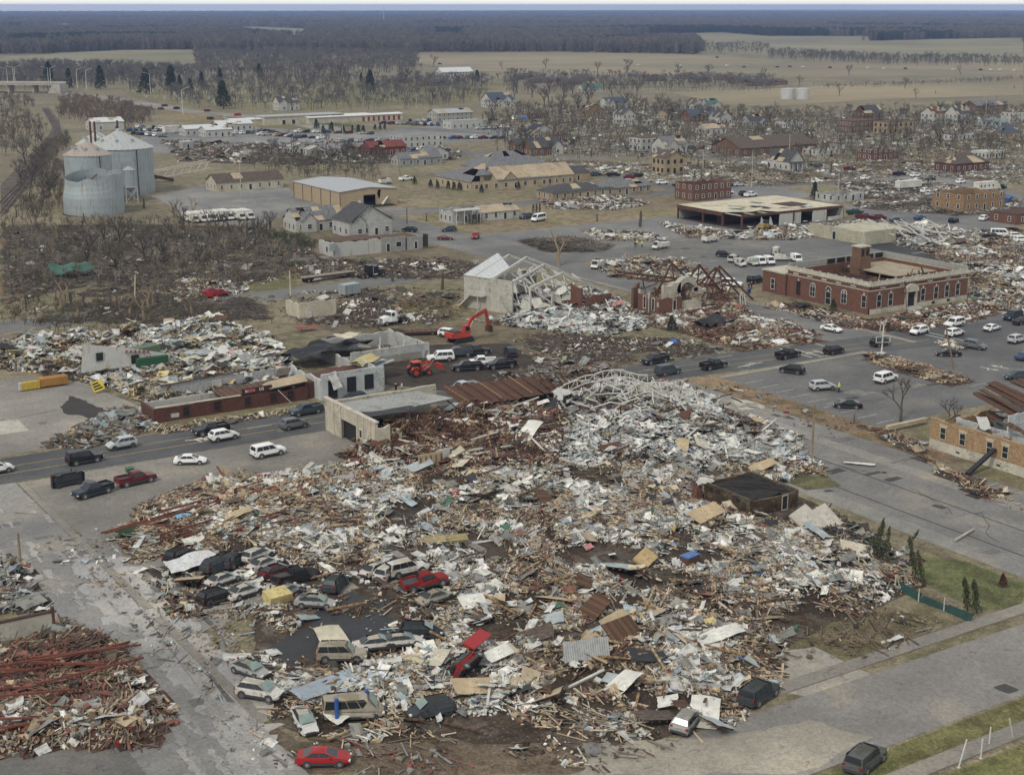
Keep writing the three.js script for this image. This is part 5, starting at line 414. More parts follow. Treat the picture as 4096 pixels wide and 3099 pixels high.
// ---------- vehicles ----------
function loft(b, S) { // S: [x, yb, yt, hw, topInset]
  const ring = s => { const [x, yb, yt, w, ti = .1] = s, m = yb + (yt - yb) * .55; return [[x, yb, w * .92], [x, yb + .12, w], [x, m, w], [x, yt, w - ti], [x, yt, -(w - ti)], [x, m, -w], [x, yb + .12, -w], [x, yb, -w * .92]]; };
  for (let i = 1; i < S.length; i++) { const p = ring(S[i - 1]), q = ring(S[i]); for (let k = 0; k < 8; k++) b.quad(p[k], q[k], q[(k + 1) % 8], p[(k + 1) % 8]); }
  b.poly(...ring(S[0])); b.poly(...ring(S[S.length - 1]).reverse()); return b;
}
const specs = {
  sedan: { st: [[-2.42, .42, .82, .78], [-2.3, .3, .98, .88], [-1.5, .26, 1.0, .92], [.9, .26, .96, .92], [1.6, .28, .86, .9], [2.1, .32, .74, .84], [2.38, .38, .56, .66]], cab: [-2.05, 1.35, -.95, .15, .95, 1.46, .86, .6], wheel: [.33, -1.42, 1.45, .8], side: 2 },
  suv: { st: [[-2.3, .42, 1.1, .88], [-2.18, .34, 1.2, .95], [1, .32, 1.16, .97], [1.6, .34, 1.08, .95], [2.1, .38, .94, .86], [2.36, .45, .7, .7]], cab: [-2.25, 1.5, -1.75, .35, 1.14, 1.78, .92, .68], wheel: [.38, -1.45, 1.45, .84], side: 3 },
  bigsuv: { st: [[-2.62, .45, 1.15, .93], [-2.5, .38, 1.2, 1], [1.1, .36, 1.18, 1], [1.9, .38, 1.14, .99], [2.5, .42, 1.06, .95], [2.62, .48, .9, .86]], cab: [-2.58, 1.3, -2.36, .6, 1.16, 2.0, .96, .82], wheel: [.41, -1.6, 1.6, .88], side: 3 },
  pickup: { st: [[-2.9, .5, 1.12, .94], [-2.8, .42, 1.16, 1], [-.8, .4, 1.16, 1], [1.35, .4, 1.18, 1], [2.1, .42, 1.14, .99], [2.75, .46, 1.05, .95], [2.9, .52, .85, .88]], cab: [-.85, 1.45, -.62, .65, 1.16, 1.9, .94, .78], wheel: [.43, -1.85, 1.85, .88], side: 2, bed: [-2.75, -.9] },
  van: { st: [[-2.95, .45, 1.3, .96], [-2.85, .36, 1.35, 1.02], [1.7, .36, 1.35, 1.02], [2.5, .4, 1.15, .98], [2.9, .45, .85, .88]], cab: [-2.93, 2.35, -2.85, 1.45, 1.3, 2.45, 1.0, .86], wheel: [.36, -1.8, 1.95, .86], side: 4 },
  mail: { st: [[-2.1, .42, 1.1, .9], [-2, .35, 1.12, .94], [1.2, .35, 1.1, .94], [1.7, .38, 1.02, .9], [2.1, .42, .85, .8]], cab: [-2.08, 1.35, -2, .95, 1.08, 2.15, .92, .86], wheel: [.34, -1.3, 1.35, .8], side: 1 },
};
const vg = {};
function carGeo(type, wreck) {
  const key = type + (wreck || ''); if (vg[key]) return vg[key];
  const s = specs[type], g = {}, [bx0, bx1, tx0, tx1, y0, y1, bw, tw] = s.cab, b = loft(B(), s.st);
  b.hexa([[bx0, y0 - .06, bw], [bx1, y0 - .06, bw], [bx1, y0 - .06, -bw], [bx0, y0 - .06, -bw], [tx0, y1 - .06, tw], [tx1, y1 - .06, tw], [tx1, y1 - .06, -tw], [tx0, y1 - .06, -tw]]);
  b.hexa([[tx0, y1 - .06, tw], [tx1, y1 - .06, tw], [tx1, y1 - .06, -tw], [tx0, y1 - .06, -tw], [tx0 + .12, y1, tw - .14], [tx1 - .15, y1, tw - .14], [tx1 - .15, y1, -tw + .14], [tx0 + .12, y1, -tw + .14]]);
  if (s.bed) { const [p, q] = s.bed; g.bed = B().slab(p, -.78, q, .78, 1.163, 1.168); for (const z of [-.9, .9]) b.slab(p - .08, z - .09, q, z + .09, 1.1, 1.42); b.slab(p - .1, -.82, p, .82, 1.1, 1.42); b.slab(q - .02, -.82, q + .05, .82, 1.1, 1.42); }
  for (const z of [-1, 1]) b.box(tx1 + .45, y0 + .02, z * (bw + .14), .14, .14, .2);
  g.body = b;
  const at = (u, v, sd) => { const x0 = bx0 + (tx0 - bx0) * v, x1 = bx1 + (tx1 - bx1) * v, w = bw + (tw - bw) * v; return [x0 + (x1 - x0) * u, y0 - .06 + (y1 - y0) * v, sd * (w + .012)]; };
  const fr = (v, z, e) => { const x = e > 0 ? bx1 + (tx1 - bx1) * v : bx0 + (tx0 - bx0) * v, w = bw + (tw - bw) * v; return [x + e * .014, y0 - .06 + (y1 - y0) * v, z * w]; };
  g.windshield = B().quad(fr(.14, -.9, 1), fr(.14, .9, 1), fr(.9, .86, 1), fr(.9, -.86, 1));
  g.rear = B().quad(fr(s.bed ? .25 : .2, -.86, -1), fr(s.bed ? .25 : .2, .86, -1), fr(.86, .82, -1), fr(.86, -.82, -1));
  g.side = []; const n = s.side; for (const sd of [-1, 1]) for (let i = 0; i < n; i++) { if (type === 'mail' && 0) continue; const u0 = .045 + .9 * i / n + .008, u1 = .045 + .9 * (i + 1) / n - .008; g.side.push(type === 'mail' ? B().quad(at(.7, .2, sd), at(.93, .2, sd), at(.9, .8, sd), at(.7, .8, sd)) : B().quad(at(u0, .18, sd), at(u1, .18, sd), at(u1 - (i === n - 1 ? .05 : 0), .9, sd), at(u0 + (i ? 0 : .03), .9, sd))); }
  const [r, wr, wf, wz] = s.wheel;
  g.tyre = new MB().cone([0, 0, -.13], [0, 0, .13], r, r, 12); g.rim = B().cone([0, 0, -.145], [0, 0, .145], r * .58, r * .58, 9); g.wheels = [[wr, r, -wz], [wr, r, wz], [wf, r, -wz], [wf, r, wz]];
  const F = s.st[s.st.length - 1], K = s.st[0], hy = (F[1] + F[2]) / 2; g.head = []; g.tail = []; for (const z of [-1, 1]) { g.head.push(B().box(F[0] - .1, hy, z * (F[3] - .1), .24, .16, .3)); g.tail.push(B().box(K[0] + .02, (K[1] + K[2]) / 2 + .05, z * (K[3] - .12), .1, .24, .2)); }
  g.sill = [-1, 1].map(z => B().box((wr + wf) / 2, s.st[2][1] - .02, z * (s.st[2][3] - .02), wf - wr - r * 2.2, .24, .1)); for (const x of [wr, wf]) for (const z of [-1, 1]) g.sill.push(B().cone([x, r + .03, z * (s.st[2][3] - .06)], [x, r + .03, z * (s.st[2][3] + .015)], r * 1.2, r * 1.16, 12));
  g.bumper = [B().box(F[0] - .02, F[1] - .02, 0, .18, .2, F[3] * 1.8), B().box(K[0] - .02, K[1] - .04, 0, .16, .2, K[3] * 1.8)];
  if (wreck) { const w = B(); for (const k of ['body']) { const p = g[k].p; for (let i = 0; i < p.length; i += 3) { const q = .46; p[i] += q * (vn(p[i] * 1.3 + wreck * 9, p[i + 2] * 1.3, 4) - .5); p[i + 1] -= (p[i + 1] > .7 ? 1 : .2) * q * vn(p[i] * 1.1, p[i + 2] * 1.2 + wreck * 7, 5) * .9; p[i + 2] += q * .8 * (vn(p[i] * 1.2, p[i + 1] * 1.5 + wreck * 5, 6) - .5); } } }
  g.body = toCreasedNormals(g.body.geo(), wreck ? .25 : .75); g.tyre = toCreasedNormals(g.tyre.geo(), .8); for (const k of ['windshield', 'rear', 'rim', 'bed']) if (g[k]) g[k] = g[k].geo(); for (const k of ['side', 'head', 'tail', 'bumper', 'sill']) g[k] = g[k].map(q => q.geo());
  return vg[key] = g;
}
const cars = { white: [.72, .72, .71], black: [.012, .012, .014], navy: [.018, .024, .04], slate: [.05, .065, .08], silver: [.42, .43, .44], grey: [.12, .13, .14], red: [.3, .018, .02], maroon: [.11, .014, .018], tan: [.3, .26, .2], beige: [.42, .39, .33], blue: [.03, .07, .16], green: [.02, .045, .04] };
const lampw = M([.6, .6, .58], null, .3), lampr = M([.25, .01, .01], null, .4), plastic = M([.04, .04, .042], null, .7), brokenglass = M([.24, .33, .32], T.stain, .4);
const kinds = { sedan: 'sedan', suv: 'SUV', bigsuv: 'SUV', pickup: 'pickup truck', van: 'van', mail: 'delivery van' };
const cp = {}, carPaint = (c, w) => { const k = c + (w ? 1 : 0); if (!cp[k]) { cp[k] = new THREE.MeshPhysicalMaterial({ roughness: w ? .75 : .3, specularIntensity: w ? .3 : .45, side: THREE.DoubleSide }); cp[k].color.setRGB(...(w ? cars[c].map((v, i) => v * .95 + [.02, .018, .015][i]) : cars[c])); if (w) cp[k].map = T.dusty; } return cp[k]; };
function car(type, color, x, z, ry, label, o = {}) {
  const g = carGeo(type, o.wreck), bodyM = carPaint(color, o.wreck);
  const t = thing(o.name || ({ sedan: 'sedan_car', suv: 'suv_car', bigsuv: 'suv_car', pickup: 'pickup_truck', van: 'passenger_van', mail: 'mail_van' })[type], label, o.cat || ({ pickup: 'truck', van: 'van', mail: 'van' }[type] || 'car'), x, o.y || .03, z, ry, o.group);
  if (o.rx || o.rz) { t.rotation.order = 'YXZ'; t.rotation.x = o.rx || 0; t.rotation.z = o.rz || 0; }
  mesh('body', g.body, bodyM, t); const gl = o.wreck && o.wreck % 2 ? brokenglass : m_.glass; mesh('windshield', g.windshield, gl, t); mesh('rear_window', g.rear, m_.glass, t); for (const q of g.side) mesh('side_window', q, m_.glass, t);
  if (g.bed) mesh('truck_bed', g.bed, plastic, t);
  if (!o.far) for (const q of g.sill) mesh('sill_trim', q, plastic, t);
  for (const [wx, wy, wz] of g.wheels) { if (o.lost && wx > 0 && wz > 0) continue; const w = mesh('wheel', g.tyre, m_.tyre, t); w.position.set(wx, wy, wz); if (!o.far) mesh('rim', g.rim, m_.rim, w); }
  if (!o.far) { for (const q of g.head) mesh('headlight', q, lampw, t); for (const q of g.tail) mesh('taillight', q, lampr, t); for (const q of g.bumper) mesh('bumper', q, o.chrome ? m_.rim : plastic, t); }
  return t;
}
const excl = []; // places the debris leaves clear
const E_ = .03, N_ = PI / 2, W_ = PI + .03, S_ = -PI / 2, mainE = .06, mainW = PI + .06;
const onStreet = 'driving on the main street';
const C = (type, color, x, z, ry, label, o) => car(type, color, x, z, ry, label, o);
// main street and the lots beside it
C('suv', 'white', 46.99,-209.71, mainE, 'white car at the dusty street corner behind the black SUV');
C('bigsuv', 'black', 59.15,-207.62, mainE, 'black SUV with silver wheels on the main street beside the overturned car');
C('suv', 'silver', 66.19,-211.97, mainW, 'silver SUV with roof rails on the main street beside the metal scrap heap');
C('pickup', 'black', 80.56,-211.87, mainW, 'black pickup truck hugging the kerb below the brick wall'); C('suv', 'white', 81.01,-207.64, mainE, 'white boxy SUV on the main street next to the black pickup');
C('pickup', 'slate', 98.01,-214.08, mainW, 'dark blue pickup truck on the main street below the white block building'); C('suv', 'grey', 92.93,-207.59, mainE, 'grey SUV on the main street opposite the blue pickup');
C('suv', 'navy', 108.01,-216.28, mainW, 'navy SUV parked by the white block building doorway'); C('bigsuv', 'white', 83.37,-196.04, .08, 'large white SUV on the tan lot beside the ruined white walled store');
C('sedan', 'white', 72.15,-198.67, -.5, 'white sedan with black wheels crossing the tan lot'); C('pickup', 'navy', 55.59,-192.32, PI + .28, 'dark blue pickup truck parked behind the maroon truck'); C('pickup', 'maroon', 62.27,-194.01, .12, 'maroon pickup truck with tan trim and a green box in its bed', { chrome: 1 });
{ const t = C('suv', 'black', 53.99,-197.66, .1, 'black SUV tipped on its side showing its underbody', { y: .98, rx: -PI / 2 + .08 }); mesh('underbody', B().box(0, .22, 0, 3.9, .1, 1.5).bar([-1.4, .2, 0], [1.6, .2, .1], .16).bar([-1.3, .3, -.8], [-1.3, .3, .8], .14).bar([1.3, .3, -.8], [1.3, .3, .8], .14).box(-1.7, .12, .3, .8, .2, .5), plastic, t); }
{ const b = thingAt('storage_box', 'green plastic box standing in the bed of the maroon truck', 'box', 62.11,-196.1, 0); b.position.set(b.position.x, 1.2, b.position.z); mesh('box', B().box(0, 0, 0, .9, .55, 1), paint([.04, .16, .06], T.stain, .6), b); mesh('lid', B().box(0, .55, 0, .96, .07, 1.06), paint([.03, .12, .05], T.stain, .6), b); }
C('pickup', 'silver', 127.44,-212.5, mainW, 'silver white pickup truck at the kerb behind the rusty roof joists');
C('bigsuv', 'white', 135.56,-234.32, PI - .35, 'white SUV first in the row beside the orange tractor'); C('pickup', 'slate', 140.24,-235.8, PI - .3, 'slate pickup truck parked beside the white SUV by the excavator'); C('pickup', 'black', 143.97,-235.22, -.3, 'black pickup truck in the back row facing the church ruin'); C('pickup', 'black', 135.99,-225.35, PI - .35, 'black pickup truck with a rack in the front row by the tractor'); C('pickup', 'white', 140.19,-226.92, PI - .4, 'white pickup truck between two black trucks in the dirt yard'); C('pickup', 'black', 142.28,-223.41, PI - .2, 'black pickup truck at the end of the dirt yard row'); C('suv', 'navy', 149.19,-230.92, 1.2, 'navy off-road vehicle beside the heap of twisted steel');
C('suv', 'white', 147.57,-251.38, -1.1, 'white compact car with blue and green stickers beside the excavator');
C('pickup', 'black', 168.68,-210.64, mainW, 'black pickup truck with chrome grille on the main street beside the lawn'); C('bigsuv', 'slate', 165.33,-202.58, mainE, 'blue grey SUV on the main street in front of the arched steel trusses'); C('pickup', 'black', 175.38,-201.53, mainE, 'black pickup truck with lit tail lamps before the turn arrows');
C('pickup', 'black', 192.96,-200.27, mainE + .03, 'black pickup truck on the main street above the grey parking lot'); C('suv', 'black', 202.85,-198, mainE, 'black SUV with muddy flank on the main street before the crossing'); C('suv', 'black', 215.47,-197.9, mainE, 'black SUV at the crossing behind the twisted sign pole'); C('sedan', 'white', 216.89,-212.72, S_ + .15, 'white sedan coming down the street between church and post office');
C('suv', 'white', 230.09,-201.02, PI + .1, 'white SUV with black wheels waiting at the crossing'); C('bigsuv', 'white', 241.81,-201.95, PI + .1, 'tall white SUV behind the leaning wooden pole'); C('suv', 'white', 234.87,-195.85, .1, 'white SUV with roof rack left of the leaning wooden pole'); C('sedan', 'white', 245.58,-195.19, .15, 'pearl white sedan in front of the debris by the post office'); C('bigsuv', 'navy', 258.27,-200.21, PI + .15, 'navy pickup like SUV at the end of the post office rubble'); C('sedan', 'black', 255.96,-196.08, .1, 'black car with red lamps beside the navy SUV'); C('suv', 'grey', 229.27,-186.06, S_ + .25, 'dark grey SUV turning at the crossing'); C('sedan', 'black', 219.97,-184.6, N_ + .9, 'black sedan beside the small timber heap at the crossing'); C('suv', 'silver', 240.7,-184.99, .1, 'silver SUV on the right arm of the crossing'); C('suv', 'slate', 216.05,-165.23, PI - .5, 'dark slate SUV beside the strip of heaped timber'); C('sedan', 'blue', 230.2,-174.79, .1, 'blue car at the far arm of the crossing');
C('suv', 'black', 185.14,-190.99, N_ + .45, 'black SUV with chrome window trim on the grey parking lot'); C('suv', 'silver', 181.23,-179.17, -.28, 'silver SUV beside the person in a yellow vest'); C('bigsuv', 'white', 194.77,-177.02, .16, 'white SUV on the parking lot behind the bare tree'); C('sedan', 'black', 176.21,-168.21, N_ + .85, 'black sedan by the broken street tree'); C('suv', 'white', 192.74,-213.12, .2, 'wrecked white SUV with missing glass in the church rubble', { wreck: 2, y: .2, rz: .05 });
// around the mid street
C('van', 'white', 255.04,-378.43, PI + .35, 'white high roof passenger van on the lawn'); C('pickup', 'slate', 255.27,-385.62, PI + .3, 'dark pickup truck behind the white passenger van');
C('suv', 'black', 259.71,-295.56, S_ + .5, 'black minivan beside the row of wrecked mail vans'); C('bigsuv', 'white', 232.8,-262.03, S_ + .6, 'white SUV behind the fallen church trusses'); C('bigsuv', 'black', 240.95,-262.52, .2, 'black SUV half hidden by the post office wing');
for (const [x, z, r, k, rx] of [[256.43,-288.09, .4, 1, 0], [253.6,-282.35, -1.9, 2, .08], [257.26,-281.64, -1.9, 3, 0], [259.36,-281.11, -1.9, 0, 0], [261.77,-280.39, -1.9, 0, 0], [268.37,-282.93, -.6, 4, -.1], [270.25,-279.13, -1.9, 0, 0]]) C('mail', 'white', x, z, r, 'white mail delivery van in the battered row behind the post office', { wreck: k, rx, group: 'battered mail vans' });
C('mail', 'white', 274.01,-292.61, .6, 'white mail delivery van lying on its side showing its dark underbody', { y: 1, rx: PI / 2, wreck: 5 });
C('suv', 'black', 210.28,-380.95, N_ + .6, 'black SUV on the street beside the grey gabled house'); C('suv', 'slate', 220.6,-375.36, W_ - .3, 'slate SUV parked before the small grey porch house'); C('suv', 'red', 220.3,-359.53, PI + .9, 'red SUV with lit brake lamps on the street'); C('sedan', 'maroon', 211.77,-361.96, -.7, 'maroon car behind the hanging black cloth');
for (const [t, c, x, z, r, l] of [['suv', 'white', 348.09,-498.2, 1.5, 'white SUV beside the collapsed carport'], ['pickup', 'slate', 344.03,-470.58, .2, 'slate pickup truck nose to tail with a tan SUV'], ['suv', 'tan', 348.59,-471.52, 1.2, 'tan SUV between two dark pickup trucks'], ['pickup', 'black', 349.37,-465.19, -.2, 'black pickup truck with bright headlights by the lawn'], ['suv', 'maroon', 349.74,-455.46, -.3, 'maroon SUV beside a black SUV on the far street'], ['suv', 'black', 356.83,-458.44, .2, 'black SUV behind the maroon SUV'], ['suv', 'silver', 340.56,-443.16, -.1, 'silver SUV below the maroon SUV'], ['sedan', 'beige', 348.81,-443.19, -.3, 'beige sedan in the queue on the far street'], ['suv', 'white', 349.03,-434.14, -.3, 'white SUV in the queue on the far street'], ['pickup', 'white', 360.6,-485.91, .3, 'white pickup truck by the hedge'], ['sedan', 'black', 350.45,-426.25, -.3, 'black car beside the ruined brick apartment house'], ['pickup', 'black', 365.56,-416.46, -.6, 'black truck buried in branches by the brick apartment house'], ['sedan', 'silver', 369.49,-413.92, -.2, 'silver sedan at the edge of the store lot'], ['suv', 'white', 350.22,-398.33, -.4, 'white SUV behind the ruined brick apartment house'], ['pickup', 'white', 351.87,-387.9, .2, 'white pickup truck behind the flat store roof'], ['pickup', 'black', 351.28,-391.37, 1.1, 'black truck behind the flat store roof'],
  ['suv', 'slate', 441.62,-446.1, .1, 'slate SUV beside the small white chapel'], ['pickup', 'maroon', 443.6,-430.06, .1, 'maroon pickup truck on the far street'], ['pickup', 'beige', 445.19,-422.88, -.1, 'cream pickup truck on the far street'], ['pickup', 'black', 446.74,-405.97, -.1, 'dark pickup truck on the far street bend'], ['suv', 'white', 448.41,-399.1, 0, 'white SUV on the far street bend'], ['suv', 'white', 424.85,-403.07, .1, 'white SUV in the store lot corner'], ['sedan', 'black', 443.55,-387.26, -.1, 'black sedan on the far street bend'], ['suv', 'white', 446.23,-374.69, .1, 'white SUV beside the dark hedge'], ['suv', 'black', 446.63,-355.43, .5, 'black jeep beside the white coach'], ['suv', 'white', 412.93,-362.48, .2, 'white SUV parked beside the long white trailer'], ['suv', 'silver', 408.29,-355.99, .2, 'silver SUV parked beside the white SUV'], ['pickup', 'green', 349.92,-335.67, -.2, 'dark green pickup truck on the store lot'], ['pickup', 'maroon', 344.6,-326.5, -.3, 'maroon pickup truck behind the green one'], ['suv', 'maroon', 347.76,-323.22, -.4, 'maroon SUV in the store lot line'], ['sedan', 'slate', 348.68,-316.55, -.5, 'slate blue sedan in the store lot line'], ['sedan', 'blue', 358.56,-316.23, .1, 'blue crushed car at the rubble edge'], ['suv', 'black', 361.91,-305.58, .3, 'black crushed car beside scattered planks'], ['suv', 'white', 373.97,-303.8, .3, 'white SUV on the far store street'], ['van', 'white', 350.39,-278.37, -.8, 'white cargo van beside the collapsed beams'], ['pickup', 'black', 344.93,-276.71, -.5, 'black pickup truck in front of the white cargo van'], ['suv', 'white', 352.09,-274.14, -.5, 'white SUV beside the cargo van'], ['suv', 'white', 347.88,-268.7, -.4, 'white car second behind the cargo van'], ['pickup', 'white', 295.09,-315.25, .1, 'white pickup truck with amber roof lamps by the yellow loader'], ['pickup', 'white', 273.54,-497.41, .1, 'white utility pickup truck by the office hedge'], ['van', 'white', 167.72,-438.65, .3, 'white minibus behind another one'], ['van', 'white', 169.39,-433.93, .3, 'white minibus with dark side windows in front'], ['pickup', 'red', 124.23,-317.24, .35, 'red crushed pickup truck at the lawn edge'], ['sedan', 'red', 124.27,-321.91, .3, 'red car with a broken roof beside the red pickup']]) C(t, c, x, z, r, l, { far: 1 });
// rows of parked cars beyond the grain bins and on the used car lots
reseed(77); const rowC = ['white', 'white', 'silver', 'slate', 'black', 'navy', 'grey', 'beige', 'white', 'blue', 'maroon'];
for (const [ax, az, bx, bz, n, ry] of [[259.06,-780.22, 273.68,-770.74, 8, 1.2], [255.38,-758.3, 262.17,-734.03, 8, 1.2], [271.51,-797.73, 278.97,-781.78, 6, 1.2], [286.86,-731.19, 310.62,-729.33, 7, .2], [318.59,-741.65, 317.29,-691.87, 7, -.4], [309.1,-716.78, 324.86,-680.61, 9, .1], [331.55,-722.69, 359.24,-691.01, 8, .2], [315.86,-661.89, 350.81,-645.26, 9, .1], [397.42,-747.1, 416.22,-727, 7, .1], [419.6,-757.23, 445.63,-740.36, 9, 1.1], [407.45,-732.69, 424.36,-710.08, 8, 1.1], [423.64,-684.39, 443.04,-686.6, 6, .1], [314.01,-623.17, 327.28,-593.33, 7, .1], [377.95,-646.22, 401.54,-630.94, 8, .1], [330.1,-607.33, 345.98,-591.7, 7, .2], [448.5,-541.51, 463.24,-500.09, 10, .3], [456.95,-733.03, 476,-737.68, 4, .2], [453.74,-511.39, 476.38,-501.94, 7, .1]]) for (let i = 0; i < n; i++) { const t = i / (n - 1), cl = pick(rowC); C(pick(['sedan', 'suv', 'suv', 'pickup']), cl, ax + (bx - ax) * t + R(-1, 1), az + (bz - az) * t + R(-1.5, 1.5), ry + R(-.2, .2) + (rnd() < .5 ? PI : 0), cl + ' vehicle parked in the crowded lot beyond the warehouse', { far: 1, group: cl + ' vehicles in the crowded lot' }); }
for (const [x, z, r, c] of [[331.79,-930.22, .4, 'slate'], [344.76,-959.07, .4, 'maroon'], [341.89,-928.86, .4, 'black'], [350.56,-897.79, .4, 'maroon'], [327.4,-833.96, .4, 'black'], [335.93,-832.77, 1.2, 'silver'], [352.7,-853.27, .2, 'red'], [318.75,-778.51, .5, 'slate'], [318.99,-759.53, .6, 'white'], [1266.48,-1469.76, 0, 'black'], [800.35,-1535.25, .1, 'slate'], [860.6,-1480, .1, 'black'], [1027.18,-1324.94, .1, 'white'], [1058.5,-1289.41, .1, 'white'], [1101.55,-1261.52, .1, 'white'], [1092.43,-1223.08, .1, 'slate'], [1122.74,-1203.45, .1, 'slate'], [1142.63,-1205.12, .1, 'maroon'], [1146.3,-1188.18, .1, 'white'], [1162.04,-1163.63, .1, 'black'], [1187.5,-1133, .1, 'white'], [1193.23,-1115.35, .1, 'white'], [1212.17,-1103.08, .1, 'slate'], [1236.93,-1059.77, .1, 'white'], [1251.87,-1036.75, .1, 'black'], [1260.73,-1031, .1, 'white'], [1268.79,-1025.78, .1, 'white'], [1272.2,-1010.42, .1, 'white']]) C('suv', c, x, z, r, c + ' vehicle queueing on the distant highway', { far: 1, group: c + ' vehicles on the distant highway' });
// crushed cars in the near rubble
for (const [t, c, x, z, r, l, y = .25, rx = 0, rz = 0, w = 1] of [['suv', 'slate', 59.73,-156.64, .3, 'slate crushed SUV below the fallen ribbed panel'], ['sedan', 'white', 58.44,-152.3, .3, 'white crushed sedan under slate blue scraps'], ['suv', 'black', 55.73,-147.54, .2, 'black crushed SUV with a roof rack at the rubble edge'], ['suv', 'white', 64.76,-156.97, .4, 'white crushed SUV with raised tailgate'], ['sedan', 'white', 64.54,-154.24, .3, 'white crushed sedan behind the black pickup wreck'], ['sedan', 'maroon', 64.87,-151.21, .2, 'maroon crushed car half under a white panel'], ['pickup', 'black', 65.86,-148.17, .1, 'black crushed pickup truck beside the maroon car'], ['sedan', 'white', 59.2,-147.52, .2, 'white crushed sedan behind the yellow foam sheet', .25, 0, 0, 3], ['suv', 'slate', 68.85,-143.89, .75, 'slate SUV standing at the dark bare asphalt'], ['sedan', 'silver', 64.57,-140.24, -.7, 'silver crushed sedan below the yellow foam sheet'], ['sedan', 'white', 74.91,-145.4, .4, 'white crushed car beside a folded sheet'], ['suv', 'white', 75.88,-143.73, .5, 'white crushed car with open hood beside the red pickup', .3, 0, .1], ['bigsuv', 'white', 77.82,-143.17, 0, 'white SUV crushed behind the red pickup'], ['pickup', 'red', 77.55,-138.25, -.1, 'red pickup truck standing on the rubble edge', .45, 0, .04, 2], ['sedan', 'beige', 76.72,-134.25, .15, 'beige stripped car shell below the red pickup', .2, 0, 0, 3], ['suv', 'navy', 70.4,-126.69, -.55, 'navy SUV crushed beside the white coupes'], ['sedan', 'white', 67.72,-125.92, -.35, 'white coupe crushed in front of the navy SUV'], ['sedan', 'white', 65.22,-126.71, -.3, 'white sedan crushed beside the beige SUV', .2, 0, 0, 3], ['bigsuv', 'beige', 60.77,-126.12, -.55, 'beige SUV with crumpled hood at the dark bare asphalt'], ['sedan', 'white', 51.47,-115.22, -1.75, 'white car nose down towards the mud beside the red sedan', .3, 0, -.06], ['van', 'beige', 56.21,-114.34, -.5, 'beige van with broken windows beside the blue posts', -.2, .05, .03], ['suv', 'slate', 62.53,-110.8, PI - .15, 'slate crushed SUV in the near scrap', .15], ['suv', 'red', 70.47,-115.99, .5, 'red SUV rolled on its side showing a muddy underbody', 1.3, -1.15, .05], ['sedan', 'red', 49.96,-107.95, -.55, 'red sedan with a white fuel side panel at the mud edge', .05, 0, 0, 0], ['bigsuv', 'slate', 90.99,-96.14, .3, 'slate SUV wreck at the concrete drive', .1], ['suv', 'silver', 81.5,-95.76, .55, 'silver van wreck half buried at the rubble edge', -.2, .1], ['bigsuv', 'grey', 90.21,-81.38, .3, 'grey SUV wreck in the mud beside the front street', 0], ['sedan', 'silver', 51.54,-128.25, -1.2, 'silver crushed car at the street side of the near scrap'], ['suv', 'white', 50.27,-122.99, -.9, 'white crushed car below the silver one at the street side'], ['sedan', 'silver', 63.2,-144.93, .5, 'silver crushed car between the black pickup and yellow foam'], ['suv', 'slate', 61.76,-157.11, .6, 'slate crushed car nose to the white crushed SUV'], ['suv', 'black', 57.02,-162.35, .5, 'black car buried under red steel joists', -.3]]) { const q = C(t, c, x, z, r, l, { wreck: w, y: Math.max(.05, y * .5), rx, rz, lost: w === 3 }); excl.push([x, z, 3]); if (rx < -1) mesh('underbody', B().box(0, .2, 0, 4.4, .14, 1.7).bar([-1.6, .16, 0], [1.8, .16, .1], .2).bar([-1.6, .3, -.8], [-1.6, .3, .8], .16).bar([1.6, .3, -.8], [1.6, .3, .8], .16), m_.soil, q); }
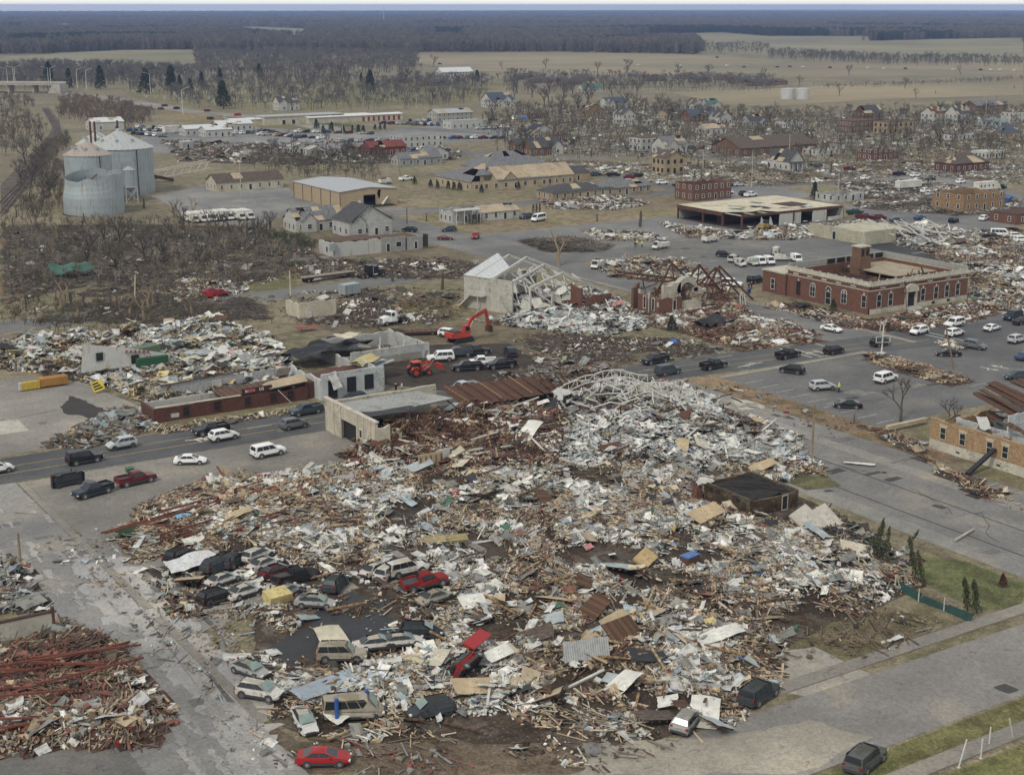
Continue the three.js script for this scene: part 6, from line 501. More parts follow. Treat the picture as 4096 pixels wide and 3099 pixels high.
// trucks and machines
function wheelOn(t, x, z, r = .5, w = .34, m = m_.rim) { const q = mesh('wheel', B().cone([0, 0, -w / 2], [0, 0, w / 2], r, r, 14), m_.tyre, t); q.position.set(x, r, z); mesh('rim', B().cone([0, 0, -w / 2 - .02], [0, 0, w / 2 + .02], r * .55, r * .55, 10), m, q); return q; }
function semi(color, x, z, ry, label) {
  const t = thing('truck_tractor', label, 'truck', x, .03, z, ry), pm = paint(cars[color], null, .3);
  mesh('chassis', B().slab(-4.2, -.5, 3, .5, .65, .95).slab(-3.4, -.6, -2, .6, .95, 1.15), m_.rustd, t);
  mesh('hood', B().hexa([[1.1, .8, 1], [3.1, .8, .85], [3.1, .8, -.85], [1.1, .8, -1], [1.1, 1.95, .9], [2.95, 1.75, .72], [2.95, 1.75, -.72], [1.1, 1.95, -.9]]), pm, t); mesh('grille', B().slab(3.1, -.55, 3.16, .55, .9, 1.7), m_.rim, t);
  const c = mesh('cab', B().hexa([[-.5, .8, 1.15], [1.2, .8, 1.1], [1.2, .8, -1.1], [-.5, .8, -1.15], [-.5, 2.85, 1.05], [.85, 2.85, 1], [.85, 2.85, -1], [-.5, 2.85, -1.05]]), pm, t); mesh('windshield', B().quad([1.14, 2, -.95], [1.14, 2, .95], [.9, 2.7, .9], [.9, 2.7, -.9]), m_.glass, c); for (const s of [-1, 1]) mesh('side_window', B().quad([.1, 1.95, s * 1.13], [1, 1.95, s * 1.1], [.85, 2.6, s * 1.06], [.1, 2.6, s * 1.08]), m_.glass, c);
  if (color === 'black') mesh('sleeper', B().slab(-1.9, -1.15, -.52, 1.15, .85, 3.1), pm, t);
  for (const s of [-1, 1]) { mesh('exhaust_stack', B().cone([-.7, .9, s * 1.2], [-.7, 3.5, s * 1.2], .09, .09, 8), m_.rim, t); mesh('fuel_tank', B().cone([-.7, .75, s * .95], [.6, .75, s * .95], .3, .3, 10), m_.rim, t); wheelOn(t, 2.3, s * .95); wheelOn(t, -2.5, s * .9, .5, .55); wheelOn(t, -3.7, s * .9, .5, .55); }
  mesh('bumper', B().slab(3.1, -1.05, 3.3, 1.05, .45, .85), m_.rim, t);
}
semi('black', 166.44,-320.52, .1, 'black truck tractor with sleeper cab and chrome tanks hauling the flatbed'); semi('white', 143.72,-268.8, PI + .25, 'white day cab truck tractor on the lawn ahead of the low trailer');
function trailer(x, z, ry, L, label, low) { const t = thing('flatbed_trailer', label, 'trailer', x, .03, z, ry), h = low ? .75 : 1.3; for (let i = 0; i < 12; i++) mesh('deck_plank', B().slab(-L / 2, -1.25 + i * .21, L / 2, -1.05 + i * .21, h, h + .06), low ? m_.timberd : paint([.4, .39, .36], T.wood, .9), t); for (const s of [-1, 1]) mesh('side_rail', B().slab(-L / 2, s * 1.3 - .06, L / 2, s * 1.3 + .06, h - .3, h + .04), m_.rustd, t); if (low) { mesh('gooseneck', B().hexa([[L / 2, .75, 1.1], [L / 2 + 2.8, 1.1, .7], [L / 2 + 2.8, 1.1, -.7], [L / 2, .75, -1.1], [L / 2, 1, 1.1], [L / 2 + 2.8, 1.4, .7], [L / 2 + 2.8, 1.4, -.7], [L / 2, 1, -1.1]]), m_.rustd, t); for (const s of [-.65, .65]) mesh('ramp', B().hexa([[-L / 2 - 2.6, .05, s + .5], [-L / 2, .7, s + .5], [-L / 2, .7, s - .5], [-L / 2 - 2.6, .05, s - .5], [-L / 2 - 2.6, .15, s + .5], [-L / 2, .8, s + .5], [-L / 2, .8, s - .5], [-L / 2 - 2.6, .15, s - .5]]), m_.rustd, t); } else mesh('tool_box', B().slab(-L / 2 + 3, .9, -L / 2 + 5, 1.35, .5, 1.1), m_.steel, t); for (const a of [0, 1.25]) for (const s of [-1, 1]) wheelOn(t, -L / 2 + 1.6 + a, s * 1, low ? .4 : .5, .5); }
trailer(155.08,-323.34, .1, 15, 'long empty flatbed trailer behind the black truck tractor'); trailer(144.74,-256.31, PI - .38, 8.5, 'low equipment trailer with ramps down beside the excavator', 1);
{ // excavator
  const o = paint([.5, .055, .03], T.stain, .55), t = thingAt('excavator', 'orange red tracked excavator with its boom reaching over the lawn', 'excavator', 147.37,-246.46, 0); t.position.y = .03; t.rotation.y = .1;
  for (const s of [-1, 1]) { const k = mesh('track', B().hexa([[-2.3, .05, s * 1.2 + .35], [2.3, .05, s * 1.2 + .35], [2.3, .05, s * 1.2 - .35], [-2.3, .05, s * 1.2 - .35], [-2, .95, s * 1.2 + .35], [2, .95, s * 1.2 + .35], [2, .95, s * 1.2 - .35], [-2, .95, s * 1.2 - .35]]), m_.tyre, t); for (let i = 0; i < 9; i++) mesh('track_shoe', B().box(-2 + i * .5, .95, s * 1.2, .34, .05, .74), m_.rustd, k); }
  mesh('house', B().hexa([[-2.7, 1.1, 1.4], [1.5, 1.1, 1.4], [1.5, 1.1, -1.4], [-2.7, 1.1, -1.4], [-2.6, 2.2, 1.3], [1.4, 2.05, 1.3], [1.4, 2.05, -1.3], [-2.6, 2.2, -1.3]]).cone([0, .9, 0], [0, 1.12, 0], 1.1, 1.1, 14), o, t); mesh('counterweight', B().slab(-3.1, -1.35, -2.55, 1.35, 1.15, 2.1), o, t); mesh('engine_cover', B().slab(-2.4, -1.1, -.6, 1.1, 2.15, 2.45), plastic, t);
  const c = mesh('cab', B().hexa([[0, 2, 1.35], [1.6, 2, 1.35], [1.6, 2, .35], [0, 2, .35], [.1, 3.4, 1.3], [1.3, 3.4, 1.3], [1.3, 3.4, .4], [.1, 3.4, .4]]), o, t); mesh('cab_window', B().quad([1.59, 2.2, .45], [1.59, 2.2, 1.28], [1.36, 3.25, 1.22], [1.36, 3.25, .45]), m_.glass, c); mesh('cab_window', B().quad([.25, 2.4, 1.37], [1.35, 2.4, 1.37], [1.2, 3.2, 1.34], [.3, 3.2, 1.34]), m_.glass, c);
  mesh('boom', B().bar([1.2, 2, -.1], [3.2, 4.6, -.1], .55, .75).bar([3.1, 4.5, -.1], [6.6, 5.6, -.1], .5, .65), o, t); mesh('stick', B().bar([6.3, 5.9, -.1], [7.3, 2.4, -.1], .4, .55), o, t); mesh('bucket', B().hexa([[6.9, 2.5, .5], [7.7, 2.4, .5], [7.7, 2.4, -.6], [6.9, 2.5, -.6], [6.6, 1.2, .5], [7.9, .9, .5], [7.9, .9, -.6], [6.6, 1.2, -.6]]), m_.rustd, t); for (const s of [-.4, .2]) mesh('hydraulic_ram', B().cone([1.6, 1.7, s], [3, 3.9, s], .09, .09, 8), m_.rim, t); mesh('hydraulic_ram', B().cone([3.9, 5.2, -.1], [6.2, 6.3, -.1], .09, .09, 8), m_.rim, t);
}
{ // farm tractor with front loader
  const o = paint([.52, .06, .025], T.stain, .5), t = thingAt('farm_tractor', 'orange red farm tractor with a raised front loader in the dirt yard', 'tractor', 126.51,-226.5, 0); t.position.y = .03; t.rotation.y = -.05;
  for (const s of [-1, 1]) { wheelOn(t, -1.1, s * .95, .88, .5, o); wheelOn(t, 1.6, s * .85, .6, .4, o); mesh('mudguard', B().hexa([[-1.9, 1.5, s * 1.2], [-.3, 1.5, s * 1.2], [-.3, 1.5, s * .6], [-1.9, 1.5, s * .6], [-1.6, 1.9, s * 1.2], [-.6, 1.9, s * 1.2], [-.6, 1.9, s * .6], [-1.6, 1.9, s * .6]]), o, t); mesh('loader_arm', B().bar([.4, 1.7, s * .75], [2.2, 2.4, s * .75], .14, .24).bar([2.15, 2.4, s * .75], [4.1, 1.5, s * .7], .14, .24), o, t); mesh('loader_ram', B().cone([.7, 1.2, s * .75], [2.2, 2.1, s * .75], .06, .06, 8), m_.rim, t); }
  mesh('hood', B().hexa([[.1, .9, .5], [2.2, .9, .42], [2.2, .9, -.42], [.1, .9, -.5], [.1, 1.75, .45], [2.1, 1.55, .36], [2.1, 1.55, -.36], [.1, 1.75, -.45]]), o, t); mesh('chassis', B().slab(-1.6, -.4, 2, .4, .6, .95), plastic, t); const c = mesh('cab', B().hexa([[-1.4, 1.1, .75], [.1, 1.1, .75], [.1, 1.1, -.75], [-1.4, 1.1, -.75], [-1.3, 2.6, .7], [-.05, 2.6, .7], [-.05, 2.6, -.7], [-1.3, 2.6, -.7]]), m_.glass, t); mesh('cab_roof', B().slab(-1.5, -.85, .2, .85, 2.6, 2.8), o, c); mesh('loader_bucket', B().hexa([[4, 1, 1], [4.9, .8, 1], [4.9, .8, -1], [4, 1, -1], [4, 1.9, 1], [4.2, 1.9, 1], [4.2, 1.9, -1], [4, 1.9, -1]]), o, t);
}
function boxBody(name, label, cat, x, z, ry, L, W, Hh, m, o = {}) { const t = thing(name, label, cat, x, .03, z, ry, o.group); mesh('box_body', B().slab(-L / 2, -W / 2, L / 2, W / 2, .7, Hh), m, t); mesh('roof', B().slab(-L / 2 + .05, -W / 2 + .05, L / 2 - .05, W / 2 - .05, Hh, Hh + .08), m, t); if (o.cab) { const c = mesh('cab', B().hexa([[L / 2, .6, W / 2 - .1], [L / 2 + 1.9, .6, W / 2 - .15], [L / 2 + 1.9, .6, -W / 2 + .15], [L / 2, .6, -W / 2 + .1], [L / 2, 2.2, W / 2 - .15], [L / 2 + .9, 2.2, W / 2 - .2], [L / 2 + .9, 2.2, -W / 2 + .2], [L / 2, 2.2, -W / 2 + .15]]), m_.white, t); mesh('windshield', B().quad([L / 2 + 1.6, 1.3, -W / 2 + .3], [L / 2 + 1.6, 1.3, W / 2 - .3], [L / 2 + 1.05, 2.1, W / 2 - .3], [L / 2 + 1.05, 2.1, -W / 2 + .3]), m_.glass, c); } for (const a of o.win || []) for (const s of [-1, 1]) mesh('window', B().quad([a, 1.6, s * (W / 2 + .012)], [a + .7, 1.6, s * (W / 2 + .012)], [a + .7, 2.3, s * (W / 2 + .012)], [a, 2.3, s * (W / 2 + .012)]), m_.glass, t); for (const a of [-L / 2 + 1, L / 2 - (o.cab ? -.9 : 1.2)]) for (const s of [-1, 1]) wheelOn(t, a, s * (W / 2 - .2), .42, .3); return t; }
for (let i = 0; i < 7; i++) boxBody('transit_bus', 'white transit bus parked in the close row by the gravel yard', 'bus', 163 + i * 2.9, -437 + (i > 4 ? 2.5 : 0), -N_ + .05, 6.4, 2.4, 2.85, m_.white, { cab: 1, win: [-2.6, -1.6, -.6, .4, 1.4], group: 'white buses in the close row' });
boxBody('cargo_trailer', 'long white box trailer parked on the far store lot', 'trailer', 416.14,-373.51, -.05, 11, 2.5, 3.1, m_.white); boxBody('motor_coach', 'white motor coach with roof units behind the tan ruin', 'bus', 435.56,-354.31, -.1, 9.5, 2.6, 3.3, m_.white, { cab: 1, win: [-3.8, -2, 0, 2] }); boxBody('camper_shell', 'scorched silver camper box lying on the grass', 'camper', 150.1,-301.14, .2, 4.6, 2.4, 2.9, m_.galv); boxBody('box_trailer', 'white box trailer at the auto lot', 'trailer', 273.5,-753.38, .2, 9, 2.6, 4, m_.white);
for (const [x, z, r, l] of [[254.44,-315.54, PI + .15, 'white utility pickup truck with side lockers near three workers'], [271.98,-316.87, .15, 'white bucket truck with amber lamps before the burnt store'], [221.44,-300.71, PI + .6, 'white service truck with yellow chevrons at the scrap pile'], [260.5,-491.5, .1, 'white wrecker truck beside the office drive']]) { const t = boxBody('utility_truck', l, 'truck', x, z, r, 3.4, 2.1, 1.8, m_.white, { cab: 1 }); for (const s of [-1, 1]) for (let i = 0; i < 3; i++) mesh('locker_door', B().slab(-1.6 + i * 1.1, s * 1.06 - .02, -.65 + i * 1.1, s * 1.06 + .02, .85, 1.65), m_.steel, t); mesh('equipment_rack', B().bar([-1.5, 1.9, 0], [1.5, 2.5, .2], .25).bar([-1.6, 2, .6], [1.2, 2.1, .6], .14), m_.rustd, t); mesh('beacon', B().box(1.4, 1.88, 0, .2, .16, .9), paint([.7, .3, .03], null, .4), t); }
{ const y = paint([.42, .27, .08], T.stain, .6), t = thingAt('wheel_loader', 'yellow wheel loader in front of the burnt store', 'loader', 301.7,-325.03, 0); t.position.y = .03; t.rotation.y = .15; mesh('rear_body', B().slab(-2.6, -.9, -.2, .9, 1, 2.2), y, t); mesh('cab', B().slab(-.9, -.7, .3, .7, 1.8, 3.1), m_.glass, t); mesh('front_frame', B().slab(.1, -.6, 1.6, .6, .8, 1.6), y, t); mesh('lift_arm', B().bar([.6, 1.6, -.5], [2.8, .8, -.5], .2, .35).bar([.6, 1.6, .5], [2.8, .8, .5], .2, .35), y, t); mesh('bucket', B().hexa([[2.6, .15, 1.3], [3.6, .15, 1.3], [3.6, .15, -1.3], [2.6, .15, -1.3], [2.6, 1.2, 1.3], [2.8, 1.2, 1.3], [2.8, 1.2, -1.3], [2.6, 1.2, -1.3]]), y, t); for (const a of [-1.7, 1.1]) for (const s of [-1, 1]) wheelOn(t, a, s * 1, .7, .5, y); }

// ---------- debris ----------
const K = { tan: [.46, .36, .25], pale: [.6, .51, .39], brown: [.14, .1, .07], dbrown: [.06, .048, .038], white: [.8, .8, .79], lgrey: [.56, .57, .57], grey: [.29, .29, .285], blue: [.38, .46, .52], brick: [.24, .1, .075], black: [.022, .022, .026], dirt: [.2, .165, .125], foam: [.58, .48, .24], pink: [.5, .22, .24], sky: [.06, .17, .4], red: [.3, .03, .03], green: [.05, .14, .08] };
const pals = {
  mixed: 'dbrown brown black brown dirt brick tan brown pale tan pale dirt grey tan grey lgrey blue lgrey white lgrey white white', white: 'black brick brown dirt tan grey grey grey lgrey lgrey blue lgrey white white white', rust: 'brown brown brown dbrown dbrown brick brick tan tan white lgrey black', metal: 'black brick dbrown brown dirt foam foam grey grey lgrey lgrey blue lgrey white white white', redden: 'dbrown brick brick brown brick brown dirt tan tan grey lgrey white', brush: 'dbrown brown dbrown grey brown dirt grey tan', town: 'dbrown dbrown brown brown dirt dirt grey grey tan lgrey white white', brick: 'brick brick brick brown dirt lgrey white tan', litter: 'white lgrey tan brown brown dbrown dirt dirt dirt grey grey brick', wood: 'dbrown brown brick tan brown tan pale pale tan lgrey white', grey: 'lgrey white grey grey grey blue tan dirt dirt brown', char: 'black black dbrown dbrown grey dirt tan white',
};
const DG = (() => { reseed(21); const plank = B().box(0, -.5, 0, 1, 1, 1).geo(), sh = [], ch = []; for (let i = 0; i < 4; i++) sh.push(crumple(1, 1, .3, i * 3 + 2, 3, 2, R(-.1, .15)).geo()); for (let i = 0; i < 3; i++) { const q = [], j = () => R(-.16, .16); for (const [x, y, z] of [[-1, 0, 1], [1, 0, 1], [1, 0, -1], [-1, 0, -1], [-1, 1, 1], [1, 1, 1], [1, 1, -1], [-1, 1, -1]]) q.push([x * .5 + j(), y + j() - .4, z * .5 + j()]); ch.push(B().hexa(q).geo()); } return { plank, sh, ch }; })();
const DM = M([1, 1, 1], T.stain, .92), DMs = M([1, 1, 1], T.stain, .65), zones = [];
const darkP = [[55.89,-132.35],[65.36,-139.73],[70.05,-142.12],[75.21,-137.15],[75.67,-130.59],[70.41,-127.52],[62.98,-128.17],[58.27,-126.18],[54.23,-125.01]];
const clearAt = (x, z) => { let k = 1; for (const e of excl) { const d = hyp(x - e[0], z - e[1]); if (d < e[2] + 1.6) k = Math.min(k, sstep(e[2] * .7, e[2] + 1.6, d)); } if (inPoly(darkP, x, z)) k = Math.min(k, .04); return k; };
function heap(Z, x, z) { if (!inPoly(Z.P, x, z)) return 0; const e = edgeDist(Z.P, x, z), f = fbm(x / 5.5, z / 5.5, 11), k = sstep(0, Z.soft || 3.5, e + (vn(x / 2, z / 2, 9) - .6) * 2); return Z.h * k * (.1 + 2 * f * f * (.2 + 1.3 * vn(x / 11, z / 11, 14))) * sstep(.34, .5, .4 * fbm(x / 3.2 + 40, z / 3.2, 8) + .6 * fbm(x / 9, z / 9 + 7, 18) + (Z.h > 1 ? .12 : 0)) * clearAt(x, z); }
function inst(name, geo, mat, list, label) { if (!list.length) return; const o = new THREE.InstancedMesh(geo, mat, list.length), m = new THREE.Matrix4(), q = new THREE.Quaternion(), e = new THREE.Euler(0, 0, 0, 'YXZ'), s = V(1, 1, 1), p = V(0, 0, 0), c = new THREE.Color(); list.forEach((d, i) => { e.set(d[6], d[7], d[8], 'YXZ'); q.setFromEuler(e); m.compose(p.set(d[0], d[1], d[2]), q, s.set(d[3], d[4], d[5])); o.setMatrixAt(i, m); o.setColorAt(i, c.setRGB(d[9][0], d[9][1], d[9][2])); }); o.name = numbered(name); o.castShadow = o.receiveShadow = true; scene.add(o); return stuff(o, label); }
let total = 0;
function zone(where, P, dens, h, pal, o = {}) {
  const Z = { P, h, soft: o.soft }; zones.push(Z); let x0 = 1e9, x1 = -1e9, z0 = 1e9, z1 = -1e9; for (const [x, z] of P) { x0 = Math.min(x0, x); x1 = Math.max(x1, x); z0 = Math.min(z0, z); z1 = Math.max(z1, z); }
  const cols = pals[pal].split(' ').map(k => K[k]), n = Math.round((x1 - x0) * (z1 - z0) * dens), L = { p: [], s: [[], [], [], []], c: [[], [], []] }, sz = o.size || 1;
  for (let i = 0; i < n; i++) {
    const x = R(x0, x1), z = R(z0, z1); if (!inPoly(P, x, z)) continue; const pt = .4 * fbm(x / 3.2 + 40, z / 3.2, 8) + .6 * fbm(x / 9, z / 9 + 7, 18), ed = edgeDist(P, x, z); if (pt < (o.bare ?? .38) * R(.85, 1.25) || rnd() > .06 + clearAt(x, z) || (ed < 3 && rnd() > .35 + ed * .2)) continue;
    const y = .03 + heap(Z, x, z), base = cols[Math.floor(clamp(.55 * rnd() + 1.3 * (fbm(x / 6 + 9, z / 6, 21) - .31), 0, .999) * cols.length)], b = base[0] > .5 ? R(.8, 1.1) : R(.5, 1.15), col = [base[0] * b, base[1] * b * R(.97, 1.02), base[2] * b * R(.95, 1.04)], r = rnd(), big = Math.pow(rnd(), 3), sp = rnd() < .012 ? K[pick(['sky', 'red', 'pink', 'foam', 'green'])] : col, light = col[0] > .4 && Math.abs(col[0] - col[2]) < .12;
    const woody = col[0] > col[2] * 1.35, pr = o.stick ? .97 : light ? .16 : woody ? .5 : .2, swirl = (fbm(x / 14, z / 14, 30) - .5) * 5 + 1.1;
    if (r < pr) { const l = (.25 + 3 * Math.pow(rnd(), 3.6) + .4 * rnd()) * sz; L.p.push([x, y + .06 + R(0, .16), z, l * (o.stick || 1), R(.03, .07), (o.stick ? .4 : 1) * R(.06, .16) * (1 + big), R(-.12, .12), rnd() < .6 ? swirl + R(-.35, .35) : R(0, 6.3), R(-.22, .22) + (rnd() < .05 ? R(-.9, .9) : 0), col]); }
    else if (!o.stick && r < pr + (woody ? .025 : .22)) { const l = (.16 + 1.7 * Math.pow(rnd(), 4.5) + .22 * rnd()) * sz; L.s[i & 3].push([x, y + .08 + .1 * l, z, l * R(.8, 1.5), l * R(.5, 1.3), l * R(.45, .9), R(-.45, .45), R(0, 6.3), R(-.5, .5), sp]); }
    else { const l = (.06 + .42 * Math.pow(rnd(), 5) + .12 * rnd()) * sz; L.c[i % 3].push([x, y + .04, z, l * R(.8, 1.8), l * R(.5, 1), l * R(.6, 1.3), R(-.5, .5), R(0, 6.3), R(-.5, .5), sp]); }
  }
  inst('broken_lumber', DG.plank, DM, L.p, 'splintered boards scattered ' + where); L.s.forEach((l, i) => inst('torn_sheeting', DG.sh[i], DMs, l, 'crumpled sheet scraps scattered ' + where)); L.c.forEach((l, i) => inst('rubble_chunks', DG.ch[i], DM, l, 'small broken chunks scattered ' + where)); total += n;
  if (h > .05) { const st = o.step || Math.max(1.1, (x1 - x0) / 90), b = B(); const hh = (x, z) => .03 + Math.max(0, heap(Z, x, z) - .02); for (let x = x0 - st; x < x1; x += st) for (let z = z0 - st; z < z1; z += st) { const a = hh(x, z), c = hh(x + st, z), d = hh(x + st, z + st), e = hh(x, z + st); if (a + c + d + e < .16) continue; b.quad([x, a, z + 0], [x, e, z + st], [x + st, d, z + st], [x + st, c, z]); } const g = toCreasedNormals(b.geo(), 1.2); stuff(mesh('rubble_heap', g, o.base || M([.2, .175, .15], T.rubble, 1)), 'heaped fine debris ' + where); }  // default heap colour darkened, painting shade into the gaps between pieces
  return Z;
}
reseed(1001);
const dk = M([.18, .14, .11], T.rubble, 1), rb = M([.24, .14, .11], T.rubble, 1), gm = M([.6, .57, .52], T.rubble, 1);
const Z1 = zone('over the main rubble field', [[54.37,-178.73],[62.23,-186.85],[70.19,-190.12],[88.13,-186.71],[93.19,-187.74],[121.1,-177.26],[150.19,-176.94],[156.75,-160.07],[146.8,-142.99],[135.59,-145.28],[124.71,-146.37],[128.39,-132.88],[130.51,-123.31],[129.42,-114.53],[126.61,-107.63],[116.12,-105.6],[103.98,-106.06],[94.4,-96.54],[83.16,-92.55],[74.8,-96.39],[67.83,-105.16],[58.76,-106.78],[51.63,-111.4],[50.59,-123.73],[51.48,-129.3],[60.38,-129.45],[57.8,-140.36],[49.9,-146.23],[51.33,-166.04]], 25, .8, 'mixed', { bare: .455, base: M([.2, .175, .15], T.rubble, 1) });  // same darkened base, gap shade put into its colour
const Z1b = zone('in the densest near scrap', [[75.53,-136.62],[91.07,-126.55],[104.83,-111.39],[95.82,-98.06],[81.57,-94.63],[72.8,-104.71],[63.01,-105.6],[51.82,-111.8],[52.88,-122.25],[62.05,-126.35],[70.2,-125.14]], 14, .6, 'mixed', { bare: .42 });
const Zl = zone('in the fallen lumber yard', [[54.59,-177.55],[61.9,-185.91],[70.34,-190.52],[87.36,-186.68],[88.25,-180.93],[79.08,-168.05],[68.31,-164.6],[58.44,-161.43],[52.02,-164.68]], 9, .9, 'wood', { bare: .3, size: 1.2 });
const Z2 = zone('over the rusty central heap', [[92.47,-190.14],[108.88,-203.7],[138.98,-203.52],[139.09,-192.61],[118.07,-166.78],[102.75,-171.53],[91.91,-183.73]], 16, 2.4, 'rust', { bare: .25, size: 1.15, base: dk });
const Z3 = zone('among the white steel trusses', [[131.59,-194.02],[151.5,-207.05],[164.48,-196.65],[158.71,-179.9],[158.56,-160.42],[147.08,-147.99],[132.02,-155.13],[115.74,-166.98]], 15, 1.7, 'white', { bare: .28, size: 1.05 });
zone('on the kerbside heap by the main street', [[136.96,-218.5],[151.43,-221.82],[160.25,-211.76],[157.17,-199.4],[138.24,-191.43],[131.56,-201.02]], 10, 2, 'brush', { bare: .2, size: 1.2, base: dk });
const Z4 = zone('over the collapsed metal shops', [[59.96,-278.9],[77.02,-303.87],[85.63,-287.96],[113.74,-296.74],[117.9,-269.58],[109.49,-242.52],[106.47,-224.58],[78.29,-232.01],[76.17,-249.93],[67.24,-267.8]], 13, 2.1, 'metal', { bare: .25, size: 1.25, base: M([.26, .23, .2], T.rubble, 1) });
zone('in the metal scrap spilled at the street', [[55.39,-218.97],[65.47,-228.58],[74.52,-236.2],[76.47,-224.71],[73.83,-218.4],[61.77,-214.26]], 12, .9, 'grey', { bare: .2, size: 1.3 });
zone('along the brick shop front', [[73.97,-219.88],[99.86,-218.03],[103.12,-219.45],[101.84,-215.01],[90.45,-215.65],[73.85,-215.3]], 8, .25, 'wood', { soft: 1.5 });
zone('over the red joist heap', [[30.5,-150.17],[39.6,-152.9],[43.02,-142.06],[42.52,-124.33],[38.38,-117.94],[31.77,-123.24],[24.31,-124.57]], 13, 1.1, 'redden', { bare: .2, size: 1.2, base: rb }); zone('behind the dock wall', [[37.82,-180.43],[41.17,-171.71],[39.14,-153.95],[36.08,-156.69],[32.46,-158.28]], 10, 1.2, 'grey', { size: 1.2 });
const Z6 = zone('around the collapsed hall', [[158.44,-264.9],[166.39,-259.75],[183.97,-279.19],[204.32,-279.77],[195.35,-246.78],[186.56,-235.58],[174.49,-235.48],[165.74,-247.99]], 12, 1.1, 'white', { bare: .25, size: 1.2 }); zone('around the church ruin', [[193.65,-247.88],[217.38,-271.3],[234.44,-267.47],[212.42,-229.93],[208.72,-206.71],[188.66,-209.06],[189.65,-227.21],[188.58,-239.74]], 10, 1.3, 'redden', { bare: .25, size: 1.25, base: rb });
zone('on the brick spill by the side street', [[199.83,-221.67],[212.42,-229.93],[217.44,-226.67],[212.29,-210.99],[197.49,-208.1],[193.43,-211.7]], 9, .8, 'brick', { base: rb }); zone('on the lawn between hall and main street', [[160.96,-249.49],[187.44,-224.53],[188.66,-209.06],[167.58,-211.36],[157.7,-215.58],[149.1,-216.86],[152.25,-232.65]], 3.2, .15, 'litter', { bare: .42 });
zone('before the post office', [[222.67,-241.22],[231.53,-238.63],[232.5,-216.91],[263.29,-218.05],[279.42,-214.05],[272.74,-208.77],[249.84,-202.84],[229.35,-203.59],[221.67,-211.76]], 9, .6, 'rust', { bare: .25, soft: 2, base: dk }); const Z7 = zone('over the flattened block beyond the post office', [[312.34,-275.19],[345.05,-294.73],[368.9,-284.84],[262.62,-197.4],[258.76,-212.89],[290.67,-238.5]], 7, .8, 'mixed', { bare: .32, size: 1.1 }); zone('around the collapsed long store', [[322.97,-309.04],[355.31,-311.06],[352.02,-290.22],[316.25,-268],[309.66,-276.93]], 4, .4, 'white', { size: 1.5 });
zone('in the timber strip beside the parking lot', [[207.54,-194.49],[209.95,-192.93],[209.74,-171.34],[205.76,-167.14],[201.75,-169.74],[202.82,-188.53]], 16, .7, 'wood', { bare: .2, soft: 1, base: dk }); zone('in the small timber heap at the crossing', [[226.83,-193.98],[230.6,-192.53],[227.03,-186.56],[223.42,-187.48]], 12, .4, 'wood', { soft: 1, base: dk }); zone('beside the tan brick building', [[170.43,-160.57],[172.2,-148.56],[168.38,-143.76],[163.53,-138.66],[167.7,-152.98]], 9, .5, 'redden', { soft: 1.5 }); zone('along the tan brick building', [[165.94,-141.15],[163.53,-132.16],[163.54,-122.38],[158.01,-118.01],[156.79,-123.28],[161.3,-136.16]], 10, .35, 'wood', { soft: 1.5, base: dk }); zone('at the corner of the wide street', [[145.79,-151.49],[150.96,-148.14],[146.8,-142.99],[143.26,-144.02]], 10, .4, 'wood', { soft: 1.5 }); zone('around the burnt block house', [[129.52,-133.21],[137.59,-134.58],[134.58,-121.67],[132.6,-115.23],[125.38,-114.46],[120.18,-123.28]], 9, .6, 'char', { base: A_.ash }); zone('on the brown lawn', [[110.18,-114.17],[117.96,-105.96],[120.58,-98.94],[107.2,-95.78],[99.96,-101.79]], 2.2, 0, 'litter', { bare: .4 }); zone('at the stone pile by the hedge', [[132.72,-117.98],[135.76,-116.98],[132.25,-112.7],[128.98,-113.02]], 14, .4, 'white', { soft: 1 });
zone('along the wide street kerb', [[162.37,-194.08],[164.71,-186.85],[161.32,-171.39],[157.71,-154.99],[170.06,-159.2],[170.53,-163.76],[172.03,-178.41],[171.74,-189.96]], 1, 0, 'litter', { bare: .42 }); zone('along the lot edge', [[42.2,-177.6],[54.65,-179.59],[51.33,-166.04],[50.12,-146.83],[57.8,-140.36],[51.09,-129.55],[48.25,-114.11],[43.64,-109.72],[44.48,-127.69],[44.91,-153.28]], 2.5, 0, 'grey', { bare: .38, size: .7 }); zone('around the crushed cars by the street', [[51.17,-133.4],[55.48,-132.62],[55.71,-124.05],[51.54,-115.17],[49,-117.91],[48.68,-124.97]], 13, .4, 'mixed', { bare: .25 }); zone('over the mud', [[44.32,-109.28],[49.68,-113.19],[58.98,-107.16],[72,-99.77],[80.43,-93.26],[69.6,-92.9]], 3, 0, 'litter', { bare: .38 });
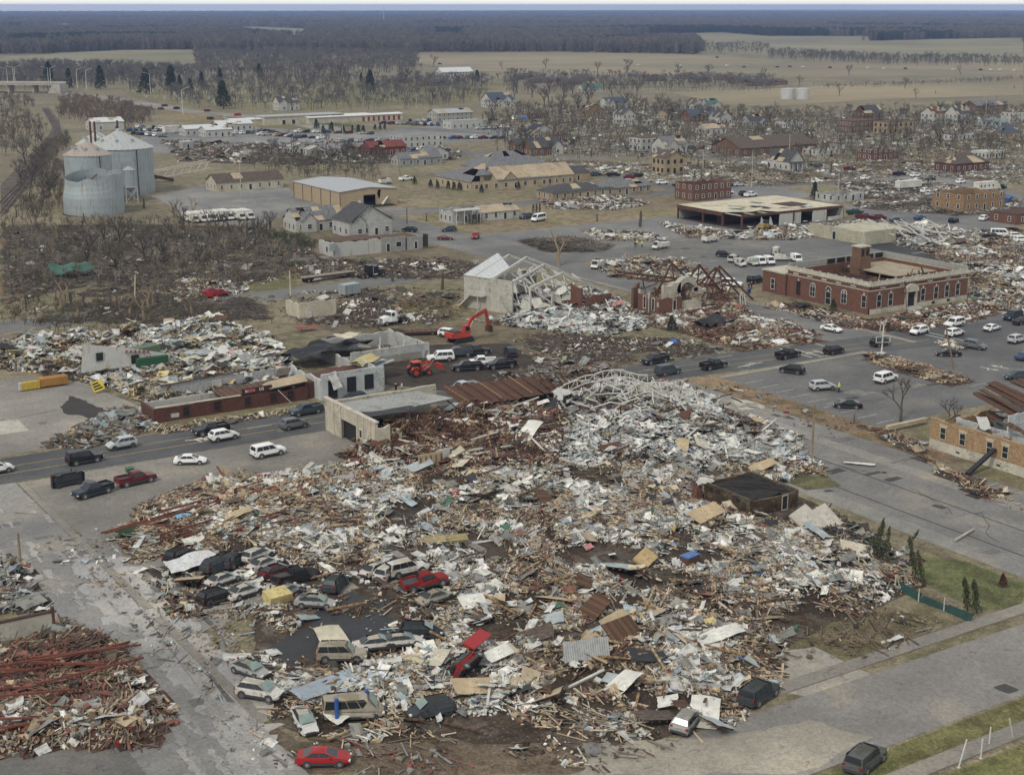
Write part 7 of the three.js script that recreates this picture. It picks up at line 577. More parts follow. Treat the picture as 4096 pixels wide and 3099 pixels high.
zone('on the hall lawn', [[132.48,-312.55],[157.67,-309.99],[176.67,-294.16],[158.86,-264.62],[140.53,-260.09],[126.73,-279.81]], 2.2, .1, 'litter', { bare: .4, size: 1.2 }); zone('around the block ruin', [[171.3,-376.17],[169.71,-349.47],[196.42,-336.57],[200.05,-321.22],[181.97,-305.17],[149.83,-329.76]], 2.6, .2, 'litter', { bare: .35, size: 1.2 }); zone('on the street side scrap pile', [[221.9,-307.06],[240.29,-308.15],[248.36,-298.5],[239.54,-271.63],[223.96,-270.62],[216.39,-286.63]], 7, 1, 'mixed', { size: 1.4 }); zone('in the long wrack by the lawn', [[227.31,-349.85],[245.71,-348.3],[246.83,-327.23],[236.45,-319.7],[223.68,-327.97]], 7, .7, 'brush', { base: dk, size: 1.2, stick: 1.5 }); zone('in the wrack before the burnt store', [[255.97,-358.02],[270.15,-337.81],[263.08,-324.65],[247.4,-336.83]], 6, .7, 'mixed', { size: 1.3 }); zone('before the burnt store', [[285.05,-356.58],[293.92,-327.86],[344.55,-324.08],[342.95,-307.34],[293.17,-307.18],[271.37,-326.44]], 3, .5, 'mixed', { size: 1.4, bare: .3 }); zone('around the flattened houses by the office', [[288.47,-428.98],[319.6,-432.73],[312.49,-391.17],[290.1,-384.93],[272.81,-400.17]], 4, .6, 'mixed', { size: 1.4 });
zone('across the eastern blocks', [[406.43,-402.26],[446.41,-394.7],[427.57,-331.26],[389.5,-301.14],[371.11,-319.37],[360.81,-345.87]], 3, .25, 'town', { size: 1.2 }); zone('through the ruined neighbourhood', [[343.13,-570.32],[373.4,-526.36],[392.01,-491.38],[428.1,-479.29],[485.68,-453.61],[530.67,-412.83],[461.26,-357.92],[451.05,-401.24],[372.8,-406.64],[356.78,-452.78],[349.59,-541.79]], 1.8, 0, 'town', { size: 1.2, bare: .36 }); zone('through the far ruined blocks', [[511.67,-798.4],[630.49,-802.05],[634.88,-670.44],[807.89,-632.15],[538.75,-419.22],[451.65,-475.66],[360.66,-558.95]], .75, 0, 'town', { size: 1.4, bare: .36 }); zone('in the swamp brush', [[108.01,-448.31],[146.05,-434.91],[176.89,-414.93],[180.43,-380.23],[149.83,-329.76],[119.72,-317.52],[91.92,-308],[76.45,-323.82]], .8, 0, 'litter', { size: 1.8, bare: .42 }); zone('in the swamp wrack', [[110.46,-457.97],[145.29,-441.21],[176.89,-414.93],[180.43,-380.23],[152.58,-335.7],[120.74,-320.16],[104.49,-348.03],[79.09,-334.24]], 2.2, .3, 'brush', { size: 1.3, stick: 1.7, bare: .3, base: M([.2, .175, .14], T.rubble, 1) }); zone('on the grassy lots', [[105.44,-351.05],[120.74,-320.16],[132.48,-312.55],[125.39,-286.31],[108.59,-291.57],[78.9,-310.8]], 2, .2, 'brush', { size: 1.2, stick: 1.6 }); zone('at the hall by the red pickup', [[124.27,-346.32],[135.1,-335.54],[135.02,-321.14],[122.26,-312.62],[116.23,-323.09]], 4, .5, 'mixed', { size: 1.4 }); zone('beyond the grain bins', [[256.05,-725.2],[288.98,-673.38],[321.93,-596.79],[360.24,-598.7],[332.57,-552.81],[269.04,-560.08],[223.62,-611.77]], .5, .1, 'litter', { size: 2.4 });
// large single pieces
const sheetGeo = []; reseed(55); for (let i = 0; i < 12; i++) sheetGeo.push(crumple(R(2.2, 4.6), R(.8, 1.5), R(.35, .95), i * 5 + 1, 6, 3, R(-.5, .6)).geo());
const wh = paint([.72, .73, .73], T.rib, .55), sheets = [[m_.white, 'white'], [wh, 'ribbed white'], [m_.steel, 'pale grey'], [paint([.4, .46, .5], T.stain, .5), 'blue grey'], [paint([.3, .3, .3], T.stain, .7), 'dull grey'], [m_.ply, 'plywood'], [m_.rust, 'rusty'], [paint([.5, .49, .44], T.stain, .8), 'cream']];
const inZ = Z => { let x0 = 1e9, x1 = -1e9, z0 = 1e9, z1 = -1e9; for (const [x, z] of Z.P) { x0 = Math.min(x0, x); x1 = Math.max(x1, x); z0 = Math.min(z0, z); z1 = Math.max(z1, z); } for (;;) { const x = R(x0, x1), z = R(z0, z1); if (inPoly(Z.P, x, z) && edgeDist(Z.P, x, z) > .8) return [x, heap(Z, x, z), z]; } };
const place = [[Z1, 46, 'lying in the main rubble field'], [Z1b, 44, 'lying in the near scrap among crushed cars'], [Zl, 14, 'lying on the fallen lumber'], [Z2, 16, 'lying on the rusty central heap'], [Z3, 40, 'lying among the arched trusses'], [Z4, 90, 'lying on the collapsed metal shops'], [Z6, 30, 'lying before the collapsed hall'], [Z7, 16, 'lying beyond the post office']];
for (const [Z, n, w] of place) for (let i = 0; i < n; i++) { const [x, y, z] = inZ(Z), k = Z === Z2 ? pick([0, 4, 5, 6, 6]) : Z === Zl ? pick([0, 1, 5, 7]) : pick([0, 0, 0, 1, 1, 2, 2, 3, 4, 5, 7]), [m, c] = sheets[k], o = mesh('metal_sheet', pick(sheetGeo), m); if (k === 5) o.name = numbered('plywood_sheet'); tag(o, (k === 5 ? 'buckled plywood sheet ' : 'crumpled ' + c + ' metal sheet ') + w, 'sheet', c + ' sheets ' + w); o.position.set(x, y + .35, z); o.rotation.set(R(-.45, .45), R(0, 6.3), R(-.45, .45), 'YXZ'); o.scale.setScalar(R(.4, .95) * (Z === Z4 ? R(1.3, 2.3) : 1)); }
const beamGeo = [3, 4.5, 6].map(l => B().box(0, -.08, 0, l, .16, .24).geo()), beams = [[m_.timber, 'tan timber beam'], [m_.timberd, 'dark timber beam'], [m_.steel, 'white steel beam'], [paint([.55, .44, .3], T.wood, .9), 'pale timber beam'], [paint([.2, .062, .04], T.stain, .9), 'orange red steel joist']];
for (const [Z, n, w] of [[Z1, 56, 'in the main rubble field'], [Z1b, 50, 'in the near scrap among crushed cars'], [Zl, 44, 'on the fallen lumber'], [Z2, 50, 'on the rusty central heap'], [Z3, 46, 'among the arched trusses'], [Z6, 20, 'before the collapsed hall'], [Z7, 14, 'beyond the post office']]) for (let i = 0; i < n; i++) { const [x, y, z] = inZ(Z), k = Z === Z3 || Z === Z6 ? pick([2, 2, 2, 1]) : Z === Zl ? pick([0, 3, 3, 4]) : pick([0, 0, 1, 1, 3, 2]), [m, c] = beams[k], o = mesh('beam', pick(beamGeo), m); tag(o, c + ' lying ' + w, 'beam', c + 's ' + w); o.position.set(x, y + R(.2, .7), z); o.rotation.set(0, R(0, 6.3), R(-.3, .3), 'YXZ'); }
for (let i = 0; i < 26; i++) { const t = R(0, 1), o = mesh('beam', B().box(0, -.1, 0, R(6, 12), .2, .18), beams[4][0]); const a = i < 14 ? [R(56, 74), R(-178, -163)] : [R(27, 40), R(-143, -127)]; tag(o, 'orange red steel joist lying in a long bundle ' + (i < 14 ? 'above the crushed cars' : 'beside the dock wall'), 'joist', 'red joists ' + (i < 14 ? 'above the cars' : 'by the dock wall')); o.name = numbered('steel_joist'); o.position.set(a[0], R(.7, 1.6), a[1]); o.rotation.set(0, (i < 14 ? .35 : -.3) + R(-.35, .35), R(-.06, .06), 'YXZ'); }
// whole wall and roof sections thrown down
reseed(909); const secM = [m_.white, m_.ply, paint([.4, .46, .5], T.stain, .7), m_.cream, m_.timberd, m_.shingleb, m_.membrane, paint([.5, .4, .27], T.stain, .9)], secN = ['white', 'bare plywood', 'blue grey', 'cream', 'dark board', 'brown shingled', 'black tar papered', 'tan'];
const secG = [[3.2, 2.2], [4.4, 2.4], [5.2, 3], [2.6, 2]].map(([w, l]) => [crumple(w, l, .35, w * 9, 5, 3).geo(), [-.4, -.2, 0, .2, .4].map(k => B().bar([k * w, -.16, -l / 2], [k * w, -.16, l / 2], .08, .16).geo())]);
for (const [Z, n, w] of [[Z1, 44, 'in the main rubble field'], [Z1b, 26, 'in the near scrap'], [Z2, 14, 'on the rusty central heap'], [Z3, 14, 'among the arched trusses'], [Z4, 26, 'on the collapsed metal shops'], [Z7, 12, 'beyond the post office']]) for (let i = 0; i < n; i++) { const [x, y, z] = inZ(Z), k = Math.floor(rnd() * 8), [g, st] = pick(secG), t = thing('wall_section', secN[k] + ' building section thrown down ' + w, 'wall section', x, y + R(.3, .9), z, 0, secN[k] + ' sections ' + w); t.rotation.set(R(-.5, .5), R(0, 6.3), R(-.45, .45), 'YXZ'); t.scale.setScalar(R(.6, 1.05)); mesh('skin', g, secM[k], t); for (const q of st) mesh('stud', q, rnd() < .5 ? m_.timber : m_.timberd, t); }
// pieces that stand out one by one
const lay = (name, label, cat, x, z, g, m, y = .6, rx = 0, ry = 0, rz = 0) => { const o = tag(mesh(name, g, m), label, cat); o.position.set(x, y, z); o.rotation.set(rx, ry, rz, 'YXZ'); return o; };
{ const t = thing('waste_bin', 'blue topped brown metal waste bin lying in the rubble', 'bin', 107.97,-127.16, 0); t.position.set(t.position.x, .3, t.position.y); t.rotation.y = .2; mesh('bin', B().box(0, 0, 0, 2.2, 1, 1.3), m_.rust, t); mesh('lid', B().box(0, 1, 0, 2.3, .15, 1.4), paint([.06, .16, .42], T.stain, .5), t); }
lay('mattress', 'tan mattress like panel leaning in the rubble beside the blue bin', 'mattress', 103.61,-130.35, B().box(0, 0, 0, 3, .35, 2).geo(), paint([.5, .37, .2], T.stain, .9), .7, .5, .5, .2); lay('roof_panel', 'clean white square roof panel on the rubble beside the red pickup', 'panel', 79.15,-130.17, B().box(0, 0, 0, 3, .12, 2.4).geo(), m_.white, .9, .25, -.2, 0); lay('metal_sheet', 'long blue grey sheet below the beige SUV', 'sheet', 57.14,-120.68, crumple(9, 2.6, .3, 4, 8, 3).geo(), paint([.33, .39, .47], T.stain, .5), .8, .1, .15, 0); lay('foam_block', 'yellow foam insulation block beside the black crushed SUV', 'insulation', 61.45,-143.83, B().box(0, 0, 0, 2.8, 1, 2).geo(), paint([.6, .5, .24], T.stain, .95), .4, .2, .1, 0);
for (const [x, z, l] of [[54.22,-113.98, 'blue steel post standing beside the beige van'], [57.46,-114.09, 'blue steel post half hidden behind the beige van']]) { const t = thingAt('bollard_post', l, 'post', x, z); mesh('post', B().cone([0, 0, 0], [0, 2.6, 0], .2, .2, 10), paint([.03, .12, .42], T.stain, .5), t); mesh('cap', B().cone([0, 2.6, 0], [0, 2.68, 0], .21, .12, 10), paint([.03, .1, .36], T.stain, .5), t); }
lay('rusty_panel', 'rust brown ribbed panel in front of the white trusses', 'panel', 127.64,-167.35, B().box(0, 0, 0, 6, .15, 3.4).geo(), m_.rust, .9, .45, .05, 0); lay('rusty_panel', 'rust brown corrugated roofing beside a white pipe heap', 'panel', 146.94,-174.19, crumple(4, 3, .5, 3, 8, 3).geo(), m_.rust, 1.6, .4, .2, 0); lay('deck_panel', 'brown slatted deck panel deep in the near scrap', 'panel', 88.56,-114.92, B().box(0, 0, 0, 4, .15, 3).geo(), m_.timberd, .8, .55, .1, .05); lay('olive_panel', 'olive tan panel lying across the rubble', 'panel', 86.74,-149.12, B().box(0, 0, 0, 5.5, .3, 1.5).geo(), paint([.36, .3, .15], T.stain, .9), .7, .2, -.35, 0); lay('roof_slab', 'maroon brown roof slab near the burnt block house', 'slab', 117.85,-127.43, B().box(0, 0, 0, 5, .25, 1.8).geo(), paint([.1, .075, .07], T.stain, .9), .9, .2, .3, .05); lay('ribbed_metal_sheet', 'grey ribbed metal panel standing in the near scrap', 'panel', 81.33,-111.24, B().box(0, 0, 0, 5, 2.6, .12).geo(), m_.gmetal, .2, -.35, -.25, 0); lay('white_sheet', 'white folded metal sheet alone in the rubble', 'sheet', 93.53,-127.23, crumple(5, 1.2, .6, 14, 6, 2).geo(), m_.white, .5, 0, .35, 0); lay('canopy_scrap', 'crimson canopy panel resting on the rolled red SUV', 'panel', 72.65,-118.82, B().box(0, 0, 0, 4, .18, 1.4).geo(), cp.red0 || paint(cars.red, T.stain, .5), 2.2, .3, .55, 0); lay('plastic_sheet', 'black plastic sheeting heaped before the church ruin', 'plastic', 198.95,-228.63, crumple(9, 5, 3.4, 17, 9, 6).geo(), m_.membrane, 1.4, 0, .2, 0); lay('plastic_sheet', 'black plastic sheet bundle at the church kerb', 'plastic', 228.06,-232.78, crumple(4, 2, 1.4, 19, 5, 3).geo(), m_.membrane, .8, 0, .1, 0); lay('plastic_sheet', 'blue tarpaulin scrap on the church lawn', 'tarpaulin', 181.88,-222.12, crumple(2.4, 1.4, .8, 3, 4, 3).geo(), paint([.03, .1, .5], null, .6), .4); lay('plastic_sheet', 'light blue plastic sheet on the lumber heap', 'tarpaulin', 62.04,-175.23, crumple(2, 1.6, .5, 5, 3, 3).geo(), paint([.15, .38, .6], null, .6), 1); lay('turf_roll', 'green artificial turf roll at the lumber heap', 'turf', 56.02,-174.57, crumple(6, 3, 1.2, 7, 6, 4).geo(), paint([.02, .06, .02], T.stain, 1), .5, 0, .3); lay('ribbed_sheet', 'fallen white ribbed panel beside the slate crushed SUV', 'panel', 57.21,-158.98, crumple(6.5, 3, 1, 23, 8, 3).geo(), wh, .9, .2, .1, 0); lay('green_awning', 'green shed roof torn down on the lawn', 'roof', 102.56,-360.38, crumple(10, 5, 2.6, 5, 8, 4).geo(), m_.green, 2.4, .3, .1, 0); lay('car_canopy', 'red and white car canopy scrap on the hall lawn', 'canopy', 125.45,-272.5, crumple(4, 2, 1.4, 6, 4, 3).geo(), paint([.45, .03, .05], T.stain, .6), .6); lay('concrete_slab', 'tilted concrete slab beside the burnt block house', 'slab', 129.08,-128.88, B().box(0, 0, 0, 3.4, .3, 4).geo(), m_.conc, 1, .55, .3, .3); lay('concrete_slab', 'tilted concrete slab resting on its neighbour by the wide street', 'slab', 131.96,-128.46, B().box(0, 0, 0, 2.6, .3, 3.6).geo(), m_.conc, 1, .6, .2, .25); lay('green_container', 'dark green steel container in the collapsed metal shops', 'container', 86.56,-256.54, B().box(0, 0, 0, 6, 1.6, 2.4).geo(), paint([.03, .12, .05], T.rib, .7), 1.4, .1, .1, 0); lay('green_container', 'olive green steel container behind the dark green one', 'container', 87.57,-263.2, B().box(0, 0, 0, 6, 1.4, 2.4).geo(), paint([.12, .17, .1], T.rib, .7), 1.9, 0, .1, .05); lay('white_sheet', 'white metal strip lying on the wide street', 'sheet', 154.61,-144.43, crumple(4.5, .9, .3, 2, 5, 2).geo(), m_.white, .3, 0, -.9, 0); lay('broken_pole', 'pale broken pole lying on the wide street', 'pole', 143.72,-115.74, B().cone([-2.6, 0, 0], [2.6, .1, 0], .18, .14, 8).geo(), paint([.45, .42, .38], T.stain, .9), .3, 0, .25, 0); lay('white_beam', 'long tan steel box beam beside the street tree', 'beam', 175.3,-154.23, B().box(0, 0, 0, 9, .6, .7).geo(), paint([.55, .47, .34], T.stain, .8), .5, 0, 0, 0); lay('blue_mailbox', 'blue mailbox beside two people at the post office corner', 'mailbox', 230.34,-253.19, B().box(0, 0, 0, .7, .8, .6).cone([0, .8, -.3], [0, .8, .3], .35, .35, 10).geo(), paint([.03, .06, .2], null, .5), .05); lay('blue_tarpaulin', 'blue sheet flapping from a far ruined house', 'tarpaulin', 473.13,-718.38, crumple(5, 3, 2, 5, 4, 3).geo(), paint([.05, .16, .42], null, .7), 2.4, .8); lay('blue_trailer', 'blue box trailer tipped beside the tan ruin', 'trailer', 414.46,-327.98, B().box(0, 0, 0, 4.5, 2, 2.2).geo(), paint([.04, .12, .3], T.stain, .6), .3, .2, .4, .1);
console.log('debris tries', total);

// ---------- trees and poles ----------
function bareTree(s, H, o = {}) { // returns {wood, twigs}
  reseed(s); const wd = B(), tw = B(), depth = o.depth ?? 4;
  const blade = (p, d, l, w) => { const a = V(R(-1, 1), R(-.4, .4), R(-1, 1)).cross(d).normalize().multiplyScalar(w); tw.tri([p.x - a.x, p.y - a.y, p.z - a.z], [p.x + a.x, p.y + a.y, p.z + a.z], [p.x + d.x * l, p.y + d.y * l, p.z + d.z * l]); };
  const grow = (p, d, l, r, k) => {
    let q = p.clone(), dir = d.clone(), n = k > 2 ? 3 : 2; for (let i = 0; i < n; i++) { const e = q.clone().addScaledVector(dir, l / n), r0 = r * (1 - .35 * i / n), r1 = r * (1 - .35 * (i + 1) / n); wd.cone([q.x, q.y, q.z], [e.x, e.y, e.z], r0, r1, k > 2 ? 7 : 4, false); q = e; dir.add(V(R(-.2, .2), R(-.05, .15), R(-.2, .2))).normalize(); }
    if (o.snap && rnd() < o.snap) { for (let i = 0; i < 3; i++) blade(q, dir.clone().add(V(R(-.3, .3), 0, R(-.3, .3))), R(.4, 1), r * .5); return; }
    if (k <= 1) { const m = o.fine ?? 7; for (let i = 0; i < m; i++) { const dd = dir.clone().add(V(R(-.8, .8), R(-.3, .7), R(-.8, .8))).normalize(), t = R(0, 1); const b = p.clone().lerp(q, t); blade(b, dd, R(.8, 1.9) * H / 12, .022 * H / 12 + .014); } return; }
    const c = k === depth ? (o.fork ?? 4) : 3; for (let i = 0; i < c; i++) { const a = i / c * 6.28 + R(-.6, .6), sp = k === depth ? R(.35, .8) : R(.45, .95), side = V(cos(a), 0, sin(a)), dd = dir.clone().addScaledVector(side, sp).add(V(0, .18, 0)).normalize(); grow(k === depth && i ? p.clone().lerp(q, R(.55, 1)) : q, dd, l * R(.6, .82), r * R(.5, .64), k - 1); }
  };
  grow(V(0, -.1, 0), V(R(-.06, .06) + (o.lean || 0), 1, R(-.06, .06)).normalize(), H * .3, H * (o.thick || .026), depth); return { wood: wd.geo(), twigs: tw.p.length ? tw.geo() : null };
}
function evergreen(s, H, W) { reseed(s); const t = B(), c = B(); t.cone([0, 0, 0], [0, H * .9, 0], H * .02, .03, 6, false); for (let i = 0; i < (W < 2 ? 420 : 1500); i++) { const v = Math.pow(rnd(), .8), y = H * (.06 + .94 * v), a = R(0, 6.28), prof = W / 2 * Math.pow(1 - v, .55) * (W < 2 ? .25 + 1.3 * vn(a * 1.2, y * 1.1, s) : .5 + .75 * vn(a * 1.4, y * .7, s)), r = prof * Math.sqrt(R(.35, 1)), x = cos(a) * r, z = sin(a) * r, k = R(.25, .6) * H / 9; c.tri([x + R(-k, k), y + R(-k, k), z + R(-k, k)], [x + R(-k, k), y + R(-k, k) * .6, z + R(-k, k)], [x + R(-k, k), y + R(-k, k), z + R(-k, k)]); } return { wood: t.geo(), twigs: c.geo() }; }
const TP = { full: [bareTree(11, 14), bareTree(12, 15, { fork: 5 }), bareTree(13, 13, { fork: 3 }), bareTree(14, 16)], torn: [bareTree(21, 10, { snap: .35, fine: 4, thick: .035 }), bareTree(22, 11, { snap: .4, fine: 3, thick: .034 }), bareTree(23, 9, { snap: .3, fine: 5, thick: .036, fork: 3 })], snag: [bareTree(31, 11, { depth: 3, snap: .6, fine: 2, thick: .045, fork: 2 }), bareTree(32, 9, { depth: 2, snap: .7, fine: 2, thick: .05, fork: 2, lean: .2 })], cedar: [evergreen(41, 11, 6), evergreen(42, 9, 6.5), evergreen(43, 8, 4)], shrub: [evergreen(44, 3, 2.2)], column: [evergreen(45, 4, 1.3)] };
const TM = { full: [m_.trunk, m_.twig], torn: [m_.trunk, m_.twig], snag: [m_.trunkp, m_.trunkp], cedar: [m_.trunk, m_.leafdark], shrub: [m_.trunk, m_.leafdark], column: [m_.trunk, M([.05, .06, .025], null, 1)] };
function tree(kind, i, x, z, ry, s, label, group, y = 0) { const p = TP[kind][i % TP[kind].length], t = thing(kind === 'shrub' || kind === 'column' ? 'evergreen_shrub' : kind === 'cedar' ? 'cedar_tree' : kind === 'snag' ? 'snapped_tree' : 'bare_tree', label, kind === 'shrub' ? 'shrub' : 'tree', x, y, z, ry, group); t.scale.setScalar(s); mesh('trunk', p.wood, TM[kind][0], t); if (p.twigs) mesh('crown', p.twigs, TM[kind][1], t); return t; }
reseed(70);
for (const [k, i, x, z, s, l, lean] of [['full', 2, 177.08,-157.23, .78, 'bare street tree wrapped in scrap beside the white SUV'], ['torn', 2, 170.77,-161.32, .45, 'small broken street tree with a red knot behind the black sedan'], ['snag', 0, 214.4,-308.57, 1.25, 'tall snapped trunk with torn pale wood at the street corner'], ['torn', 1, 274.51,-351.68, 1.4, 'tall stripped tree standing in the wrack by the lawn'], ['torn', 0, 270.49,-368.42, .8, 'small stripped tree behind the tall one'], ['snag', 1, 240.7,-331.2, .6, 'stump with a broken fork in the wrack'], ['torn', 2, 167.5,-312.32, 1.2, 'broken tree with bent limbs before the block ruin'], ['torn', 1, 172.5,-296.86, 1.1, 'stripped dark tree beside the collapsed hall'], ['torn', 0, 225.59,-397.51, .7, 'small bare tree on the lawn behind the porch house'], ['torn', 2, 131.1,-321.6, .9, 'broken tree behind the red pickup'], ['snag', 0, 107.62,-314.51, .8, 'mossy broken trunk on the grassy lot'], ['snag', 1, 100.07,-315.71, .8, 'leaning mossy broken trunk on the grassy lot'], ['snag', 0, 165.15,-440.31, 1, 'vine wrapped broken trunk beside the minibus'], ['snag', 0, 161.73,-448.72, .9, 'vine wrapped broken trunk at the gravel yard edge'], ['torn', 1, 139.1,-482.77, 1.1, 'leaning bare tree before the buckled grain bin'], ['torn', 2, 161.5,-475.01, 1.1, 'stripped tree before the large grain bin'], ['snag', 1, 169.01,-408.79, .9, 'snapped trunk at the end of the bus row'], ['snag', 0, 82.35,-345.04, 1.2, 'pale splintered trunk in the swamp brush'], ['torn', 0, 698.53,-606.62, 1.9, 'tall dark stripped tree beside the white two storey houses'], ['torn', 1, 432.13,-429.32, 1.1, 'broken tree beside the far street'], ['torn', 2, 567.67,-523.3, 1.3, 'stripped tree beside the tan apartment house'], ['torn', 1, 536.05,-550.13, 1.5, 'stripped tree behind the long lodge'], ['torn', 0, 564.93,-557.74, 1.3, 'stripped tree beside the brown apartment house'], ['torn', 2, 530.76,-424.4, 1.3, 'stripped tree at the far eastern street'], ['torn', 0, 587.34,-749.37, 1.7, 'dark bare tree above the tall white house']]) tree(k, i, x, z, R(0, 6), s, l);
for (const [x, z, s, i] of [[373.35,-1185.08, 1.3, 0], [382.72,-1103.63, 1.6, 1], [409.91,-1122.69, 1.4, 0], [415.38,-1119.15, 1.2, 2], [454.46,-1173.42, 1.2, 2], [484.03,-1206.48, 1.3, 2], [417.5,-1102.87, .9, 1], [369.07,-916.47, 1.5, 1], [358.18,-1219.17, 1.5, 2], [350.56,-1249.19, 1.4, 0], [534.74,-1026.91, 1.2, 0], [599.61,-1168.49, .8, 2], [569.85,-1320.93, 1, 1], [684.67,-1113.38, .9, 1]]) tree('cedar', i, x, z, R(0, 6), s * 1.3, 'dark evergreen cedar on the cemetery lawn', 'cemetery cedars');
for (const [x, z, s] of [[348.23,-733.24, 1.6], [338.47,-704.47, 1.3], [348.55,-715.17, 1.5], [347.23,-698.79, 1.3], [354.11,-701.15, 1.2], [356.57,-699.56, 1.3], [358.83,-698.1, 1.2], [373.63,-713.16, .9], [375.95,-711.66, .9], [379.49,-712.99, .9]]) tree('shrub', 0, x, z, R(0, 6), s * 1.2, 'clipped dark evergreen bush along the car lot lawn', 'clipped bushes by the car lot');
for (const [x, z] of [[270.42,-472.98], [270.45,-467.9], [273.74,-465.77], [274.03,-462.26], [275.03,-459.96], [277.54,-448.6], [293.97,-449.34], [270.34,-485.12]]) tree('shrub', 0, x, z, R(0, 6), 1, 'clipped dark bush along the office wall', 'office bushes'); for (const [x, z] of [[233.79,-385.04], [234.11,-383.66], [235.47,-383.95], [236.83,-384.25], [263.03,-393.26], [264.52,-393.6], [266.02,-393.93]]) tree('column', 0, x, z, R(0, 6), .8, 'narrow columnar evergreen on the street lawn', 'columnar evergreens');
for (const [x, z, ry, k] of [[128.98,-118.51, 0, 1], [129.06,-116.6, 1, 1.1], [128.57,-115.08, 1, 1], [133.71,-116.39, 0, .7], [127.79,-109.41, 2, 1.2], [126.88,-107.46, 2, 1], [125.32,-99.64, 3, 1.2], [125.67,-98.64, 3, 1.2]]) { const t = tree('column', 0, x, z, ry, k, 'ragged columnar evergreen along the torn green fence', 'ragged evergreens by the green fence'); t.rotation.set(.25, ry, -.42); t.scale.set(k * .7, k * 1.1, k * .7); }
{ const f = thing('screen_fence', 'torn dark green screen fence between rubble and lawn', 'fence', 0, 0, 0), L = [[124.77,-115.75], [125.29,-113.63], [123.58,-108.76], [122.69,-104.46], [123.06,-101.1], [122.93,-97.42]]; f.position.set(L[0][0], 0, L[0][1]); for (let i = 0; i < 5; i++) { const a = L[i], b = L[i + 1], s = [a[0] - L[0][0], a[1] - L[0][1]], e = [b[0] - L[0][0], b[1] - L[0][1]]; mesh('screen_panel', B().quad([s[0], .05, s[1]], [e[0], .05, e[1]], [e[0] + .5, .9 - .3 * (i % 2), e[1] + .2], [s[0] + .4, .8, s[1] + .3]), paint([.012, .06, .055], T.stain, .8), f); mesh('post', B().box(s[0], 0, s[1], .1, 1.6, .1), m_.steel, f); } }
tree('shrub', 0, 134.24,-102.19, 0, .55, 'small dark red bush on the green lawn').children[1].material = M([.06, .012, .012], null, 1);
tree('shrub', 0, 189.21,-231.19, 0, 1.1, 'dark evergreen bush on the church lawn'); tree('shrub', 0, 232.21,-227.67, 0, .9, 'dark bush by the post office steps'); tree('cedar', 2, 366.28,-370.98, 0, .75, 'round dark tree beside the pale stucco house'); tree('full', 3, 185.28,-154.21, 0, .3, 'leafless grey thicket beside the tan brick building'); tree('full', 1, 185.26,-153.23, 2, .26, 'leafless low shrub in the corner of the tan brick building');
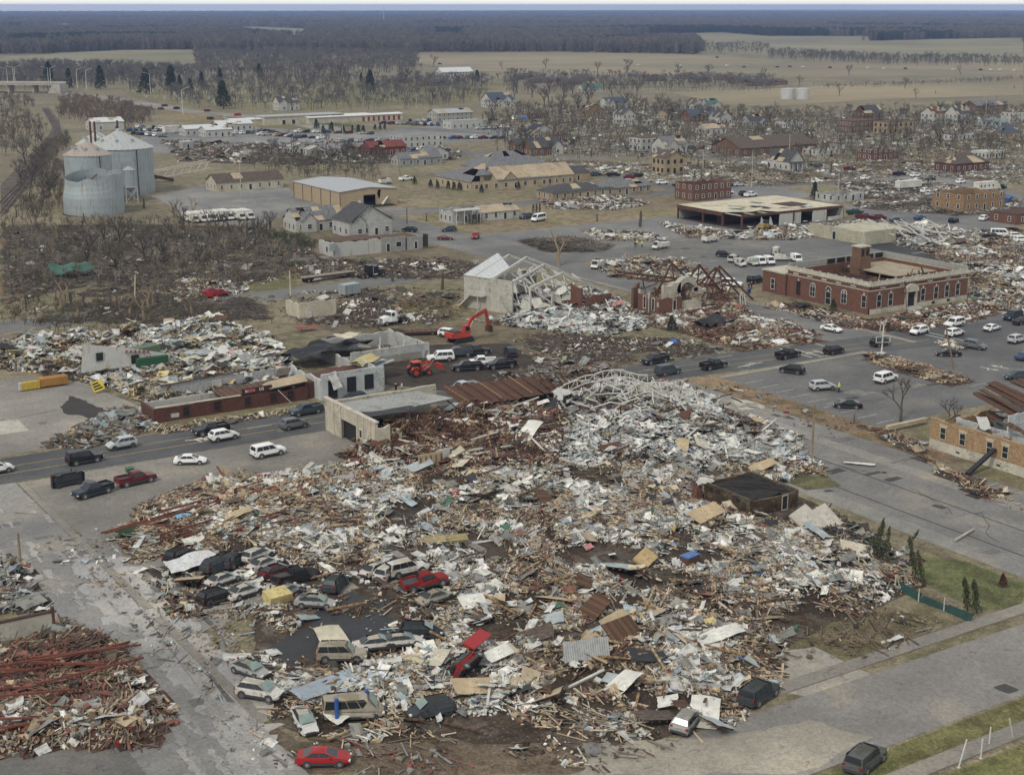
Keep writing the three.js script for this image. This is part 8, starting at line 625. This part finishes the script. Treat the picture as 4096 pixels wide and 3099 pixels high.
// leafless trees of the town, alike
reseed(301); const bearingOk = (x, z) => zones.every(q => q.h < .5 || !inPoly(q.P, x, z));
function scatter(P, n, kinds, s0, s1, label, group) { let x0 = 1e9, x1 = -1e9, z0 = 1e9, z1 = -1e9; for (const [x, z] of P) { x0 = Math.min(x0, x); x1 = Math.max(x1, x); z0 = Math.min(z0, z); z1 = Math.max(z1, z); } for (let i = 0, g = 0; i < n && g < n * 60; g++) { const x = R(x0, x1), z = R(z0, z1); if (!inPoly(P, x, z)) continue; i++; tree(pick(kinds), Math.floor(rnd() * 4), x, z, R(0, 6.3), R(s0, s1), label, group); } }
scatter([[389.39,-1363.48],[518.19,-1354.4],[642.67,-1331.15],[726.73,-1165.49],[524.29,-870.86],[409.15,-890.5],[370.29,-970.63],[379.69,-1165.24]], 38, ['full'], .8, 1.3, 'leafless grown tree in the cemetery park', 'leafless cemetery trees'); scatter([[621.92,-970.42],[728.59,-1021.46],[765.11,-955.51],[612.07,-759.02],[539.79,-732.05],[492.24,-762.86]], 28, ['full', 'full', 'torn'], .75, 1.2, 'leafless tree among the houses by the field', 'leafless trees among the houses'); scatter([[477.98,-772.1],[601.93,-765.6],[577.07,-663.63],[448.39,-514.85],[406.85,-516.67],[346.41,-555.84]], 50, ['torn', 'torn', 'full'], .7, 1.15, 'storm stripped tree in the ruined blocks', 'storm stripped trees in the ruined blocks'); scatter([[611.11,-685.84],[807.89,-632.15],[530.67,-412.83],[485.68,-453.61],[443.15,-481.17]], 46, ['torn', 'torn', 'full', 'snag'], .7, 1.15, 'storm stripped tree in the eastern blocks', 'storm stripped trees in the eastern blocks'); scatter([[407.42,-504.31],[451.65,-475.66],[391.63,-411.85],[362.04,-431.02]], 12, ['torn'], .7, 1, 'storm stripped tree behind the store lot', 'stripped trees behind the store lot'); scatter([[288.98,-673.38],[328.93,-633],[302.39,-560.73],[264.11,-512.82],[241.96,-546.52]], 20, ['full', 'torn'], .5, .8, 'leafless tree in the thicket behind the warehouse', 'leafless thicket trees'); scatter([[113.02,-468.04],[148.62,-451.03],[180.86,-424.09],[175.96,-383.12],[129.57,-342.88],[81.9,-345.33]], 70, ['snag', 'torn', 'torn', 'full'], .5, 1, 'snapped tree in the swamp brush', 'snapped swamp trees'); scatter([[85.51,-342.99],[117.82,-315.5],[122.04,-288.48],[88.32,-296.55],[77.26,-311.87]], 26, ['torn', 'snag', 'torn'], .5, .85, 'splintered tree behind the metal shops', 'splintered trees behind the metal shops'); scatter([[201,-760.87],[216.73,-750.67],[144.29,-500.15],[116.65,-465.69]], 24, ['full', 'torn'], .7, 1.1, 'leafless tree beside the railway', 'leafless railway trees'); scatter([[1008.41,-1221.37],[1219.24,-957.58],[826.55,-646.91],[805.31,-851.6],[787.33,-941.11]], 12, ['torn', 'full'], .6, 1, 'lone leafless tree in the tan fields', 'lone field trees'); scatter([[814.22,-1494.1],[893.95,-1295.53],[1008.74,-1093.96],[932.86,-1011.35],[770.53,-1116.54]], 10, ['full'], .9, 1.2, 'leafless tree at the field edge', 'leafless field edge trees');
// poles
function pole(x, z, h, label, o = {}) { const t = thing('utility_pole', label, 'pole', x, 0, z, o.ry || 0, o.group); mesh('pole', B().cone([0, -.2, 0], [o.dx || 0, h, o.dz || 0], .19, .13, 8), o.m || m_.trunkp, t); if (o.arm) mesh('crossarm', B().bar([-1.2, h - .7, 0], [1.2, h - .7, 0], .12, .14), m_.trunkp, t); return t; }
pole(150.76,-150.44, 8.6, 'slim wooden pole standing between the heap and the wide street'); pole(40.25,-171.77, 4, 'short wooden pole at the edge of the side street'); pole(213.02,-177.15, 8.4, 'leaning wooden pole in the timber strip at the crossing', { dx: -3.2 }); pole(106.26,-322.99, 6, 'pale snapped pole on the grassy lot', { dx: .5, m: m_.cream }); pole(138.54,-308.63, 6, 'broken utility pole beside the mid street', { m: m_.cream }); pole(275.5,-505.44, 11, 'leaning utility pole by the office drive', { dx: -1.2, arm: 1 }); pole(218.05,-396.42, 5, 'dark utility pole on the lawn behind the black SUV', { m: m_.trunk }); pole(370.5,-408.13, 13, 'concrete lamp pole on the store lot', { m: m_.conc, arm: 1 }); pole(373.19,-366.49, 9, 'pole leaning at the stucco house', { m: m_.conc }); pole(439.82,-406.59, 8, 'utility pole by the far street', {}); pole(396.56,-466.79, 8, 'utility pole before the stone house', { m: m_.conc, arm: 1 });
reseed(88); for (const [x, z] of [[203.2,-492.01], [297.93,-698.07], [285.54,-706.09], [334.69,-674.25], [327.94,-648.14], [377.91,-860.48], [370.31,-552.7], [538.17,-756.65], [561.01,-633.19], [566.27,-1190.09], [630.84,-1177.11], [609.02,-1191.25], [475.1,-847.77], [737.11,-604.2], [452.5,-475.11], [531.47,-737.44]]) pole(x, z, R(9, 12), 'slim utility pole in the far blocks', { arm: 1, group: 'far utility poles', m: m_.conc });
for (const [x, z, k] of [[310.02,-1202.64, 0], [310.94,-1202.05, 1], [329.39,-1174.86, 0], [330.91,-1173.88, 1], [338.92,-1132.01, 1], [341.19,-1116.39, 1], [362.44,-1036.06, 0], [308.68,-829.1, 1], [299.35,-1179.42, 0]]) { const t = thing('street_lamp', 'tall curved highway street lamp by the overpass', 'lamp', x, 4, z, k ? .4 : .4 + PI, 'highway street lamps'); mesh('pole', B().cone([0, 0, 0], [0, 14, 0], .25, .18, 8), m_.steel, t); mesh('arm', B().bar([0, 14, 0], [5, 15.4, 0], .22), m_.steel, t); mesh('lamp_head', B().box(5.4, 15.2, 0, 1.4, .3, .5), m_.steel, t); }
{ const t = thing('radio_mast', 'thin radio mast above the distant woods', 'mast', ...wide(5200, .574 - .084).reduce((a, v, i) => i ? [a[0], 0, v] : [v], [])); mesh('mast', B().cone([0, 0, 0], [0, 65, 0], 1.2, .8, 6), m_.steel, t); mesh('guy_wire', B().bar([0, 60, 0], [35, 0, 0], .3).bar([0, 60, 0], [-35, 0, 10], .3), m_.steel, t); }
{ const t = thingAt('twisted_sign', 'twisted sign pole with bent frames at the crossing', 'sign', 207.1,-189.76); mesh('pole', B().cone([0, 0, 0], [.2, 7.2, 0], .16, .14, 8), m_.steel, t); mesh('lower_frame', B().bar([-1.6, 3.4, 0], [1.8, 3.2, .3], .12).bar([-1.6, 4.6, 0], [1.8, 4.4, .3], .12).bar([-1.6, 3.4, 0], [-1.6, 4.6, 0], .12).bar([1.8, 3.2, .3], [1.8, 4.4, .3], .12), m_.steel, t); mesh('upper_frame', B().bar([-.8, 5.4, 0], [1.5, 5.2, 0], .12).bar([-.8, 7.4, .2], [1.5, 7.2, .2], .12).bar([-.8, 5.4, 0], [-.8, 7.4, .2], .12), m_.steel, t); mesh('sign_panel', B().box(1.3, 5.2, .1, .9, 1.9, .12), m_.rustd, t); mesh('hanging_sheet', crumple(2.4, 1.6, 1.2, 4, 4, 3), wt, t).position.set(-1.4, 1.4, .6); }
for (const [x, z, a, h] of [[96.87,-76.58, .8, 2.6], [99.85,-76.61, 0, 2], [102.54,-77.9, 0, 1.8], [105.46,-77.57, -.8, 2.2]]) { const t = thingAt('fence_post', 'bent white steel post beside the front street', 'post', x, z, 0, 'bent white posts'); mesh('post', B().bar([0, 0, 0], [a, h, 0], .1), m_.steel, t); mesh('footing', B().box(0, 0, 0, .3, .08, .3), m_.conc, t); }
// woods and brush, too many to count
const tuft = (s, n, W, H, w, l) => { reseed(s); const b = B(); for (let i = 0; i < n; i++) { const a = R(0, 6.28), v = rnd(), r = W * Math.sqrt(rnd()) * (.35 + .65 * sin(PI * (.15 + .75 * v))), x = cos(a) * r, z = sin(a) * r, y = H * (.12 + .82 * v), k = l * R(.6, 1.2), dx = cos(a) * .5 + R(-.4, .4), dz = sin(a) * .5 + R(-.4, .4), t = R(0, 6.28); b.tri([x - cos(t) * w, y - k * .4, z - sin(t) * w], [x + cos(t) * w, y - k * .4, z + sin(t) * w], [x + dx * k * .6, y + k * .6, z + dz * k * .6]); } b.cone([0, 0, 0], [0, H * .6, 0], W * .035, W * .02, 4, false); return b.geo(); };
const bark = M([1, 1, 1], null, 1), WT = [tuft(61, 120, 3.6, 1, .32, .22), tuft(62, 110, 3.2, 1, .3, .26)].map((g, i) => g);
// crowns are built 1 high, scaled per tree
function woods(name, label, pts, hs, wk, cols, gi = 0) { const list = pts.map(([x, z, k = 1]) => { const h = R(hs[0], hs[1]), c = pick(cols), b = R(.75, 1.2); return [x, 0, z, wk * k * h / 14, h, wk * k * h / 14, 0, R(0, 6.3), 0, mul(c, b)]; }); return inst(name, WT[gi], bark, list, label); }
const greyb = [[.115, .108, .1], [.135, .125, .112], [.1, .1, .098], [.15, .13, .108]], greenb = [[.03, .045, .03]];
reseed(404); { const fields = scene.children.filter(o => /^field/.test(o.name)).map(o => { const p = o.geometry.attributes.position, P = []; for (let i = 0; i < p.count; i++) P.push([p.getX(i), p.getZ(i)]); return P; }); const edge = [[.15, 2170], [.43, 2170], [.5, 2060], [.695, 2040], [.725, 2750], [.8, 2900], [1, 2950]], lim = b => { for (let i = 1; i < edge.length; i++) if (b <= edge[i][0]) { const t = (b - edge[i - 1][0]) / (edge[i][0] - edge[i - 1][0]); return edge[i - 1][1] + t * (edge[i][1] - edge[i - 1][1]); } return 2950; };
  for (const [d0, d1, n, sp] of [[2000, 3000, 26000, 1], [3000, 4500, 26000, 1.25], [4500, 7500, 26000, 1.9], [7500, 14000, 22000, 3]]) { const A = [[], [], []]; for (let i = 0; i < n; i++) { const b = R(.19, .96), d = Math.sqrt(R(d0 * d0, d1 * d1)); if (d < lim(b)) continue; const [x, z] = wide(d, b); if (fields.some(P => inPoly(P, x, z))) continue; const ev = fbm(x / 300, z / 300, 5); A[ev > .63 ? 2 : i & 1].push([x, z, sp]); } woods('far_woods', 'leafless grey woodland stretching to the horizon', A[0], [13, 20], 1, greyb, 0); woods('far_woods', 'leafless grey woodland stretching to the horizon', A[1], [13, 20], 1, greyb, 1); woods('far_evergreens', 'dark evergreen patches in the far woodland', A[2], [14, 18], 1, greenb, 0); } }
const SAP = [bareTree(81, 5, { depth: 3, fine: 9, thick: .02, fork: 5 }), bareTree(82, 5, { depth: 3, fine: 10, thick: .018, fork: 4 }), bareTree(83, 5, { depth: 3, fine: 6, thick: .024, fork: 3, snap: .25 })].map(p => mergeGeometries([p.wood, p.twigs]));
const fill = (P, n) => { let x0 = 1e9, x1 = -1e9, z0 = 1e9, z1 = -1e9; const o = []; for (const [x, z] of P) { x0 = Math.min(x0, x); x1 = Math.max(x1, x); z0 = Math.min(z0, z); z1 = Math.max(z1, z); } for (let i = 0; i < n * 40 && o.length < n; i++) { const x = R(x0, x1), z = R(z0, z1); if (inPoly(P, x, z)) o.push([x, z]); } return o; };
for (const [l, P, n, hs, wk, c] of [['beside the overpass', [[387.09,-1623.94],[480.69,-1679.02],[526.07,-1533.89],[554.82,-1449.45],[495.26,-1294.89],[398.78,-1235.15],[331.52,-1188.71],[295.1,-1243.78]], 1500, [9, 17], .8, greyb], ['below the overpass', [[310.61,-1088.92],[327.72,-1027.66],[316,-900.6],[291.5,-827.83],[256.77,-792.5],[249.3,-843.07],[278.52,-975.14]], 700, [5, 9], .9, [[0.123, 0.0986, 0.0798], [0.145, 0.116, 0.0899], [0.174, 0.123, 0.087]]], ['along the railway', [[267.57,-1129.97],[288.64,-1083.88],[240.49,-881.71],[206.9,-757.04],[174.78,-679.39],[153.22,-657.38]], 420, [4, 9], .9, [[0.123, 0.102, 0.0798], [0.16, 0.123, 0.087], [0.102, 0.0943, 0.0653]]], ['before the distant fields', [[749.9,-1955.63],[924.39,-1988.83],[1004.78,-1790.49],[744.22,-1326.74],[587.73,-1276.66],[508.11,-1328.24]], 1900, [10, 17], .9, greyb], ['in the belt across the fields', [[1566.54,-2100.61],[1648.82,-1974.37],[1694.43,-1841.57],[1407.82,-1529.35],[1348.78,-1614.51],[1327.78,-1780.16]], 500, [8, 15], .6, greyb], ['in the stripped belt by the highway', [[1492.01,-1621.06],[1453.75,-1368.87],[1528.95,-1202.61],[1367.03,-1074.51],[1272.29,-1197.31],[1309.24,-1421.97]], 900, [7, 15], .5, greyb], ['along the field ditch', [[889.96,-908.26],[1014.69,-899.55],[1074.68,-899.39],[1156.63,-908.05],[1113.72,-874.1],[967.88,-857.77],[866.42,-873.61]], 320, [2, 6], .8, greyb], ['behind the warehouse', [[275.64,-639.94],[305.07,-634.44],[318.16,-612.38],[307.06,-569.34],[263.44,-507.65],[250.43,-521.68],[235.24,-531.52],[246.25,-574.85]], 380, [3, 6.5], 1, [[0.123, 0.102, 0.0798], [0.145, 0.123, 0.087], [0.087, 0.087, 0.058]]], ['left of the grain bins', [[201.57,-730.01],[216.73,-750.67],[151.52,-525.49],[126.82,-471.33],[115.44,-466.47],[146.94,-561.58]], 420, [4, 8], .8, [[0.123, 0.102, 0.0798], [0.145, 0.123, 0.087]]], ['among the ruined blocks', [[523.29,-816.55],[630.49,-802.05],[648.65,-685.07],[807.89,-632.15],[538.75,-419.22],[451.65,-475.66],[414.23,-499.9],[349.59,-541.79],[423.64,-684.39]], 2400, [3, 10], .9, [[0.123, 0.109, 0.087], [0.16, 0.131, 0.0986], [0.087, 0.087, 0.0609]]], ['among the eastern lots', [[392.11,-514.23],[468.67,-464.63],[538.75,-419.22],[480.14,-372.85],[451.21,-421.02],[387.93,-423.3],[361.74,-459.11]], 260, [2, 4.5], 1.1, [[0.131, 0.109, 0.087], [0.174, 0.145, 0.102]]], ['in the swamp', [[106.9,-460.28],[146.94,-446.06],[178.85,-419.46],[180.43,-380.23],[152.58,-335.7],[120.74,-320.16],[104.49,-348.03],[76.46,-335.95]], 900, [2.5, 6.5], .8, [[.2, .168, .128], [.15, .125, .095], [.26, .22, .17], [.09, .09, .05]]], ['behind the metal shops', [[72.67,-320.47],[92.74,-338.31],[116.83,-312.94],[120.14,-284.08],[111.07,-289.96],[86.96,-292.2],[76.42,-301.63]], 320, [1.6, 3.4], 1.2, [[0.116, 0.102, 0.0653], [0.145, 0.123, 0.087], [0.0725, 0.0798, 0.0435]]], ['on the fallen crown by the hall', [[153.38,-292.46],[163.2,-292.66],[168,-279.79],[161.38,-268.8],[150.49,-270.05],[148.83,-281.69]], 130, [1.2, 2.2], 1.6, [[0.29, 0.246, 0.116], [0.232, 0.189, 0.102]]], ['in the ivy beside the white cottage', [[171.03,-391.45],[185.04,-392.95],[176.08,-368.23],[163.03,-367.27]], 90, [2, 3.2], 1.4, [[0.0508, 0.0725, 0.0261], [0.0725, 0.087, 0.0362]]], ['around the cemetery', [[414.22,-1269.94],[621.5,-1287.47],[714.69,-1122.79],[500.47,-831.34],[400.01,-870.74],[353.35,-926.66]], 1300, [6, 14], .9, greyb], ['at the houses by the field', [[791.38,-1234.79],[879.76,-1120.13],[959.01,-1015],[793.28,-859.39],[744.07,-929.16],[608.58,-943.14]], 800, [5, 12], .9, greyb]]) { const p = fill(jag(P, 14, 25), n); for (let k = 0; k < 3; k++) inst('leafless_brush', SAP[k], bark, p.filter((q, i) => i % 3 === k).map(([x, z]) => { const h = R(hs[0], hs[1]) / 5, w = h * R(.8, 1.3) * Math.max(.8, wk); return [x, -.1, z, w, h, w, R(-.12, .12), R(0, 6.3), R(-.12, .12), mul(pick(c), R(.75, 1.25))]; }), 'leafless brush and saplings ' + l); }
// gravestones
reseed(91); const gs = B().box(0, 0, 0, .9, 1.3, .3).box(0, 0, 0, 1.2, .25, .6).geo(); for (const [x, z] of fill([[380.66,-1156.88],[457.56,-1197.07],[503.28,-1167.45],[533.4,-1105.64],[434.93,-946.25],[372.9,-951.92],[361.05,-1036.96]], 190)) { const o = mesh('gravestone', gs, m_.conc); tag(o, 'grey gravestone on the cemetery lawn', 'gravestone', 'cemetery gravestones'); o.position.set(x, 0, z); o.rotation.y = R(-.2, .2); o.scale.setScalar(R(.8, 1.6)); }

// ---------- people ----------
function bodyGeo(pose) { // one continuous surface from tapered limbs, about 1.75 m tall
  const N = 44, mc = new MarchingCubes(N, bark, false, false, 60000), caps = [], J = (a, b, ra, rb) => caps.push([a, b, ra, rb]), st = pose.stride, ar = pose.arm;
  J([0, 1.0, 0], [0, 1.42, 0], .15, .18); J([0, 1.38, -.17], [0, 1.38, .17], .08, .08); J([0, 1.45, 0], [.02, 1.56, 0], .06, .06); J([.02, 1.62, 0], [.03, 1.68, 0], .1, .095);
  for (const s of [-1, 1]) { const f = st * s; J([0, .95, s * .09], [f * .5 + .03, .5, s * .1], .1, .07); J([f * .5 + .03, .5, s * .1], [f * .9 - .03, .08, s * .1], .065, .045); J([f * .9 - .03, .05, s * .1], [f * .9 + .14, .04, s * .11], .05, .04); J([0, 1.38, s * .2], [-f * .3 + ar[0] * .12, 1.1, s * .26], .06, .05); J([-f * .3 + ar[0] * .12, 1.1, s * .26], [-f * .4 + ar[0] * .34, .86 + ar[1] * .25, s * .24], .045, .035); }
  const sd = (p, c) => { const [a, b, ra, rb] = c, bx = b[0] - a[0], by = b[1] - a[1], bz = b[2] - a[2], t = clamp(((p[0] - a[0]) * bx + (p[1] - a[1]) * by + (p[2] - a[2]) * bz) / (bx * bx + by * by + bz * bz)); return hyp(p[0] - a[0] - bx * t, p[1] - a[1] - by * t, p[2] - a[2] - bz * t) - (ra + (rb - ra) * t); };
  for (let z = 0; z < N; z++) for (let y = 0; y < N; y++) for (let x = 0; x < N; x++) { const p = [(x / (N / 2) - 1) * .95, (y / (N / 2) - 1) * .95 + .9, (z / (N / 2) - 1) * .95]; let d = 0; for (const c of caps) d += Math.exp(-28 * sd(p, c)); mc.field[x + y * N + z * N * N] = Math.log(d + 1e-12) / 28; }
  mc.isolation = 0; mc.update(); const n = mc.count, g = new THREE.BufferGeometry(), P = mc.positionArray.slice(0, n * 3); for (let i = 0; i < n; i++) { P[i * 3] *= .95; P[i * 3 + 1] = P[i * 3 + 1] * .95 + .9; P[i * 3 + 2] *= .95; } g.setAttribute('position', new THREE.BufferAttribute(P, 3)); g.setAttribute('uv', new THREE.BufferAttribute(new Float32Array(n * 2), 2)); g.computeVertexNormals(); return g;
}
const poses = [bodyGeo({ stride: .28, arm: [0, 0] }), bodyGeo({ stride: .06, arm: [.9, .6] })];
function person(x, z, ry, k, top, legs, label, vest) {
  const g = poses[k].clone(), p = g.attributes.position, c = new Float32Array(p.count * 3); for (let i = 0; i < p.count; i++) { const y = p.getY(i), q = y > 1.7 ? [.03, .022, .016] : y > 1.5 ? [.42, .27, .2] : y > .92 ? top : y > .1 ? legs : [.02, .02, .02]; c.set(q, i * 3); } g.setAttribute('color', new THREE.BufferAttribute(c, 3));
  const t = thing('person', label, 'person', x, .03, z, ry); mesh('body', g, new THREE.MeshStandardMaterial({ vertexColors: true, roughness: .9 }), t);
  if (vest) { mesh('reflective_band', B().cone([0, 1.14, 0], [0, 1.2, 0], .215, .22, 14, false), paint([.7, .7, .66], null, .5), t); mesh('hard_hat', B().cone([.03, 1.68, 0], [.03, 1.8, 0], .125, .05, 12), paint([.7, .66, .1], null, .5), t); }
}
const hv = [.55, .62, .03], dkc = [.02, .022, .03];
person(182.3,-176.2, 2.6, 1, hv, dkc, 'person in a yellow high visibility jacket beside the silver SUV', 1); person(250.87,-322.67, .4, 0, hv, [.06, .07, .1], 'person in a yellow jacket walking with a colleague on the mid street', 1); person(251.07,-320.6, 3.4, 1, hv, dkc, 'person in a yellow jacket facing the other workers', 1); person(248.94,-321.02, .9, 0, [.03, .03, .04], [.12, .1, .08], 'person in dark clothes beside the yellow jacketed workers'); person(117.27,-218.34, 1, 1, [.015, .015, .017], dkc, 'person in black standing in the dirt yard entrance'); person(118.16,-217.76, 2.6, 0, [.5, .5, .5], [.1, .12, .16], 'person in a white top beside the person in black'); person(233.46,-256.67, .3, 0, [.02, .02, .03], dkc, 'person in dark jacket at the post office corner'); person(234.81,-257.19, 3, 1, [.03, .02, .03], dkc, 'person in dark plum jacket facing the other at the corner'); person(229.49,-327, 2, 0, [.02, .02, .03], dkc, 'person in dark clothes by the long wrack'); person(234.66,-280.95, 1, 1, [.02, .03, .04], [.1, .12, .18], 'person in dark clothes and jeans by the scrap pile'); person(62.7,-196.22, 0, 1, [.12, .06, .05], dkc, 'person standing behind the maroon pickup truck');
renderer.render(scene, camera);
